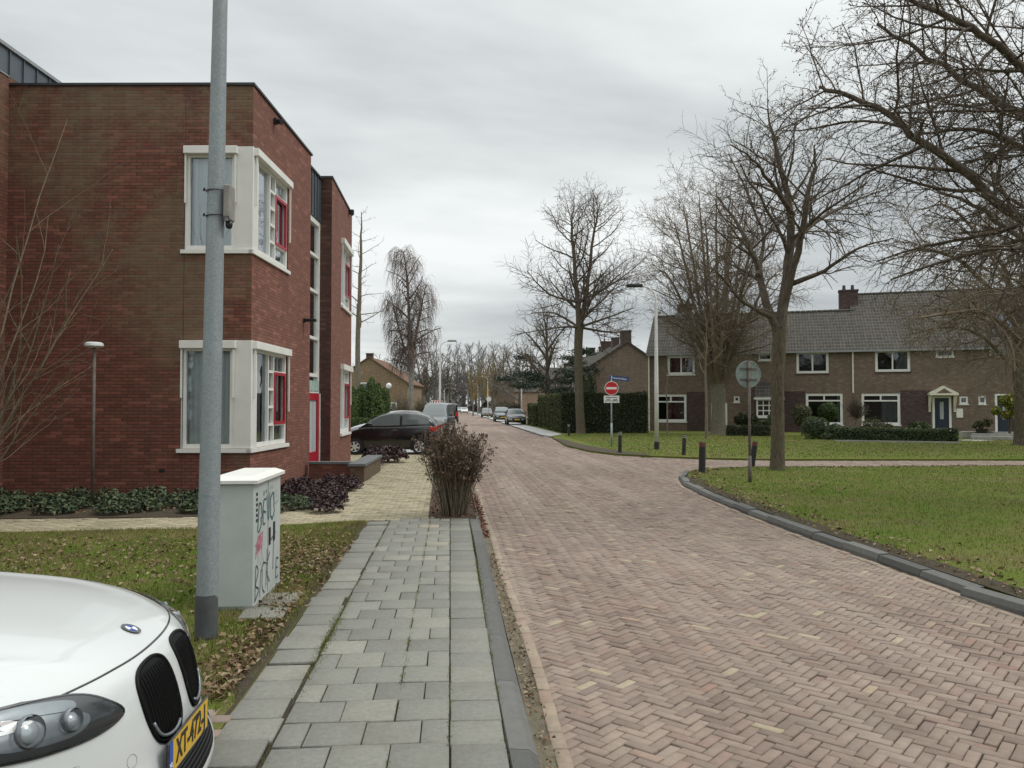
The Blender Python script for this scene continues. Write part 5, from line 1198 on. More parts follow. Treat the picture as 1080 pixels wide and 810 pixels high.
# ---------- T2: wide vase-shaped tree in front of the left house
x, y = G(757.8, 458.3); d2 = 48.0; B = (x, y); o = local_tree('street_tree', x, y, 'stout old tree with dense brushy crown in front of the terrace left part')
TT, T = Tubes(), Tubes(); q = lambda px, py, dd=0: tx(px, py, d2, B, dd)
trunk_path(TT, [(0, 0, -.1, .62), (0, 0, .3, .46), (0, 0, 1.6, .41), (0, 0, 2.6, .45), (*q(757, 405), .40)], 16)
prm = std(1.0, .0095, .0, .04, pm=.72); prm[1]['shape'] = prm[2]['shape'] = lambda f: 1.05-.35*f; rn = random.Random(5)
for i, (px, py, dd) in enumerate(((738, 200, 1), (757, 190, -1), (775, 205, 2), (712, 235, -2), (800, 240, -1), (826, 290, 1.5), (694, 285, 0), (722, 215, 3), (790, 215, 3), (745, 230, -4), (770, 235, -4))):
    a = q(757, 412); b = q(757+(px-757)*.38, 350, dd*.4); c = q(757+(px-757)*.8, (py+300)/2, dd*.8); e = q(px, py, dd)
    limb(T, rn, [(*a, .17), (*b, .11), (*c, .065), (*e, .02)], 0, prm, 7, 5, .18, 13)
TS = Tubes()
for k in range(170):   # brushy shoots around the head of the trunk
    a = rn.uniform(0, 2*PI); p = (math.cos(a)*.3, math.sin(a)*.3, rn.uniform(2.6, 6.0)); dd = unit((math.cos(a)*rn.uniform(.4, 1.3), math.sin(a)*rn.uniform(.4, 1.3), rn.uniform(.2, 1)))
    branch(TS, rn, p, dd, rn.uniform(1, 2.8), .012, 2, prm)
V, F = TS.mesh(); np_mesh('shoots', V, F, M['twig_tan'], o)
finish_tree(o, T, TT, 'bark_pale', 'twig_brown')
# ---------- T3: tall slender tree in front of the hedge
x, y = G(612.6, 457.3); d3 = 49.6; B = (x, y); o = local_tree('street_tree', x, y, 'tall bare tree with twin upright leaders standing against the clipped hedge')
TT, T = Tubes(), Tubes(); q = lambda px, py, dd=0: tx(px, py, d3, B, dd)
trunk_path(TT, [(0, 0, -.1, .42), (0, 0, .2, .31), (*q(611, 420), .27), (*q(610, 370), .27), (*q(611, 345), .28)], 14)
prm = std(1.0, .0092, .0, .07, pm=.8); prm[0]['ratio'] = .46; prm[1]['shape'] = prm[2]['shape'] = lambda f: 1.05-.35*f; rn = random.Random(8)
shp = lambda f: .92-.50*f; prm[0]['shape'] = shp
limb(T, rn, [(*q(611, 350), .19), (*q(608, 300), .14), (*q(604, 250), .09), (*q(604, 230), .05), (*q(606, 212), .015)], 0, prm, 10, 5, .05, 30)
limb(T, rn, [(*q(611, 352), .17), (*q(619, 305), .12), (*q(626, 250), .08), (*q(630, 230), .05), (*q(633, 214), .015)], 0, prm, 10, 5, .05, 28)
for (px, py, px2, py2, dd) in ((585, 330, 560, 330, 1), (640, 335, 668, 325, -1), (580, 310, 556, 285, -2), (645, 300, 672, 280, 2), (590, 345, 548, 352, -1), (640, 350, 660, 350, 2)):
    limb(T, rn, [(*q(611, 345 if py > 320 else 318), .09), (*q(px, py, dd), .06), (*q(px2, py2, dd*2), .02)], 1, prm, 6, 4, .2, 12)
finish_tree(o, T, TT, 'bark', 'twig_dark')
# ---------- T4: right hand tree, trunk at the frame edge
x, y = G(1077, 469.5); d4 = HC*FPX/41; B = (x, y); o = local_tree('street_tree', x, y, 'bare tree at the right edge with low drooping branches before the terrace')
TT, T = Tubes(), Tubes(); q = lambda px, py, dd=0: tx(px, py, d4, B, dd)
trunk_path(TT, [(0, 0, -.1, .42), (0, 0, .2, .30), (*q(1077, 420), .26), (*q(1075, 385), .26), (*q(1078, 330), .24)], 14)
prm = std(1.1, .0078, .05, .0, pm=.9); prm[1]['shape'] = prm[2]['shape'] = lambda f: 1.05-.35*f; rn = random.Random(31)
for (l) in ([(1077, 395, 0), (1055, 372, -.5), (1030, 350, -1), (995, 345, -1.5), (960, 352, -2)], [(1077, 380, 0), (1050, 345, 1), (1015, 320, 1.5), (985, 310, 2)], [(1077, 350, 0), (1050, 310, -1), (1015, 275, -2), (980, 262, -3), (952, 270, -3.5)],
            [(1078, 335, 0), (1060, 280, 0), (1030, 240, 1), (1000, 215, 2), (975, 220, 2)], [(1078, 335, 0), (1085, 270, -1), (1070, 215, -1), (1050, 180, -1)], [(1079, 340, 0), (1110, 280, 1), (1130, 220, 1), (1135, 180, 1)],
            [(1079, 370, 0), (1120, 340, 0), (1170, 320, 0), (1210, 320, 0)], [(1078, 365, 0), (1090, 330, -3), (1080, 300, -5), (1060, 290, -6)], [(1078, 345, 0), (1065, 300, 3), (1040, 260, 5), (1015, 240, 6)], [(1077, 360, 0), (1040, 330, -3), (1005, 330, -4), (970, 335, -5)]):
    n_ = len(l); limb(T, rn, [(*q(*p), .11*(1-i/n_)**1.1+.014) for i, p in enumerate(l)], 0, prm, 7, 4, .15, 14)
finish_tree(o, T, TT, 'bark', 'twig_brown', ('seed', .07, .2))
# ---------- T5: big tree on the island just outside the frame on the right, its limbs reach in overhead
d5 = 13.5; x, y = PD(1235, d5); B = (x, y); o = local_tree('street_tree', x, y, 'large tree whose seed hung branches reach in from the upper right')
TT, T = Tubes(), Tubes(); q = lambda px, py, dd=0: tx(px, py, d5+.0, B, dd)
trunk_path(TT, [(0, 0, -.1, .5), (0, 0, .2, .36), (*q(1235, 400), .30), (*q(1230, 300), .30), (*q(1226, 240), .28)], 14)
prm = std(1.1, .0040, .04, .0, .44, pm=1.15); prm[1]['shape'] = prm[2]['shape'] = lambda f: 1.05-.35*f; rn = random.Random(77)
prm[0]['ratio'] = .38
for (l, r0, nn_) in (([(1228, 300, 0), (1150, 262, -.6), (1078, 226, -1), (1010, 170, -1.2), (955, 130, -1.2), (900, 98, -1), (868, 88, -.8)], .13, 26), ([(1226, 260, 0), (1140, 170, .5), (1080, 118, 1), (1020, 80, 1.2), (975, 50, 1), (930, 20, 1)], .12, 24),
                     ([(1226, 250, 0), (1160, 150, -1.5), (1080, 60, -2), (1010, 15, -2.4), (960, -15, -2.4)], .11, 22), ([(1228, 230, 0), (1170, 100, 1.5), (1110, 0, 2), (1040, -60, 2)], .12, 20),
                     ([(1228, 310, 0), (1150, 290, 1), (1080, 250, 1.8), (1030, 215, 2.4), (985, 195, 3)], .09, 20), ([(1228, 300, 0), (1180, 270, -2), (1120, 255, -3), (1070, 262, -3.4)], .08, 14),
                     ([(1150, 175, .5), (1085, 150, -.5), (1020, 135, -.5), (965, 140, 0)], .06, 16), ([(1228, 230, 0), (1260, 60, 0), (1280, -80, 0)], .15, 10), ([(1228, 240, 0), (1330, 150, 1), (1400, 60, 1)], .14, 12)):
    n_ = len(l); limb(T, rn, [(*q(*p), r0*.68*(1-i/n_)**.9+.010) for i, p in enumerate(l)], 0, prm, 9, 4, .18, nn_, jit=.05)
finish_tree(o, T, TT, 'bark', 'twig_dark', ('seed', .05, .5))
# ---------- slim young trees
def young(px, py, wbase, top, label, seed, spread=.5):
    x, y = G(px, py); d = HC*FPX/(py-428.5); B = (x, y); rn = random.Random(seed); o = local_tree('young_tree', x, y, label)
    zt = ZD(top, d); TT, T = Tubes(), Tubes(); trunk_path(TT, [(0, 0, -.1, wbase), (.02, 0, zt*.3, wbase*.8), (-.03, 0, zt*.5, wbase*.7)], 10)
    prm = std(.8, .009, .0, .08); prm[0]['ratio'] = spread; limb(T, rn, [(-.03, 0, zt*.48, wbase*.7), (.05, 0, zt*.75, wbase*.4), (0, 0, zt, .01)], 0, prm, 7, 4, .05, 14); finish_tree(o, T, TT, 'bark_pale', 'twig_brown')
young(744.8, 463, .085, 330, 'slender young tree just left of the stout trunk', 3)
young(703.5, 459.5, .05, 372, 'thin sapling in front of the left downstairs window', 4, .35)
# ---------- thin tall tree left, weeping birch
x, y = PD(378, 47); d = 47; B = (x, y); o = local_tree('tall_tree', x, y, 'thin tall bare tree with sparse level branches beside the brick building'); q = lambda px, py, dd=0: tx(px, py, d, B, dd)
TT, T = Tubes(), Tubes(); rn = random.Random(14); trunk_path(TT, [(0, 0, -.1, .20), (0, 0, 1, .17), (*q(377, 370), .15), (*q(378, 320), .13)], 10)
prm = std(.62, .0075, .0, .05, ang=(68, 50, 45), pm=.55); prm[0]['ratio'] = .30; prm[0]['rr'] = .26; prm[1]['tip'] = .25; prm[0]['shape'] = lambda f: 1.25-1.0*f
limb(T, rn, [(*q(378, 345), .14), (*q(379, 300), .11), (*q(380, 255), .07), (*q(380, 222), .02)], 0, prm, 8, 5, .0, 26); finish_tree(o, T, TT, 'bark_pale', 'twig_tan')
x, y = PD(433, 72); d = 72; B = (x, y); o = local_tree('weeping_birch', x, y, 'weeping birch with hanging reddish twigs behind the parked cars'); q = lambda px, py, dd=0: tx(px, py, d, B, dd)
TT, T = Tubes(), Tubes(); rn = random.Random(19); trunk_path(TT, [(0, 0, -.1, .30), (0, 0, 2, .24), (*q(434, 380), .2), (*q(432, 340), .17)], 10)
prm = [P_(seg=6, k=5, wig=.08, up=.10, ang=42, ratio=.27, kids=9, **{'from': .1}, rmin=.03, shape=lambda f: 1.15-.75*f),
       P_(seg=5, k=4, wig=.12, up=-.10, ang=60, ratio=.5, kids=9, **{'from': .2}, rmin=.011, len=2.2), P_(seg=5, k=3, wig=.07, up=-.7, ang=60, ratio=.5, kids=5, **{'from': .1}, rmin=.009, len=1.6), P_(seg=4, k=3, wig=.05, up=-.8, ang=40, ratio=.5, kids=0, **{'from': .2}, rmin=.0075)]
limb(T, rn, [(*q(432, 392), .18), (*q(431, 330), .14), (*q(428, 285), .08), (*q(425, 264), .02)], 0, prm, 8, 5, .02, 30)
limb(T, rn, [(*q(433, 385), .14), (*q(442, 335), .10), (*q(449, 300), .03)], 0, prm, 7, 4, .05, 22); limb(T, rn, [(*q(432, 388), .12), (*q(420, 345), .08), (*q(412, 312), .03)], 0, prm, 7, 4, .05, 20)
finish_tree(o, T, TT, 'birch_bark', 'twig_red')
# ---------- dark layered conifer behind the hedge
def layered(px, d, top, w, label, seed, green=True, tw='twig_dark', dens=1.0, group=None, name='pine_tree'):
    x, y = PD(px, d); o = local_tree(name, x, y, label, group); rn = random.Random(seed); zt = ZD(top, d); TT, T = Tubes(), Tubes()
    trunk_path(TT, [(0, 0, -.1, .32), (0, 0, zt*.2, .26), (.1, 0, zt*.4, .22)], 10)
    prm = std(1.1*dens, .012, .0, .02); W = w*d/FPX
    for i in range(9):
        a = i*2.4+seed; z0 = zt*(.25+.06*i); e = zt*(.55+.05*i); k = W*(1-.07*i)*rn.uniform(.7, 1)
        limb(T, rn, [(.0, 0, z0, .13), (math.cos(a)*k*.5, math.sin(a)*k*.5, z0+(e-z0)*.6, .08), (math.cos(a)*k, math.sin(a)*k, e, .02)], 0, prm, 6, 4, .2, 9)
    limb(T, rn, [(.1, 0, zt*.38, .2), (0, 0, zt*.7, .1), (0, 0, zt, .02)], 0, prm, 7, 4, .1, 12)
    V, F = TT.mesh(); np_mesh('trunk', V, F, M['bark'], o, smooth=True); V, F = T.mesh(); np_mesh('crown', V, F, M[tw], o)
    if green:
        r = np.random.default_rng(seed); cs = []
        for i in range(26):
            a = r.uniform(0, 2*PI); k = W*math.sqrt(r.uniform(0, 1)); z = zt*r.uniform(.25, .62); n = 420
            cs.append(np.column_stack([math.cos(a)*k+r.normal(0, .55, n), math.sin(a)*k+r.normal(0, .55, n), z+r.normal(0, .14, n)]))
        V, F = leaves(np.concatenate(cs), .2, r, flat=.35); np_mesh('needles', V, F, M['pine_leaf'], o)
    return o
layered(577, 76, 322, 52, 'dark spreading pine behind the hedge with flat sprays of needles', 4)
layered(548, 120, 372, 42, 'far bare spreading tree standing before the pink gable house', 9, False, 'twig_grey', name='spreading_tree')
# ================================================================== far trees
def far_tree(seed, tw, H=14, W=5, dens=1.0):
    o = local_tree('far_tree', 0, 0, 'x', 'bare trees closing the view at the end of the street'); rn = random.Random(seed); TT, T = Tubes(), Tubes()
    trunk_path(TT, [(0, 0, -.3, .35), (0, 0, H*.3, .28)], 8, 3)
    prm = [P_(seg=6, k=4, wig=.1, up=.08, ang=42, ratio=.42, kids=11*dens, **{'from': .15}, rmin=.05), P_(seg=5, k=3, wig=.14, up=.06, ang=45, ratio=.45, kids=9*dens, **{'from': .15}, rmin=.035), P_(seg=3, k=3, wig=.2, up=.03, ang=45, ratio=.5, kids=5, **{'from': .15}, rmin=.028)]
    for i in range(5):
        a = i*1.26+rn.uniform(-.3, .3); k = W*rn.uniform(.3, 1) if i else 0
        limb(T, rn, [(0, 0, H*.25, .2), (math.cos(a)*k*.5, math.sin(a)*k*.5, H*.6, .12), (math.cos(a)*k, math.sin(a)*k, H*rn.uniform(.85, 1), .03)], 0, prm, 5, 4, .1, 10)
    V, F = TT.mesh(); np_mesh('trunk', V, F, M['twig_grey'], o); V, F = T.mesh(); np_mesh('crown', V, F, M[tw], o); return o
prot = {k: far_tree(*v) for k, v in {'grey': (1, 'twig_grey'), 'dark': (2, 'twig_dark'), 'gold': (3, 'twig_gold', 12, 6, 1.3), 'brown': (4, 'twig_brown'), 'tan': (5, 'twig_tan', 12, 5)}.items()}
usedp = set()
FAR = [(405, 150, 388, 'dark', 1), (418, 170, 380, 'grey', 1), (447, 160, 376, 'dark', 1.1), (460, 190, 368, 'grey', 1), (472, 230, 378, 'dark', 1), (482, 300, 372, 'grey', 1), (489, 330, 384, 'brown', 1), (497, 280, 374, 'grey', 1), (505, 210, 372, 'grey', .9),
       (499, 145, 394, 'gold', .55), (514, 165, 388, 'gold', .7), (522, 150, 380, 'tan', .8), (520, 260, 372, 'grey', 1), (531, 230, 376, 'dark', 1), (545, 210, 372, 'dark', 1.1), (560, 180, 366, 'dark', 1), (385, 130, 398, 'dark', 1), (585, 160, 380, 'dark', 1.1), (610, 170, 384, 'grey', 1.1), (430, 260, 382, 'grey', 1), (510, 320, 382, 'grey', 1.1)]
labs = {'grey': 'hazy grey bare tree', 'dark': 'dark bare tree', 'gold': 'golden yellow leafless willow', 'brown': 'brown bare tree', 'tan': 'tan coloured bare tree'}
where = ['left of the yellow gable', 'over the yellow house roof', 'to the right of the birch crown', 'behind the tall left street lamp', 'rising over the black van', 'at the very end of the road', 'right where the road vanishes', 'behind the distant lamps on the right', 'above the golden willow',
         'nearest the road end', 'beside the round white sign', 'next to the golden willows', 'behind the tan tree', 'over the far grey roof', 'above the pink gable', 'left of the dark pine', 'behind the green conifers', 'behind the dark pine', 'behind the tall twin leader tree', 'behind the birch trunk', 'straight above the parked cars on the right']
for i, (px, d, top, kd, ws) in enumerate(FAR):
    src = prot[kd]; o = src if kd not in usedp else copy_tree(src); usedp.add(kd)
    x, y = PD(px, d); H = ZD(top-7, d); h0 = 12 if kd in ('gold', 'tan') else 14; s = H/h0
    o.location = (x, y, 0); o.scale = (s*ws, s*ws, s); o.rotation_euler.z = i*1.9; o['label'] = labs[kd]+' '+where[i]; o['group'] = 'bare trees closing the view at the end of the street'
# trees and a house standing behind the viewpoint (seen in window panes and paint)
for i, (px_, py_, hs_) in enumerate(((-24, -30, .8), (-12, -38, .9), (-3, -34, .8), (9, -40, .9), (20, -30, .85), (32, -24, .8), (44, -8, .8))):
    o = copy_tree(prot['dark']); o.location = (px_, py_, 0); o.scale = (hs_*1.3, hs_*1.3, hs_); o.rotation_euler.z = i*2.2; o['label'] = 'bare tree behind the viewpoint'; o['group'] = 'trees behind the viewpoint'
gable_house('brick_house', 'brown brick house standing behind the viewpoint', 16, -34, R(90), 9, 44, 5.4, 8.8, 'house_brick_mid', 'roof_tile')
# far wood: one mass of trees and scrub that nobody could count
T = Tubes(); rn = random.Random(91)
for i in range(420):
    d = rn.uniform(300, 420); px = rn.uniform(330, 700); x, y = PD(px, d); H = rn.uniform(9, 19); 
    T.add([(x, y, 0), (x+rn.uniform(-1, 1), y, H*.5), (x+rn.uniform(-2, 2), y, H)], [.35, .25, .05], 3)
    for k in range(16):
        z0 = H*rn.uniform(.25, .9); a = rn.uniform(0, 2*PI); l = (H-z0)*.6+1.5; T.add([(x, y, z0), (x+math.cos(a)*l*.5, y, z0+l*.5), (x+math.cos(a)*l, y+math.sin(a)*l, z0+l*.8)], [.12, .09, .05], 3)
V, F = T.mesh(); tag(np_mesh('far_wood', V, F, M['twig_grey']), 'hazy mass of bare trees on the horizon', 'wood', kind='stuff')
r = np.random.default_rng(12); n = 26000; pxs = r.uniform(345, 720, n); ds = r.uniform(260, 400, n)
zz = r.uniform(0, 1, n)**1.6*(5+4*np.sin(pxs*.11)+2*np.sin(pxs*.37)); P3 = np.array([(*PD(a, b), c) for a, b, c in zip(pxs, ds, zz)]); V, F = leaves(P3, 1.6, r); tag(np_mesh('far_scrub', V, F, M['twig_grey']), 'dull scrub under the far trees', 'scrub', kind='stuff')
# ================================================================== hedges, shrubs
def box_hedge(name, a, b, wdt, h, label, leaf, size, dens, top_wob=.05, mat_core='core_dark', cat='hedge'):
    """hedge along a->b (its front line), thickness wdt to the left-hand side of a->b reversed (away)"""
    L = math.dist(a, b); an = math.atan2(b[1]-a[1], b[0]-a[0]); o = empty(name, a[0], a[1], an, 0, label, cat)
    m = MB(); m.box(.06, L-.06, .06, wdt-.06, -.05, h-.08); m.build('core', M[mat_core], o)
    r = np.random.default_rng(int(L*100)); pts, nr = [], []
    def face(n, fn, nm): u = r.uniform(size=n); v = r.uniform(size=n); pts.append(fn(u, v)); nr.append(np.tile(nm, (n, 1)))
    wob = lambda u: top_wob*np.sin(u*L*1.3)+top_wob*.6*np.sin(u*L*3.7+1)
    face(int(L*h*dens), lambda u, v: np.column_stack([u*L, np.full(len(u), .03)+.05*np.sin(u*L*2.1)*np.sin(v*5), v*(h+wob(u))]), (0, -1, 0)); face(int(L*h*dens*.5), lambda u, v: np.column_stack([u*L, np.full(len(u), wdt-.03), v*(h+wob(u))]), (0, 1, 0))
    face(int(L*wdt*dens*1.2), lambda u, v: np.column_stack([u*L, v*wdt, h+wob(u)]), (0, 0, 1))
    for xx, s in ((.02, -1), (L-.02, 1)): face(int(wdt*h*dens), lambda u, v: np.column_stack([np.full(len(u), xx), u*wdt, v*h]), (s, 0, 0))
    P3 = np.concatenate(pts)+r.normal(0, size*.35, (sum(map(len, pts)), 3)); N = np.concatenate(nr); V, F = leaves(P3, size, r, N); np_mesh('foliage', V, F, M[leaf], o); return o
def ball(name, px, py_base, py_top, wpx, d, label, leaf='box_leaf', size=.08, stem=False, cat='shrub', group=None, n=2600, dens=1.0, flatten=1.0):
    x, y = PD(px, d); zt = ZD(py_top, d); zb0 = ZD(py_base, d); o = empty(name, x, y, 0, 0, label, cat, group)
    rx = wpx/2*d/FPX; rz_ = (zt-zb0)/2; cz = (zt+zb0)/2; r = np.random.default_rng(int(px*7))
    D = r.normal(size=(int(n*dens), 3)); D /= np.linalg.norm(D, axis=1)[:, None]
    lump = 1+.06*np.sin(D[:, 0]*5+px)+.06*np.sin(D[:, 2]*6+D[:, 1]*4)
    P3 = D*np.array([rx, rx, rz_])*(lump*r.uniform(.86, 1.02, len(D)))[:, None]+np.array([0, 0, cz]); V, F = leaves(P3, size, r, D); np_mesh('foliage', V, F, M[leaf], o)
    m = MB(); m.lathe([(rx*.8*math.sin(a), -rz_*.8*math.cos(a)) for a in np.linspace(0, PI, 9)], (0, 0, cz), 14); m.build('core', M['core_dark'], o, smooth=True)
    if stem: m = MB(); m.tube([(0, 0, -.05), (0, 0, cz)], .06, 8); m.build('stem', M['bark'], o)
    return o
hx, hy = PD(683, 50.6); h1 = PD(592.5, 50.6)
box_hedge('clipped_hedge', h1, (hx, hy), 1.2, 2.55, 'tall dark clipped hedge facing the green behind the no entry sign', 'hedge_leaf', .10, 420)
a = G(567.5, 449.8); b = (h1[0], h1[1]+.1)
box_hedge('clipped_hedge', a, b, 1.2, 2.5, 'long clipped hedge running down the pavement, its side olive and brown', 'hedge_leaf_side', .10, 300)
a2 = G(556.5, 447.8); b2_ = (G(566.8, 449.6)[0]-.25, G(566.8, 449.6)[1]-.2)
box_hedge('clipped_hedge', a2, b2_, 1.2, 1.85, 'lower lighter green hedge beyond the tall one by the parked cars', 'hedge_leaf_side', .12, 220)
def cone(name, px, base, top, wpx, d, label, leaf='conifer_leaf', group=None, n=5200):
    x, y = PD(px, d); zt = ZD(top, d); rx = wpx*.68*d/FPX; o = empty(name, x, y, 0, 0, label, 'conifer', group); r = np.random.default_rng(int(px*3+d)); zb0 = 0
    f = r.uniform(0, 1, n)**1.25; a = r.uniform(0, 2*PI, n); rr = rx*np.clip((1-f)**.45*1.05, .04, 1)*(1+.12*np.sin(a*4+f*9))*r.uniform(.7, 1.03, n)
    P3 = np.column_stack([np.cos(a)*rr, np.sin(a)*rr, zb0+f*(zt-zb0)]); D = np.column_stack([np.cos(a), np.sin(a), np.full(n, .4)]); V, F = leaves(P3, .13, r, D, aspect=.4); np_mesh('foliage', V, F, M[leaf], o)
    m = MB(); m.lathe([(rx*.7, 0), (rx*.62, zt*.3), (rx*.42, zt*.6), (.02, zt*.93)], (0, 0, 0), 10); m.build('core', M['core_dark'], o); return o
for i, (px, top, w, d, lab) in enumerate(((372, 408, 12, 41, 'green conifer closest to the building wall'), (381, 406, 14, 42.5, 'green conifer behind the thin trunk'), (391.7, 398, 15, 42, 'tallest pointed green conifer in the row'), (399, 404, 14, 41, 'green conifer second from the globe lamp'), (406, 409, 13, 42, 'rounded green conifer next to the globe lamp'))):
    cone('conifer', px, 450, top, w, d, lab, group='row of conifers beside the car park')
cone('conifer', 624, 450, 391, 13, 58, 'narrow dark conifer poking over the tall hedge', 'hedge_leaf'); cone('conifer', 617.5, 450, 397, 9, 60, 'small dark conifer beside the taller one over the hedge', 'hedge_leaf')
box_hedge('low_hedge', PD(366, 37.5), PD(388, 37.2), 1.0, 1.05, 'low bright green hedge in front of the conifers', 'conifer_leaf', .10, 500)
box_hedge('low_hedge', G(766, 459.6), G(812, 460.2), .8, .55, 'low clipped hedge left of the forked trunk', 'hedge_leaf', .07, 900, .02)
box_hedge('low_hedge', G(881, 464.2), G(1011, 466), 1.0, .58, 'long low box hedge along the front gardens', 'box_leaf', .07, 900, .02)
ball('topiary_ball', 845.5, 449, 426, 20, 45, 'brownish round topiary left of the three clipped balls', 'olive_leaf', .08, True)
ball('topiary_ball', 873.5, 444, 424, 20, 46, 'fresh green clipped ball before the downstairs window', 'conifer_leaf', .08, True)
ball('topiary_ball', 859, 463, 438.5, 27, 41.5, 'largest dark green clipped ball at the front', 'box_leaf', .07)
ball('low_shrub', 871, 464.5, 456.5, 17, 41, 'small flat grey green cushion shrub beside the large ball', 'box_leaf', .07, n=900)
ball('low_shrub', 880, 460, 447, 16, 43.5, 'blue green shrub between the balls and the box hedge', 'rhodo_leaf', .09, n=900)
def twiggy(name, px, d, top, wpx, label, mat='twig_dark', seed=1, stem=True, n=40, base=None, cat='shrub', leaf=None):
    x, y = PD(px, d); o = empty(name, x, y, 0, 0, label, cat); rn = random.Random(seed); T = Tubes(); zt = ZD(top, d); W = wpx/2*d/FPX; z0 = ZD(base, d) if base else 0
    prm = [P_(seg=4, k=4, wig=.12, up=.03, ang=40, ratio=.5, kids=6, **{'from': .2}, rmin=.012), P_(seg=3, k=3, wig=.16, up=.02, ang=45, ratio=.5, kids=5, **{'from': .15}, rmin=.009), P_(seg=3, k=3, wig=.2, up=0, ang=45, ratio=.5, kids=0, **{'from': .15}, rmin=.007)]
    for i in range(n):
        a = rn.uniform(0, 2*PI); k = rn.uniform(.1, 1)*W; e = Vector((math.cos(a)*k, math.sin(a)*k, (zt-z0)*rn.uniform(.45, 1)*math.sqrt(max(0.05, 1-(k/W)**2*.7)))); branch(T, rn, (0, 0, z0), unit(e), e.length*.85, .02, 0, prm)
    V, F = T.mesh(); np_mesh('branches', V, F, M[mat], o)
    if z0 > .2: m = MB(); m.tube([(0, 0, -.05), (0, 0, z0+.1)], .07, 8); m.build('stem', M['bark_pale'], o)
    if leaf: r = np.random.default_rng(seed); tp = np.array(T.tips); tp = tp[r.uniform(size=len(tp)) < leaf[2]]; V, F = leaves(tp, leaf[1], r); np_mesh('foliage', V, F, M[leaf[0]], o)
    return o
twiggy('standard_tree', 903, 44.5, 414, 30, 'leafless dark mop headed small tree on a short pale stem', 'twig_dark', 3, n=60, base=443)
def bush(name, px, d, top, wpx, label, leaf, size=.12, seed=1, n=2500, cat='shrub', base=0, group=None):
    x, y = PD(px, d); o = empty(name, x, y, 0, 0, label, cat, group); r = np.random.default_rng(seed); zt = ZD(top, d); W = wpx/2*d/FPX; cs = []
    for i in range(14):
        a = r.uniform(0, 2*PI); k = W*math.sqrt(r.uniform(0, 1))*.8; h = base+(zt-base)*r.uniform(.45, 1)*(1-.3*(k/W)); m_ = n//14; s = W*.28
        P = r.normal(size=(m_, 3)); P /= np.linalg.norm(P, axis=1)[:, None]; P = P*s*r.uniform(.6, 1, m_)[:, None]; cs.append(P+np.array([math.cos(a)*k, math.sin(a)*k, h-s*.8]))
    P3 = np.concatenate(cs); P3 = P3[P3[:, 2] > base*.9]; V, F = leaves(P3, size, r); np_mesh('foliage', V, F, M[leaf], o)
    T = Tubes(); rn = random.Random(seed)
    for i in range(16): a = rn.uniform(0, 6.28); k = W*.6*rn.random(); T.add([(0, 0, 0), (math.cos(a)*k*.4, math.sin(a)*k*.4, zt*.4), (math.cos(a)*k, math.sin(a)*k, zt*.8)], [.03, .02, .012], 4)
    V, F = T.mesh(); np_mesh('stems', V, F, M['twig_dark'], o); return o
bush('garden_shrub', 928, 46, 438, 34, 'loose green shrub under the curtained window', 'olive_leaf', .11, 2); bush('garden_shrub', 968, 46.5, 441, 36, 'loose green shrub left of the front door canopy', 'box_leaf', .11, 3)
bush('garden_shrub', 1064, 41, 407, 33, 'tall yellow green variegated shrub before the right door', 'bright_leaf', .17, 4, 3000, base=.5); bush('garden_shrub', 785, 48, 428, 36, 'large dark evergreen shrub behind the round sign', 'hedge_leaf', .13, 5, 3500); bush('garden_shrub', 815, 49, 434, 26, 'dark shrub beneath the tiled porch', 'box_leaf', .13, 6)
x, y = PD(1036, 42); pp = bush('potted_plant', 1035, 42, 439, 20, 'round green plant in a dark pot by the garden path', 'olive_leaf', .09, 7, 1500, 'plant', base=.55); m = MB(); m.lathe([(0, 0), (.20, 0), (.30, .5), (.33, .52), (.28, .52), (0, .48)], n=14); m.build('pot', M['pot'], pp)
# bushes and scrub round the far car park and the left verge
for i, (px, d, top, w, leaf, lab) in enumerate(((425, 60, 408, 26, 'olive_leaf', 'tan leafless thicket left of the birch trunk'), (445, 66, 410, 24, 'olive_leaf', 'brown thicket right of the birch trunk'), (471, 56, 441, 10, 'conifer_leaf', 'small green bush at the foot of the left street lamp'),
                                                 (500, 210, 424, 14, 'purple_leaf', 'reddish brown bush far along the right pavement'), (512, 150, 422, 12, 'hedge_leaf', 'dark green bush beside the far round sign'), (533, 130, 421, 34, 'hedge_leaf', 'dark hedge below the pink gable'), (545, 112, 425, 18, 'purple_leaf', 'copper coloured shrub behind the silver parked van'))):
    if i < 2: twiggy('thicket', px, d, top, w, lab, 'twig_tan', i+5, n=110)
    else: bush('shrub', px, d, top, w, lab, leaf, .2, i+20, 1800)
# ---------- dead hydrangea-like shrub by the pavement
x, y = G(479, 543.5); o = empty('dry_shrub', x, y, 0, 0, 'dry brown flowering shrub with upright stems at the end of the pavement', 'shrub'); rn = random.Random(2); T = Tubes(); heads = []
prm = [P_(seg=6, k=5, wig=.05, up=.07, ang=30, ratio=.4, kids=5, **{'from': .45}, rmin=.004, tip=.5), P_(seg=4, k=3, wig=.10, up=.06, ang=35, ratio=.5, kids=2, **{'from': .4}, rmin=.003), P_(seg=3, k=3, wig=.1, up=.05, ang=35, ratio=.5, kids=0, **{'from': .15}, rmin=.0028)]
for i in range(200):
    a = rn.uniform(0, 2*PI); s = rn.random()**.6*.50; ln = rn.uniform(.95, 1.50)*(1-.22*s)
    branch(T, rn, (math.cos(a)*.2*rn.random(), math.sin(a)*.2*rn.random(), -.02), unit((math.cos(a)*s*.72, math.sin(a)*s*.72, 1)), ln*.92, rn.uniform(.005, .009), 0, prm)
V, F = T.mesh(); np_mesh('stems', V, F, M['twig_tan'], o)
r = np.random.default_rng(3); tp = np.array(T.tips); tp = tp[tp[:, 2] > .42]; tp = tp[r.uniform(size=len(tp)) < .55]
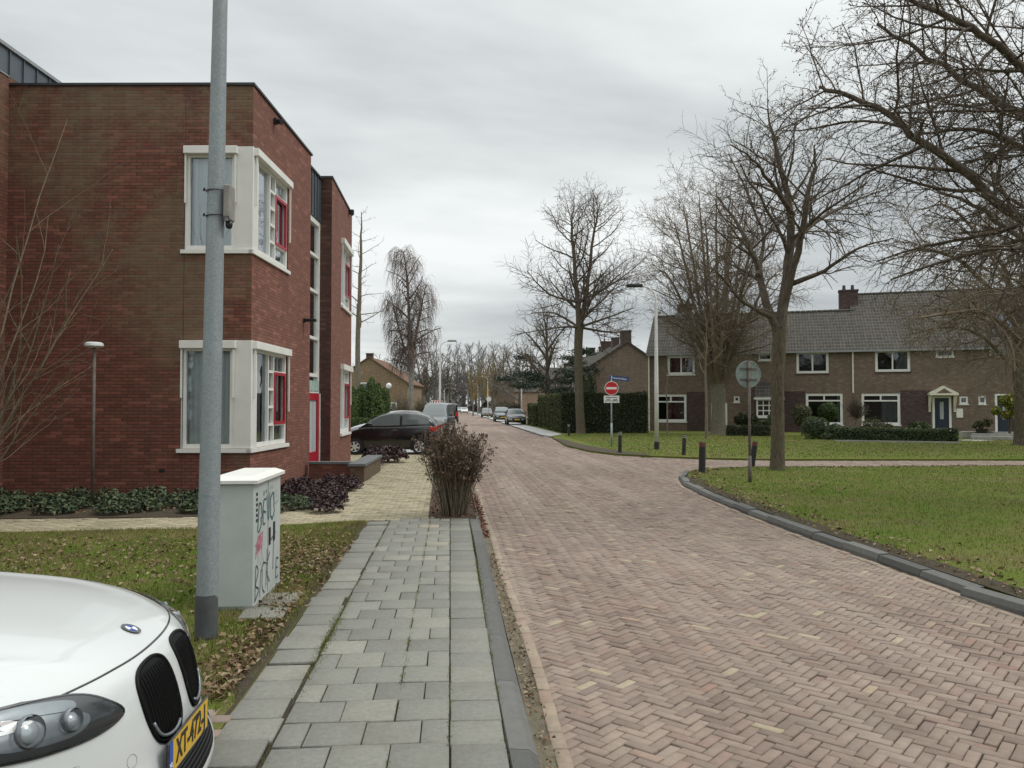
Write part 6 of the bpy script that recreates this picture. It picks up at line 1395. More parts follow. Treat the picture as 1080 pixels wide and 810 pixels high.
cl_ = np.concatenate([tp+r.normal(0, .017, tp.shape) for _ in range(5)]); V, F = leaves(cl_, .032, r, aspect=.8); np_mesh('dry_flower_heads', V, F, M['dry_flower'], o)
# ---------- low plants in the beds
def clump(name, x, y, h, w, n, leaf, size, label, group, seed, asp=.38):
    r = np.random.default_rng(seed); o = empty(name, x, y, 0, 0, label, 'plant', group); a = r.uniform(0, 2*PI, n); k = w*np.sqrt(r.uniform(0, 1, n)); z = h*(1-(k/w)**2*.75)*r.uniform(.35, 1, n)
    P3 = np.column_stack([np.cos(a)*k, np.sin(a)*k, z+.02]); D = np.column_stack([np.cos(a)*.6, np.sin(a)*.6, np.full(n, .9)]); V, F = leaves(P3, size, r, D, aspect=asp, flat=.75); np_mesh('foliage', V, F, M[leaf], o)
    rn = random.Random(seed); T = Tubes()
    for i in range(9): q_ = P3[rn.randrange(n)]; T.add([(0, 0, -.02), (q_[0]*.4, q_[1]*.4, q_[2]*.6), tuple(q_)], [.009, .007, .004], 4)
    V, F = T.mesh(); np_mesh('stems', V, F, M['twig_brown'], o); return o
r = np.random.default_rng(44); k = 0
protos = [clump('bed_plant', 0, 0, .34, .30, 330, 'rhodo_leaf', .105, 'x', None, 60+i) for i in range(5)]
spots = []
for row, (yb, n_) in enumerate(((14.35, 13), (13.9, 12), (13.45, 8), (13.1, 5))):
    for i in range(n_):
        spots.append((-8.6+5.9*(i+.5+r.uniform(-.3, .3))/n_+(.2*row), yb+r.uniform(-.15, .15)+.0))
place = ['against the wall', 'in the second row of the bed', 'in the open middle of the bed', 'at the front edge by the path']
for i, (px_, py_) in enumerate(sorted(spots, key=lambda s: (s[1], s[0]))):
    # labels count from the left within a row: only their place tells them apart
    o = protos[i] if i < 5 else copy_tree(protos[i % 5]); o.location = (px_, py_, 0); o.rotation_euler.z = i*1.3; s = r.uniform(.8, 1.25); o.scale = (s*.9, s*.9, s*r.uniform(.55, .85)); o['group'] = 'evergreen plants in the bed under the brick wall'; o['category'] = 'plant'; o['label'] = 'dark evergreen plant in the bed under the brick wall'
g = 0
pr = [clump('purple_plant', 0, 0, .33, .26, 420, 'purple_leaf', .07, 'x', None, 80+i, .7) for i in range(4)]
PS = [G(318, 527), G(330, 523), G(343, 520), G(355, 524), G(364, 518), G(352, 533), G(335, 531), G(310, 521), G(322, 517), G(347, 513), G(360, 511), G(303, 523), G(371, 515), G(344, 540), G(340, 526)]
for i, p in enumerate(PS):
    o = pr[i] if i < 4 else copy_tree(pr[i % 4]); o.location = (p[0], p[1], 0); o.rotation_euler.z = i; s = r.uniform(.75, 1.1); o.scale = (s, s, s*.9); o['group'] = 'purple plants before the entrance'; o['label'] = 'low purple leaved plant in the bed before the red door'
for i, p in enumerate([G(376, 497), G(384, 494), G(391, 491.5), G(398, 490), G(404, 489.5), G(408, 491), G(381, 490)]):
    o = copy_tree(pr[i % 4]); o.location = (p[0]+.25, p[1]+1.2, .05); o.rotation_euler.z = i*2; o.scale = (1.25, 1.25, 1.35); o['group'] = 'purple plants behind the planter wall'; o['label'] = 'low purple leaved plant growing behind the low planter wall'
# ---------- bare shrub reaching in from the left
x, y = PD(-60, 10.6); o = empty('bare_shrub', x, y, 0, 0, 'tall leafless shrub whose pale twigs arch in from the left edge', 'shrub'); rn = random.Random(6); T = Tubes()
prm = [P_(seg=9, k=5, wig=.07, up=.02, ang=32, ratio=.42, kids=6, **{'from': .25}, rmin=.005, tip=.3), P_(seg=6, k=4, wig=.10, up=.03, ang=38, ratio=.5, kids=3, **{'from': .2}, rmin=.0035), P_(seg=4, k=3, wig=.12, up=.03, ang=40, ratio=.5, kids=0, **{'from': .15}, rmin=.003)]
for i in range(13):
    s = rn.uniform(-.2, 1.0); branch(T, rn, (rn.uniform(-.2, .2), rn.uniform(-.2, .2), 0), unit((s*.75, rn.uniform(-.25, .25), 1)), rn.uniform(2.2, 4.6), rn.uniform(.012, .02), 0, prm)
for (px, zt) in ((30, 5.0), (18, 3.6)): xx = PD(px, 10.6); branch(T, rn, (0, 0, 0), unit((xx[0]-x, 0, zt)), zt*1.3, .02, 0, [dict(prm[0], kids=3, up=.05)]+prm[1:])
V, F = T.mesh(); np_mesh('branches', V, F, M['twig_tan'], o, smooth=True)
# ================================================================== car paint and parts
def paint(name, c, rough=.25, metal=0, coat=1.0, dirt=.12):
    t = NT(name); n = t.noise(3.5, 6, .7, t.obj()); c2 = t.mix(t.ramp(n, (.45, 0), (.8, dirt)), c, (.20, .18, .15, 1))
    t.col(c2).set(rough, metal, .5, coat); t.b.inputs['Coat Roughness'].default_value = .06; M[name] = t.m
paint('paint_white', (.56, .58, .575, 1), .35, 0, .8, .05); paint('paint_black', (.004, .0045, .006, 1), .2, 0, .7, .0); paint('paint_grey', (.09, .10, .11, 1), .35, .4); paint('paint_silver', (.42, .44, .45, 1), .35, .5)
paint('paint_dark', (.022, .024, .03, 1), .3); paint('paint_maroon', (.04, .012, .014, 1), .3); paint('paint_van_white', (.62, .63, .62, 1), .4)
plain('tyre', (.015, .015, .016, 1), .85, bump=.2); plain('rim', (.40, .41, .42, 1), .35, .7, var=.1); plain('rim_white', (.66, .67, .67, 1), .4, .2, var=.1); plain('under', (.01, .01, .01, 1), .9)
plain('tail_red', (.55, .015, .02, 1), .2, var=.1, bump=0, coat=1); plain('head_glass', (.55, .58, .60, 1), .12, .3, var=.2, bump=0); plain('plate_yellow', (.62, .38, .02, 1), .4, var=.08, bump=0); plain('plate_blue', (.02, .07, .35, 1), .4, bump=0)
plain('chrome', (.75, .76, .77, 1), .08, 1, var=.05, bump=0); plain('gloss_black', (.006, .006, .007, 1), .12, coat=1, bump=0)
t = NT('car_glass'); t.col((.045, .055, .055, 1)).set(.06, 0, .6, 0); M['car_glass'] = t.m
t = NT('screen_glass'); t.col((.13, .155, .155, 1)).set(.08, 0, .6, 0); M['screen_glass'] = t.m
t = NT('screen_sky'); t.col((.55, .60, .60, 1)).set(.08, 0, .8, 0); M['screen_sky'] = t.m  # pale base colour paints the sky's reflection onto the windscreen
t = NT('window_light'); t.col((.10, .12, .12, 1)).set(.06, 0, .7, 0); M['window_light'] = t.m
def interp(pts, x):
    xs = [p[0] for p in pts]; ys = [p[1] for p in pts]; 
    return float(np.interp(x, xs, ys))
def smooth_interp(pts, n=60, it=3):
    x = np.linspace(pts[0][0], pts[-1][0], n); y = np.interp(x, [p[0] for p in pts], [p[1] for p in pts])
    for _ in range(it): y[1:-1] = (y[:-2]+2*y[1:-1]+y[2:])/4
    return lambda q: float(np.interp(q, x, y))
def wheel(o, x, s, W, r, rimmat='rim', spokes=7):
    """s=+1/-1 side; wheel centre at x, outer face at y = s*W"""
    w = MB(); y0, y1 = s*(W-.20), s*W
    prof = [(r*.62, y1), (r*.66, y1+s*.008), (r*.93, y1+s*.004), (r, y1-s*.03), (r, y0+s*.03), (r*.9, y0), (r*.5, y0)]; n = 26
    vs = [(x+a*math.cos(2*PI*k/n), b, r+a*math.sin(2*PI*k/n)) for a, b in prof for k in range(n)]
    w.add(vs, [(i*n+k, i*n+(k+1) % n, (i+1)*n+(k+1) % n, (i+1)*n+k) for i in range(len(prof)-1) for k in range(n)]); wo = w.build('wheel', M['tyre'], o, smooth=True, auto=50)
    m = MB(); vs = [(x+a*math.cos(2*PI*k/n), b, r+a*math.sin(2*PI*k/n)) for a, b in ((r*.66, y1+s*.004), (r*.60, y1-s*.01), (r*.58, y1-s*.05), (r*.0, y1-s*.055)) for k in range(n)]
    m.add(vs, [(i*n+k, i*n+(k+1) % n, (i+1)*n+(k+1) % n, (i+1)*n+k) for i in range(3) for k in range(n)]); m.build('rim_barrel', M['under'], wo, smooth=True)
    m = MB()
    for k in range(spokes):
        a = 2*PI*k/spokes+.3; c, d = math.cos(a), math.sin(a); t_ = .028*r/.3
        q = [(x+c*r*.08-d*t_*1.3, r+d*r*.08+c*t_*1.3), (x+c*r*.08+d*t_*1.3, r+d*r*.08-c*t_*1.3), (x+c*r*.62+d*t_, r+d*r*.62-c*t_), (x+c*r*.62-d*t_, r+d*r*.62+c*t_)]
        vs = [(a_, y1-s*.004, b_) for a_, b_ in q]+[(a_, y1-s*.03, b_) for a_, b_ in q]; m.add(vs, ((0, 1, 2, 3), (0, 4, 5, 1), (1, 5, 6, 2), (2, 6, 7, 3), (3, 7, 4, 0)))
    m.tube([(x, y1-s*.03, r), (x, y1+s*.002, r)], r*.17, 12); ring = [(x+r*.62*math.cos(a), y1-s*.002, r+r*.62*math.sin(a)) for a in np.linspace(0, 2*PI, 25)]; m.tube(ring, r*.035, 5); m.build('rim', M[rimmat], wo)
def make_car(name, label, x, y, rz, L=4.2, W=1.72, paintm='paint_dark', cat='car', group=None, lower=None, roof=None, belt=None, wheels=(.78, 3.35), wr=.31, doors=(1.55, 2.65), van=False, plate='front', rimmat='rim', tail='tail_red', spokes=7, z=0, glassm='car_glass', rearwin=True, screenm='screen_glass'):
    """local x: 0 = nose, -L = tail; lower = hood/belt height by distance from nose, roof = roof height by distance"""
    o = empty(name, x, y, rz, z, label, cat, group); hw = W/2; lo = smooth_interp(lower, 80, 2); rf_ = smooth_interp(roof, 80, 2)
    r0, r1 = roof[0][0], roof[-1][0]
    def width(s):   # plan shape
        f = s/L; return hw*(1-.30*max(0, 1-f/.14)**2.2-.20*max(0, (f-.88)/.12)**2.2)
    def sect(s):
        w = width(s); zb = .20+.10*max(0, 1-s/.35)**2+.08*max(0, (s-L+.4)/.4)**2; zt = lo(s); mid = zb+(zt-zb)*.55
        return [(0, zb-.02), (w*.82, zb), (w*.955, zb+.05), (w*.99, zb+(mid-zb)*.5), (w, mid), (w*.985, mid+(zt-mid)*.55), (w*.955, zt-.045), (w*.90, zt-.008), (w*.6, zt+.012), (0, zt+.02)]
    st = sorted(set([0, .015, .05, .1, .18]+list(np.linspace(.28, L-.25, 34))+[L-.18, L-.1, L-.05, L-.015, L])); m = MB(); N = 10; vs = []
    for s in st:
        q = sect(s); e = min(s, L-s); sh = 1 if e > .05 else .0
        zc = q[0][1]+(lo(s)-q[0][1])*.5; k = min(1, .86+.14*math.sqrt(min(1, e/.1)))
        q = [(a, zc+(b-zc)*k) for a, b in q]; vs += [(-s, a, b) for a, b in q]+[(-s, -a, b) for a, b in q[::-1]]
    K = 2*N; fs = [(i*K+j, i*K+(j+1) % K, (i+1)*K+(j+1) % K, (i+1)*K+j) for i in range(len(st)-1) for j in range(K)]+[tuple(range(K)), tuple((len(st)-1)*K+j for j in range(K))[::-1]]
    m.add(vs, fs); bd = m.build('body', M[paintm], o, smooth=True, auto=50)
    # greenhouse
    gs = list(np.linspace(r0, r1, 40)); m = MB(); vs = []; J = 7
    def gsec(s):
        zt = max(rf_(s), lo(s)+.005); zb = lo(s)-.01; h = zt-zb; full = max(r_[1] for r_ in roof)-1.0; w = width(s)*.93; k = min(1, h/.5)
        tum = .16*k if not van else .05
        return [(w, zb), (w-tum*.33, zb+h*.33), (w-tum*.66, zb+h*.66), (w-tum*.93, zb+h*.90), (w-tum-.06, zb+h*.985), (w*.45, zt+.012*k), (0, zt+.018*k)]
    for s in gs: q = gsec(s); vs += [(-s, a, b) for a, b in q]+[(-s, -a, b) for a, b in q[-2::-1]]
    K = 2*J-1; fs = [(i*K+j, i*K+j+1, (i+1)*K+j+1, (i+1)*K+j) for i in range(len(gs)-1) for j in range(K-1)]
    fs += [tuple(range(K)), tuple((len(gs)-1)*K+j for j in range(K))[::-1]]; m.add(vs, fs); m.build('roof', M[paintm], o, smooth=True, auto=60)
    # side glass
    a_, b_ = doors
    def sideglass(s0, s1, sd, nm='side_window'):
        m = MB(); n = 12; rows = []
        for i in range(n+1):
            s = s0+(s1-s0)*i/n; q = gsec(s); h = q[-1][1]-q[0][1]; off_ = .006
            zb = q[0][1]+.045; zt = q[0][1]+h*.86
            if zt < zb+.01: zt = zb+.01
            f = lambda z: float(np.interp(z, [p[1] for p in q[:5]], [p[0] for p in q[:5]]))+off_
            rows.append([(-s, sd*f(zb+(zt-zb)*k/3), zb+(zt-zb)*k/3) for k in range(4)])
        m.add([p for r_ in rows for p in r_], [(i*4+j, (i+1)*4+j, (i+1)*4+j+1, i*4+j+1) for i in range(n) for j in range(3)]); return m.build(nm, M[glassm], o, smooth=True)
    def roofx(z, front=True):   # where does the roof line pass a height
        ss = np.linspace(r0, r1, 200); hs = np.array([rf_(s)-lo(s) for s in ss]); ok = np.where(hs > z)[0]; return ss[ok[0]] if front else ss[ok[-1]]
    f0 = roofx(.16); f1 = roofx(.16, False)
    for sd in (-1, 1):
        if van: sideglass(f0+.15, min(f0+1.25, f1), sd)
        else:
            sideglass(f0+.10, b_-.06, sd) if a_ is None else None
            if a_ is not None:
                sideglass(f0+.10, a_-.035, sd); sideglass(a_+.035, b_-.045, sd); 
                if f1-.05 > b_+.1: sideglass(b_+.045, f1-.06, sd)
            elif f1-.05 > b_+.1: sideglass(b_+.03, f1-.06, sd)
    # screens follow the roof line front and rear
    def screen(s0, s1, nm, mt):
        m = MB(); n = 10
        def fn(u, v):
            s = s0+(s1-s0)*u; q = gsec(s); y_ = (v*2-1)*(q[4][0]*.86); z_ = float(np.interp(abs(y_), [0, q[5][0], q[4][0]], [q[6][1], q[5][1], q[4][1]])); return (-s+(.006 if nm == 'windscreen' else -.006), y_, z_+.010)
        m.grid(fn, n, 10); m.build(nm, M[mt], o, smooth=True)
    top = max(p[1] for p in roof); ss = np.linspace(r0, r1, 200); hi = [s for s in ss if rf_(s) > top-.06]
    screen(r0+.06, hi[0]-.02, 'windscreen', screenm)
    if rearwin: screen(hi[-1]+.05, r1-.05, 'rear_window', glassm)
    # wheels and arches
    for wx in wheels:
        for sd in (-1, 1):
            m = MB(); n = 20; ww = width(wx)
            vs = [(-wx, sd*(ww*.995+.004), wr)]+[(-wx+(wr+.055)*math.cos(a), sd*(ww*.995+.004), wr+(wr+.055)*math.sin(a)) for a in np.linspace(-.45, PI+.45, n)]
            m.add(vs, [(0, i+1, i+2) for i in range(n-1)]); m.build('wheel_arch', M['under'], o); wheel(o, -wx, sd, ww+.012, wr, rimmat, spokes)
    # lamps
    fh = interp(lower, .25)
    for sd in (-1, 1):
        m = MB(); 
        def fn(u, v): s = .03+.42*u; w = width(s); return (-s-.00, sd*(w*(.99-.40*(1-u)*v)+.008), lo(s)*.93-.02-.13*(1-v)*(1-.3*u)-.02*(1-u))
        m.grid(lambda u, v: (-(.02+.38*u)+.02*(1-u), sd*(width(.02+.38*u)*(1.0)+.006), lo(.05+.35*u)-.07-.15*(1-v)*(1-.45*u)), 8, 3)
        m.grid(lambda u, v: (.012, sd*(width(.02)*(1.0-.30*u)), lo(.05)-.07-.15*(1-v)), 5, 3); m.build('headlight', M['head_glass'], o, smooth=True)
        m = MB(); zt = lo(L-.2)-.03; zq = zt-.16 if not van else zt-.5
        m.grid(lambda u, v: (-L+.30*u, sd*(width(L-.30*u)*1.0+.028), zq+(zt-zq)*v-.03*u*(1-v)), 6, 3)
        m.grid(lambda u, v: (-L-.026, sd*(width(L)*(1.02-.22*u)), zq+(zt-zq)*v), 4, 3); m.build('tail_light', M[tail], o, smooth=True)
        m = MB(); sx = f0+.12; w = width(sx); zb = lo(sx)+.03; m.box(-sx-.06, -sx+.06, min(sd*(w+.02), sd*(w+.18)), max(sd*(w+.02), sd*(w+.18)), zb, zb+.12, bev=.03); m.build('mirror', M['gloss_black' if paintm != 'paint_silver' else paintm], o)
    # grille, bumper intake and plate
    m = MB(); m.box(-.03, .016, -hw*.42, hw*.42, lo(.05)-.22, lo(.05)-.09, bev=.02); m.box(-.03, .018, -hw*.5, hw*.5, .24, .36, bev=.02); m.build('grille', M['gloss_black'], o)
    for px_, sgn in ((.020, 1), (-L-.020, -1)):
        m = MB(); m.box(px_-.006, px_+.006, -.26, .26, .42, .53) if sgn > 0 else m.box(px_-.006, px_+.006, -.26, .26, .5, .61); m.build('number_plate', M['plate_yellow'], o)
    # door seams, sill
    for sd in (-1, 1):
        m = MB()
        for s in ([x_ for x_ in (f0-.02, a_, b_) if x_ is not None]):
            w = width(s); zz = np.linspace(.28, lo(s)-.03, 6); q = sect(s); f = lambda z: float(np.interp(z, [p[1] for p in q[1:8]], [p[0] for p in q[1:8]]))
            for i in range(5): m.quad((-s-.004, sd*(f(zz[i])+.003), zz[i]), (-s+.004, sd*(f(zz[i])+.003), zz[i]), (-s+.004, sd*(f(zz[i+1])+.003), zz[i+1]), (-s-.004, sd*(f(zz[i+1])+.003), zz[i+1]))
        m.build('door_seam', M['under'], o)
        m = MB(); s = (b_-.22); w = width(s); m.box(-s-.09, -s+.09, min(sd*w*.985, sd*(w+.03)), max(sd*w*.985, sd*(w+.03)), lo(s)-.16, lo(s)-.125, bev=.01); m.build('door_handle', M[paintm], o)
    return o
LOW = [(0, .62), (.12, .70), (.45, .82), (1.0, .95), (1.25, 1.0), (2.5, 1.0), (3.8, 1.03), (4.05, .98), (4.2, .85)]
ROOF = [(1.05, .96), (1.5, 1.20), (2.0, 1.42), (2.5, 1.47), (3.2, 1.44), (3.75, 1.25), (4.05, 1.0)]
# black three-door hatchback, nose to the left
kx_, ky_ = CF((467.0-540)/FPX*28.9, 28.2); 
# nose points left: rotation = pi
def place_car(px_tail, d, ang): return PD(px_tail, d)
KL = [(0, .56), (.10, .66), (.35, .80), (.75, .93), (1.0, .985), (1.8, .99), (2.7, 1.03), (3.3, 1.07), (3.5, 1.0), (3.62, .80)]
KR = [(.80, .93), (1.2, 1.20), (1.55, 1.40), (1.95, 1.49), (2.4, 1.50), (2.9, 1.45), (3.25, 1.33), (3.56, 1.02)]
TX, TY = PD(463.5, 28.9)
KRZ = PI-YAW+R(1)
ka = make_car('parked_car', 'black three door hatchback parked sideways with its nose to the left', TX+math.cos(KRZ)*3.62, TY+math.sin(KRZ)*3.62, KRZ, 3.62, 1.66, 'paint_black', lower=KL, roof=KR, wheels=(.68, 2.98), wr=.285, doors=(None, 2.32), rimmat='rim_white', group='parked cars', spokes=6, screenm='screen_sky', glassm='window_light')
x, y = PD(466, 32.5); rz = KRZ+R(2)
make_car('parked_car', 'dark maroon car just behind the black hatchback, silver rear window catching light', x+math.cos(rz)*4.0, y+math.sin(rz)*4.0, rz, 4.0, 1.70, 'paint_maroon', lower=[(a*.95, b) for a, b in LOW], roof=[(a*.95, b+.04) for a, b in ROOF], wheels=(.75, 3.2), doors=(1.45, 2.5), group='parked cars', glassm='screen_glass')
x, y = PD(462, 37.5)
make_car('parked_car', 'silver car third in the row behind the black hatchback', x+math.cos(rz)*4.2, y+math.sin(rz)*4.2, rz, 4.2, 1.72, 'paint_silver', lower=LOW, roof=[(a, b+.05) for a, b in ROOF], group='parked cars')
VL = [(0, .75), (.15, .9), (.6, 1.05), (1.0, 1.12), (4.3, 1.12), (4.45, 1.1), (4.5, 1.0)]; VR = [(.85, 1.08), (1.35, 1.55), (1.8, 1.86), (2.4, 1.93), (4.2, 1.92), (4.46, 1.86), (4.5, 1.1)]
x, y = PD(455, 47); rz2 = -PI/2-R(8)
make_car('parked_van', 'dark grey people carrier standing under the red and white board', x, y, rz2, 4.5, 1.8, 'paint_grey', 'van', lower=VL, roof=VR, doors=(1.9, 3.0), wheels=(.85, 3.6), group='parked cars', glassm='screen_glass', rearwin=False)
x, y = PD(474.5, 88)
make_car('parked_van', 'tall black van parked at the left edge of the road', x, y+4.8, PI/2-YAW*0, 4.8, 1.9, 'paint_black', 'van', lower=VL[:-3]+[(4.6, 1.12), (4.8, 1.0)], roof=[(a, b+.12) for a, b in VR[:-3]]+[(4.5, 2.0), (4.76, 1.95), (4.8, 1.1)], doors=(1.9, 3.0), wheels=(.9, 3.9), van=True, group='parked cars', rearwin=False)
x, y = PD(470, 80); make_car('parked_van', 'light grey van half hidden beside the tall black van', x-.9, y+4.8, PI/2, 4.8, 1.9, 'paint_van_white', 'van', lower=VL[:-3]+[(4.6, 1.12), (4.8, 1.0)], roof=[(a, b+.1) for a, b in VR[:-3]]+[(4.5, 2.0), (4.76, 1.95), (4.8, 1.1)], doors=(1.9, 3.0), wheels=(.9, 3.9), van=True, group='parked cars', rearwin=False)
# cars on the right pavement, facing the camera (nose towards -Y)
x, y = PD(545.2, 73.5); make_car('parked_car', 'dark hatchback facing the camera beside the clipped hedge', x, y, -PI/2, 4.3, 1.76, 'paint_dark', lower=LOW, roof=ROOF, group='cars parked along the right pavement')
x, y = PD(530.3, 89); make_car('parked_car', 'grey tall car second from the hedge on the right pavement', x, y, -PI/2, 4.4, 1.80, 'paint_grey', lower=[(a, b+.08) for a, b in LOW], roof=[(a, b+.16) for a, b in ROOF], group='cars parked along the right pavement')
x, y = PD(514, 122); make_car('parked_car', 'dark small car farthest of those on the right pavement', x, y, -PI/2, 4.0, 1.70, 'paint_dark', lower=[(a*.95, b) for a, b in LOW], roof=[(a*.95, b) for a, b in ROOF], wheels=(.75, 3.2), group='cars parked along the right pavement')
x, y = PD(489.8, 186); make_car('moving_car', 'white car driving towards the camera far down the road', x, y, -PI/2, 4.2, 1.75, 'paint_van_white', lower=LOW, roof=ROOF)
x, y = PD(484.6, 225); make_car('moving_car', 'pale car following the white one far down the road', x, y, -PI/2, 4.2, 1.75, 'paint_silver', lower=LOW, roof=ROOF)
# ================================================================== the white car in the foreground, nose to the right
NX, ND, NA = -1.255, 3.10, R(8)
fx, fy = CF(NX, ND); wc = empty('white_car', fx, fy, -YAW+NA, 0, 'glossy white car nosing in from the lower left with two black kidney grilles', 'car')
HWd = .95
PR = [(.20, -.05), (.24, .030), (.29, .042), (.33, .026), (.38, .005), (.44, .0), (.50, -.008), (.58, -.022), (.66, -.042), (.72, -.062), (.765, -.085), (.80, -.118), (.84, -.18), (.88, -.27), (.92, -.41), (.96, -.62), (1.0, -.92), (1.035, -1.36)]
pz = [p[0] for p in PR]; pxx = [p[1] for p in PR]
fine = np.linspace(.20, 1.035, 160); fx_ = np.interp(fine, pz, pxx)
for _ in range(14): fx_[1:-1] = (fx_[:-2]+2*fx_[1:-1]+fx_[2:])/4
def Sp(y, zc, off_=0.0):
    def raw(y, zc):
        a = min(abs(y)/HWd, 1.05); xc = float(np.interp(zc, fine, fx_))
        hoodf = min(max((zc-.80)/.16, 0), 1); fade = 1-hoodf**1.2
        xs = -.33*(abs(y)/.8)**2.5*(.22+.78*fade)
        x = xc*(1-.42*a*a*(1-hoodf))*(1.0)+xs*(1-.3*min(1, max(0, (.5-zc)/.15)))
        if zc > .60: x = x+0.0
        lowf = max(0, (.40-zc)/.2); x += .015*lowf
        g = min(max((zc-.62)/.25, 0), 1); drop = .095*a**2.6*g
        yw = y*(1-.04*max(0, (zc-.8))*4*a)
        cr_ = .012*math.exp(-((abs(y)-(.30+.32*hoodf))/.05)**2)*hoodf
        step = -.006/(1+math.exp(-(abs(y)-(.30+.32*hoodf))*60))*hoodf
        return Vector((x, yw, zc-drop+cr_+step))
    p = raw(y, zc)
    if off_:
        e = .004; u = raw(y+e, zc)-raw(y-e, zc); v = raw(y, min(zc+e, 1.034))-raw(y, max(zc-e, .201)); n = u.cross(v).normalized()
        if n.x < 0 and zc < .8 or n.z < -.2: n = -n
        if zc >= .8 and n.z < 0: n = -n
        p = p+n*off_
    return p
def dens(t): return .20+.835*t
m = MB(); ysamp = lambda v: HWd*math.sin((v*2-1)*PI/2*.98)/math.sin(PI/2*.98)
m.grid(lambda u, v: tuple(Sp(ysamp(v), .20+.835*u)), 130, 90); m.build('body', M['paint_white'], wc, smooth=True, auto=70)
# flanks
for sd in (-1, 1):
    m = MB()
    def fl(s, q):
        zE = .84
        if s < .35: tp = Sp(sd*HWd, zE+(1.035-zE)*(s/.35)); tpx, tpz = tp.x, tp.z
        else: tp = Sp(sd*HWd, 1.035); f = (s-.35)/.65; tpx = tp.x+(-4.95-tp.x)*f; tpz = tp.z+.06*f-.1*max(0, f-.9)*8
        bt = Sp(sd*HWd, .20); bx_ = bt.x+(-4.95-bt.x)*s; e = Sp(sd*HWd, .20+(zE-.20)*q); z = .20+(tpz-.20)*q
        x = bx_+(tpx-bx_)*q; k = max(0, 1-s*6)**1.5; e0x = bt.x+(Sp(sd*HWd, zE).x-bt.x)*q; x += (e.x-e0x)*k; z += (e.z-(.20+(Sp(sd*HWd, zE).z-.20)*q))*k
        yy = HWd*.9966+.055*math.sin(PI*min(1, q*1.02))*min(1, s*7)
        return (x, sd*yy, z)
    m.grid(fl, 70, 24); m.build('side_panel', M['paint_white'], wc, smooth=True)
    for wx in (-.95, -4.05):
        m = MB(); n = 24; vs = [(wx, sd*(HWd+.058), .35)]+[(wx+.40*math.cos(a), sd*(HWd+.058), .35+.40*math.sin(a)) for a in np.linspace(-.4, PI+.4, n)]; m.add(vs, [(0, i+1, i+2) for i in range(n-1)]); m.build('wheel_arch', M['under'], wc); wheel(wc, wx, sd, HWd+.068, .345, 'rim', 10)
m = MB(); tz = lambda s: float(np.interp(s, [0, .25, .5, .8, 1], [0, .40, .50, .40, 0]))
def cab(s, v):
    w = .88-.03*0; h = tz(s); y_ = (v*2-1); return (-1.30-3.2*s, y_*(w-.18*(h/.5)), 1.0+h*(1-abs(y_)**5))
m.grid(cab, 30, 24); m.build('roof', M['car_glass'], wc, smooth=True)
m = MB(); m.grid(lambda s, v: tuple(Vector(cab(.30+.42*s, .08+.84*v))+Vector((0, 0, .008))), 12, 20); m.build('roof_panel', M['paint_white'], wc, smooth=True)
m = MB(); m.box(-4.97, -.7, -.85, .85, .17, .24); m.box(-5.0, -4.9, -.9, .9, .24, .95, bev=.04); m.build('underbody', M['under'], wc)
m = MB(); m.box(-4.3, -1.5, -.80, .80, .24, .90); m.build('cabin_core', M['under'], wc)
def closed(ctrl, n=8):
    N_ = len(ctrl); out = []
    for i in range(N_):
        p0, p1, p2, p3 = ctrl[i-1], ctrl[i], ctrl[(i+1) % N_], ctrl[(i+2) % N_]
        for j in range(n):
            t = j/n; out.append(tuple(.5*((2*p1[k])+(-p0[k]+p2[k])*t+(2*p0[k]-5*p1[k]+4*p2[k]-p3[k])*t*t+(-p0[k]+3*p1[k]-3*p2[k]+p3[k])*t**3) for k in range(2)))
    return out
def patch(name, outline, off_, mat, parent, rings=8, dome=0.0, smooth=True, cen=None):
    n = len(outline); c = cen or (sum(p[0] for p in outline)/n, sum(p[1] for p in outline)/n); vs = [tuple(Sp(c[0], c[1], off_+dome))]
    for r_ in range(1, rings+1):
        f = r_/rings
        for p in outline: vs.append(tuple(Sp(c[0]+(p[0]-c[0])*f, c[1]+(p[1]-c[1])*f, off_+dome*(1-f**3))))
    fs = [(0, 1+i, 1+(i+1) % n) for i in range(n)]+[(1+(k-1)*n+i, 1+k*n+i, 1+k*n+(i+1) % n, 1+(k-1)*n+(i+1) % n) for k in range(1, rings) for i in range(n)]
    m = MB(); m.add(vs, fs); return m.build(name, M[mat], parent, smooth=smooth)
def seam(name, line, r_, mat, parent, off_=0.0, n=6):
    m = MB(); m.tube([tuple(Sp(a, b, off_)) for a, b in line], r_, n); return m.build(name, M[mat], parent, smooth=True)
t = NT('lamp_cover'); t.t.nodes.remove(t.b); g1 = t.n('BsdfGlossy'); g1.inputs['Roughness'].default_value = .03; g1.inputs['Color'].default_value = (1, 1, 1, 1); tr = t.n('BsdfTransparent'); tr.inputs['Color'].default_value = (.93, .95, .96, 1); fr = t.n('Fresnel'); fr.inputs[0].default_value = 1.45; ms = t.n('MixShader'); t.l(fr.outputs[0], ms.inputs[0]); t.l(tr.outputs[0], ms.inputs[1]); t.l(g1.outputs[0], ms.inputs[2]); t.l(ms.outputs[0], t.out.inputs[0]); M['lamp_cover'] = t.m
plain('lamp_black', (.035, .037, .04, 1), .3, bump=0); plain('lamp_grey', (.20, .22, .235, 1), .3, .4, bump=0)
t = NT('grille_black'); t.col((.0035, .0035, .004, 1)).set(.5, spec=.15); M['grille_black'] = t.m
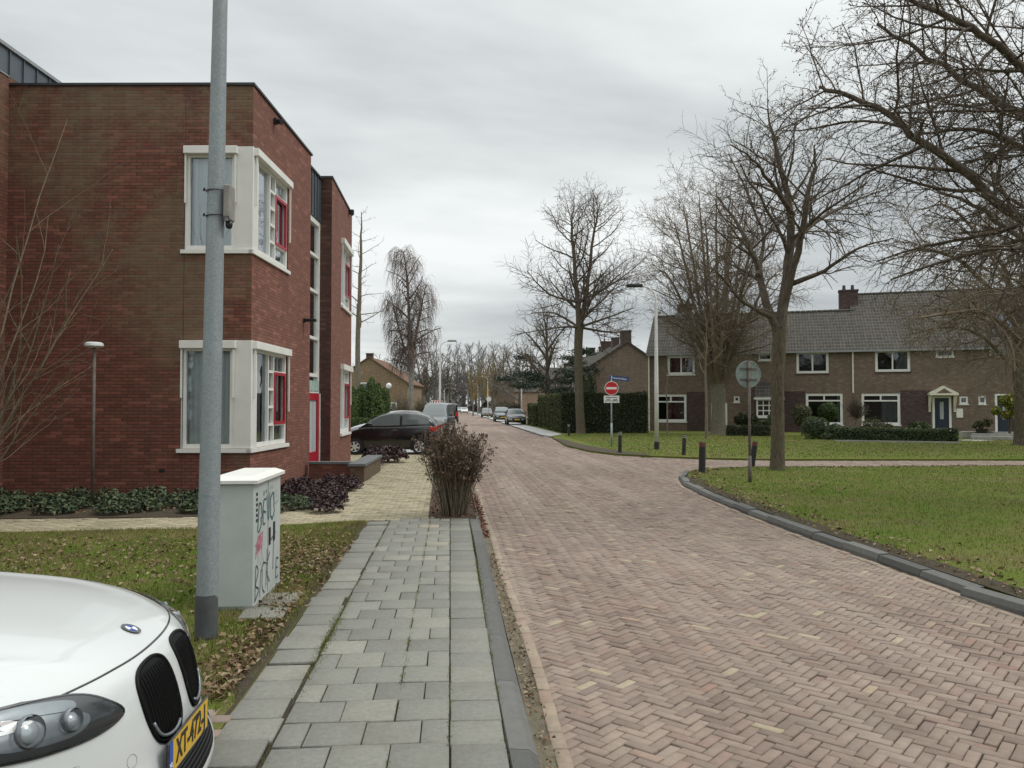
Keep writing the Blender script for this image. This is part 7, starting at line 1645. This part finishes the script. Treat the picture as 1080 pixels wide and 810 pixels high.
for sd in (-1, 1):
    k = closed([(sd*.058, .60), (sd*.058, .735), (sd*.085, .778), (sd*.16, .788), (sd*.255, .778), (sd*.305, .745), (sd*.318, .68), (sd*.308, .60), (sd*.275, .538), (sd*.21, .512), (sd*.13, .512), (sd*.078, .540)], 5)
    gr = patch('kidney_grille', k, .0035, 'grille_black', wc, 10)
    seam('grille_rim', k+[k[0], k[1]], .008, 'grille_black', gr, .003); 
    for i in range(11):
        yy = sd*(.085+.020*i); zs_ = [p[1] for p in k if abs(p[0]-yy) < .03]; zt, zl = max(zs_)-.022, min(zs_)+.022
        m = MB(); m.tube([tuple(Sp(yy, zl+(zt-zl)*j/8, .006)) for j in range(9)], .0016, 5); m.build('slat', M['grille_black'], gr, smooth=True)
    lowr = [p for p in k if p[1] < .59]; lowr.sort(key=lambda p: sd*p[0]); a_ = [(p[0]*.93+sd*.185*.07, p[1]+.018) for p in lowr if sd*p[0] > .09]; seam('chrome_strip', a_, .0065, 'lamp_grey', gr, .009)
    # headlight
    hl = closed([(sd*.41, .695), (sd*.45, .755), (sd*.52, .808), (sd*.66, .850), (sd*.79, .885), (sd*.90, .905), (sd*.925, .86), (sd*.90, .79), (sd*.84, .735), (sd*.76, .70), (sd*.66, .675), (sd*.52, .668)], 5)
    hb = patch('headlight', hl, .004, 'lamp_black', wc, 8, cen=(sd*.70, .775)); seam('headlight_rim', hl+[hl[0]], .0045, 'gloss_black', hb, .003)
    refl_ = closed([(sd*.545, .795), (sd*.60, .822), (sd*.72, .858), (sd*.86, .888), (sd*.86, .872), (sd*.74, .832), (sd*.62, .79), (sd*.56, .775)], 5); patch('cover_reflection', refl_, .010, 'lamp_grey', hb, 4)  # grey strip paints the reflection along the top of the lamp cover
    bz = closed([(sd*.53, .745), (sd*.60, .785), (sd*.74, .815), (sd*.80, .79), (sd*.74, .73), (sd*.62, .70), (sd*.55, .71)], 5); patch('bezel', bz, .0065, 'lamp_grey', hb, 3)
    for (cy_, cz_, r_) in ((.585, .750, .034), (.685, .768, .046)):
        c0 = Sp(sd*cy_, cz_, .006); c1 = Sp(sd*cy_, cz_, .040); m = MB(); dd_ = (c1-c0).normalized(); dd_ = (dd_+Vector((.8, 0, 0))).normalized()
        pts_ = [c0+dd_*a for a in (0, .010, .018, .022, .016, .006)]; m.tube([tuple(p) for p in pts_[:4]], [r_*1.06, r_*1.09, r_*1.05, r_*1.0], 20, caps=False); m.build('lamp_ring', M['lamp_grey'], hb, smooth=True)
        m = MB(); m.tube([tuple(c0+dd_*a) for a in (.0, .010, .018, .022)], [r_*.82, r_*.7, r_*.42, r_*.05], 20); m.build('lens', M['head_glass'], hb, smooth=True)
    patch('lamp_cover', hl, .010, 'lamp_cover', hb, 8, .020, cen=(sd*.70, .775))
    # bumper intake / fog lamp and parking sensor
    fg = closed([(sd*.44, .40), (sd*.50, .44), (sd*.60, .43), (sd*.70, .40), (sd*.68, .33), (sd*.55, .31), (sd*.46, .34)], 5); f_ = patch('side_intake', fg, .003, 'grille_black', wc, 4)
    seam('sensor_ring', closed([(sd*(.42+.022*math.cos(a)), .53+.022*math.sin(a)) for a in np.linspace(0, 2*PI, 9)[:-1]], 2)+[(sd*.442, .53)], .0009, 'lamp_grey', wc, .0)
    seam('washer_cover', [(sd*.60, .60), (sd*.66, .60), (sd*.665, .55), (sd*.60, .545), (sd*.595, .60)], .0010, 'lamp_grey', wc, .0)
# hood shut line: across above the kidneys, then up over the headlights
hl_ = [(-.93, .925), (-.86, .905), (-.74, .875), (-.64, .85), (-.56, .822)]
mid_ = [(y_, .822-.012*math.cos(y_/.56*PI/2)) for y_ in np.linspace(-.55, .55, 30)]
seam('hood_seam', hl_+mid_+[(-a, b) for a, b in hl_[::-1]], .0050, 'gloss_black', wc, -.002)
# lower intake and lip
li = closed([(-.38, .385), (-.30, .41), (.30, .41), (.38, .385), (.34, .325), (.2, .305), (-.2, .305), (-.34, .325)], 6); lo_ = patch('lower_intake', li, .004, 'grille_black', wc, 8)
for i in range(5): m = MB(); z_ = .325+.016*i; m.tube([tuple(Sp(y_, z_, .006)) for y_ in np.linspace(-.31, .31, 12)], .003, 5); m.build('slat', M['lamp_black'], lo_)
# number plate
Pc = Sp(0, .475, .020); m = MB(); m.box(Pc.x-.008, Pc.x, -.275, .275, .470-.066, .470+.066, bev=.003); pt = m.build('number_plate', M['gloss_black'], wc)
m = MB(); m.box(Pc.x+.0005, Pc.x+.002, -.26+.045, .26, .470-.055, .470+.055); m.build('plate_face', M['plate_yellow'], pt); m = MB(); m.box(Pc.x+.0005, Pc.x+.002, -.26, -.2155, .470-.055, .470+.055); m.build('plate_band', M['plate_blue'], pt)
text_mesh('lettering', 'XT-472-J', .118, 'marker_black', pt, basis((Pc.x+.003, .022, .470), (0, 1, 0), (0, 0, 1)), bold=.0022, sx=.92)
text_mesh('lettering', 'NL', .028, 'sign_white', pt, basis((Pc.x+.003, -.238, .445), (0, 1, 0), (0, 0, 1)))
pt.rotation_euler = (0, 0, R(-3)); pt.location = (.002, -.07, 0); pt.scale = (1, .86, 1)
# round emblem on the hood: dark ring, blue and white quarters
E0 = Sp(0, .858, .001); eu = (Sp(.03, .858)-Sp(-.03, .858)).normalized(); ev = (Sp(0, .875)-Sp(0, .842)).normalized(); Em = basis(E0, eu, ev)
def edisc(name, r0, r1, a0, a1, h, mat, parent):
    m = MB(); n = 16; A = [R(a0+(a1-a0)*i/n) for i in range(n+1)]; vs = [Em @ Vector((r_*math.cos(a), r_*math.sin(a), h)) for r_ in (r0, r1) for a in A]; m.add(vs, [(i, n+1+i, n+2+i, i+1) for i in range(n)]); return m.build(name, M[mat], parent)
eb = edisc('emblem', 0.0005, .0395, 0, 360, .003, 'chrome', wc); edisc('ring', .025, .0375, 0, 360, .004, 'gloss_black', eb)
for i, mt in enumerate(('plate_blue', 'sign_white', 'plate_blue', 'sign_white')): edisc('quarter', .0004, .0235, 90*i, 90*i+90, .0045, mt, eb)
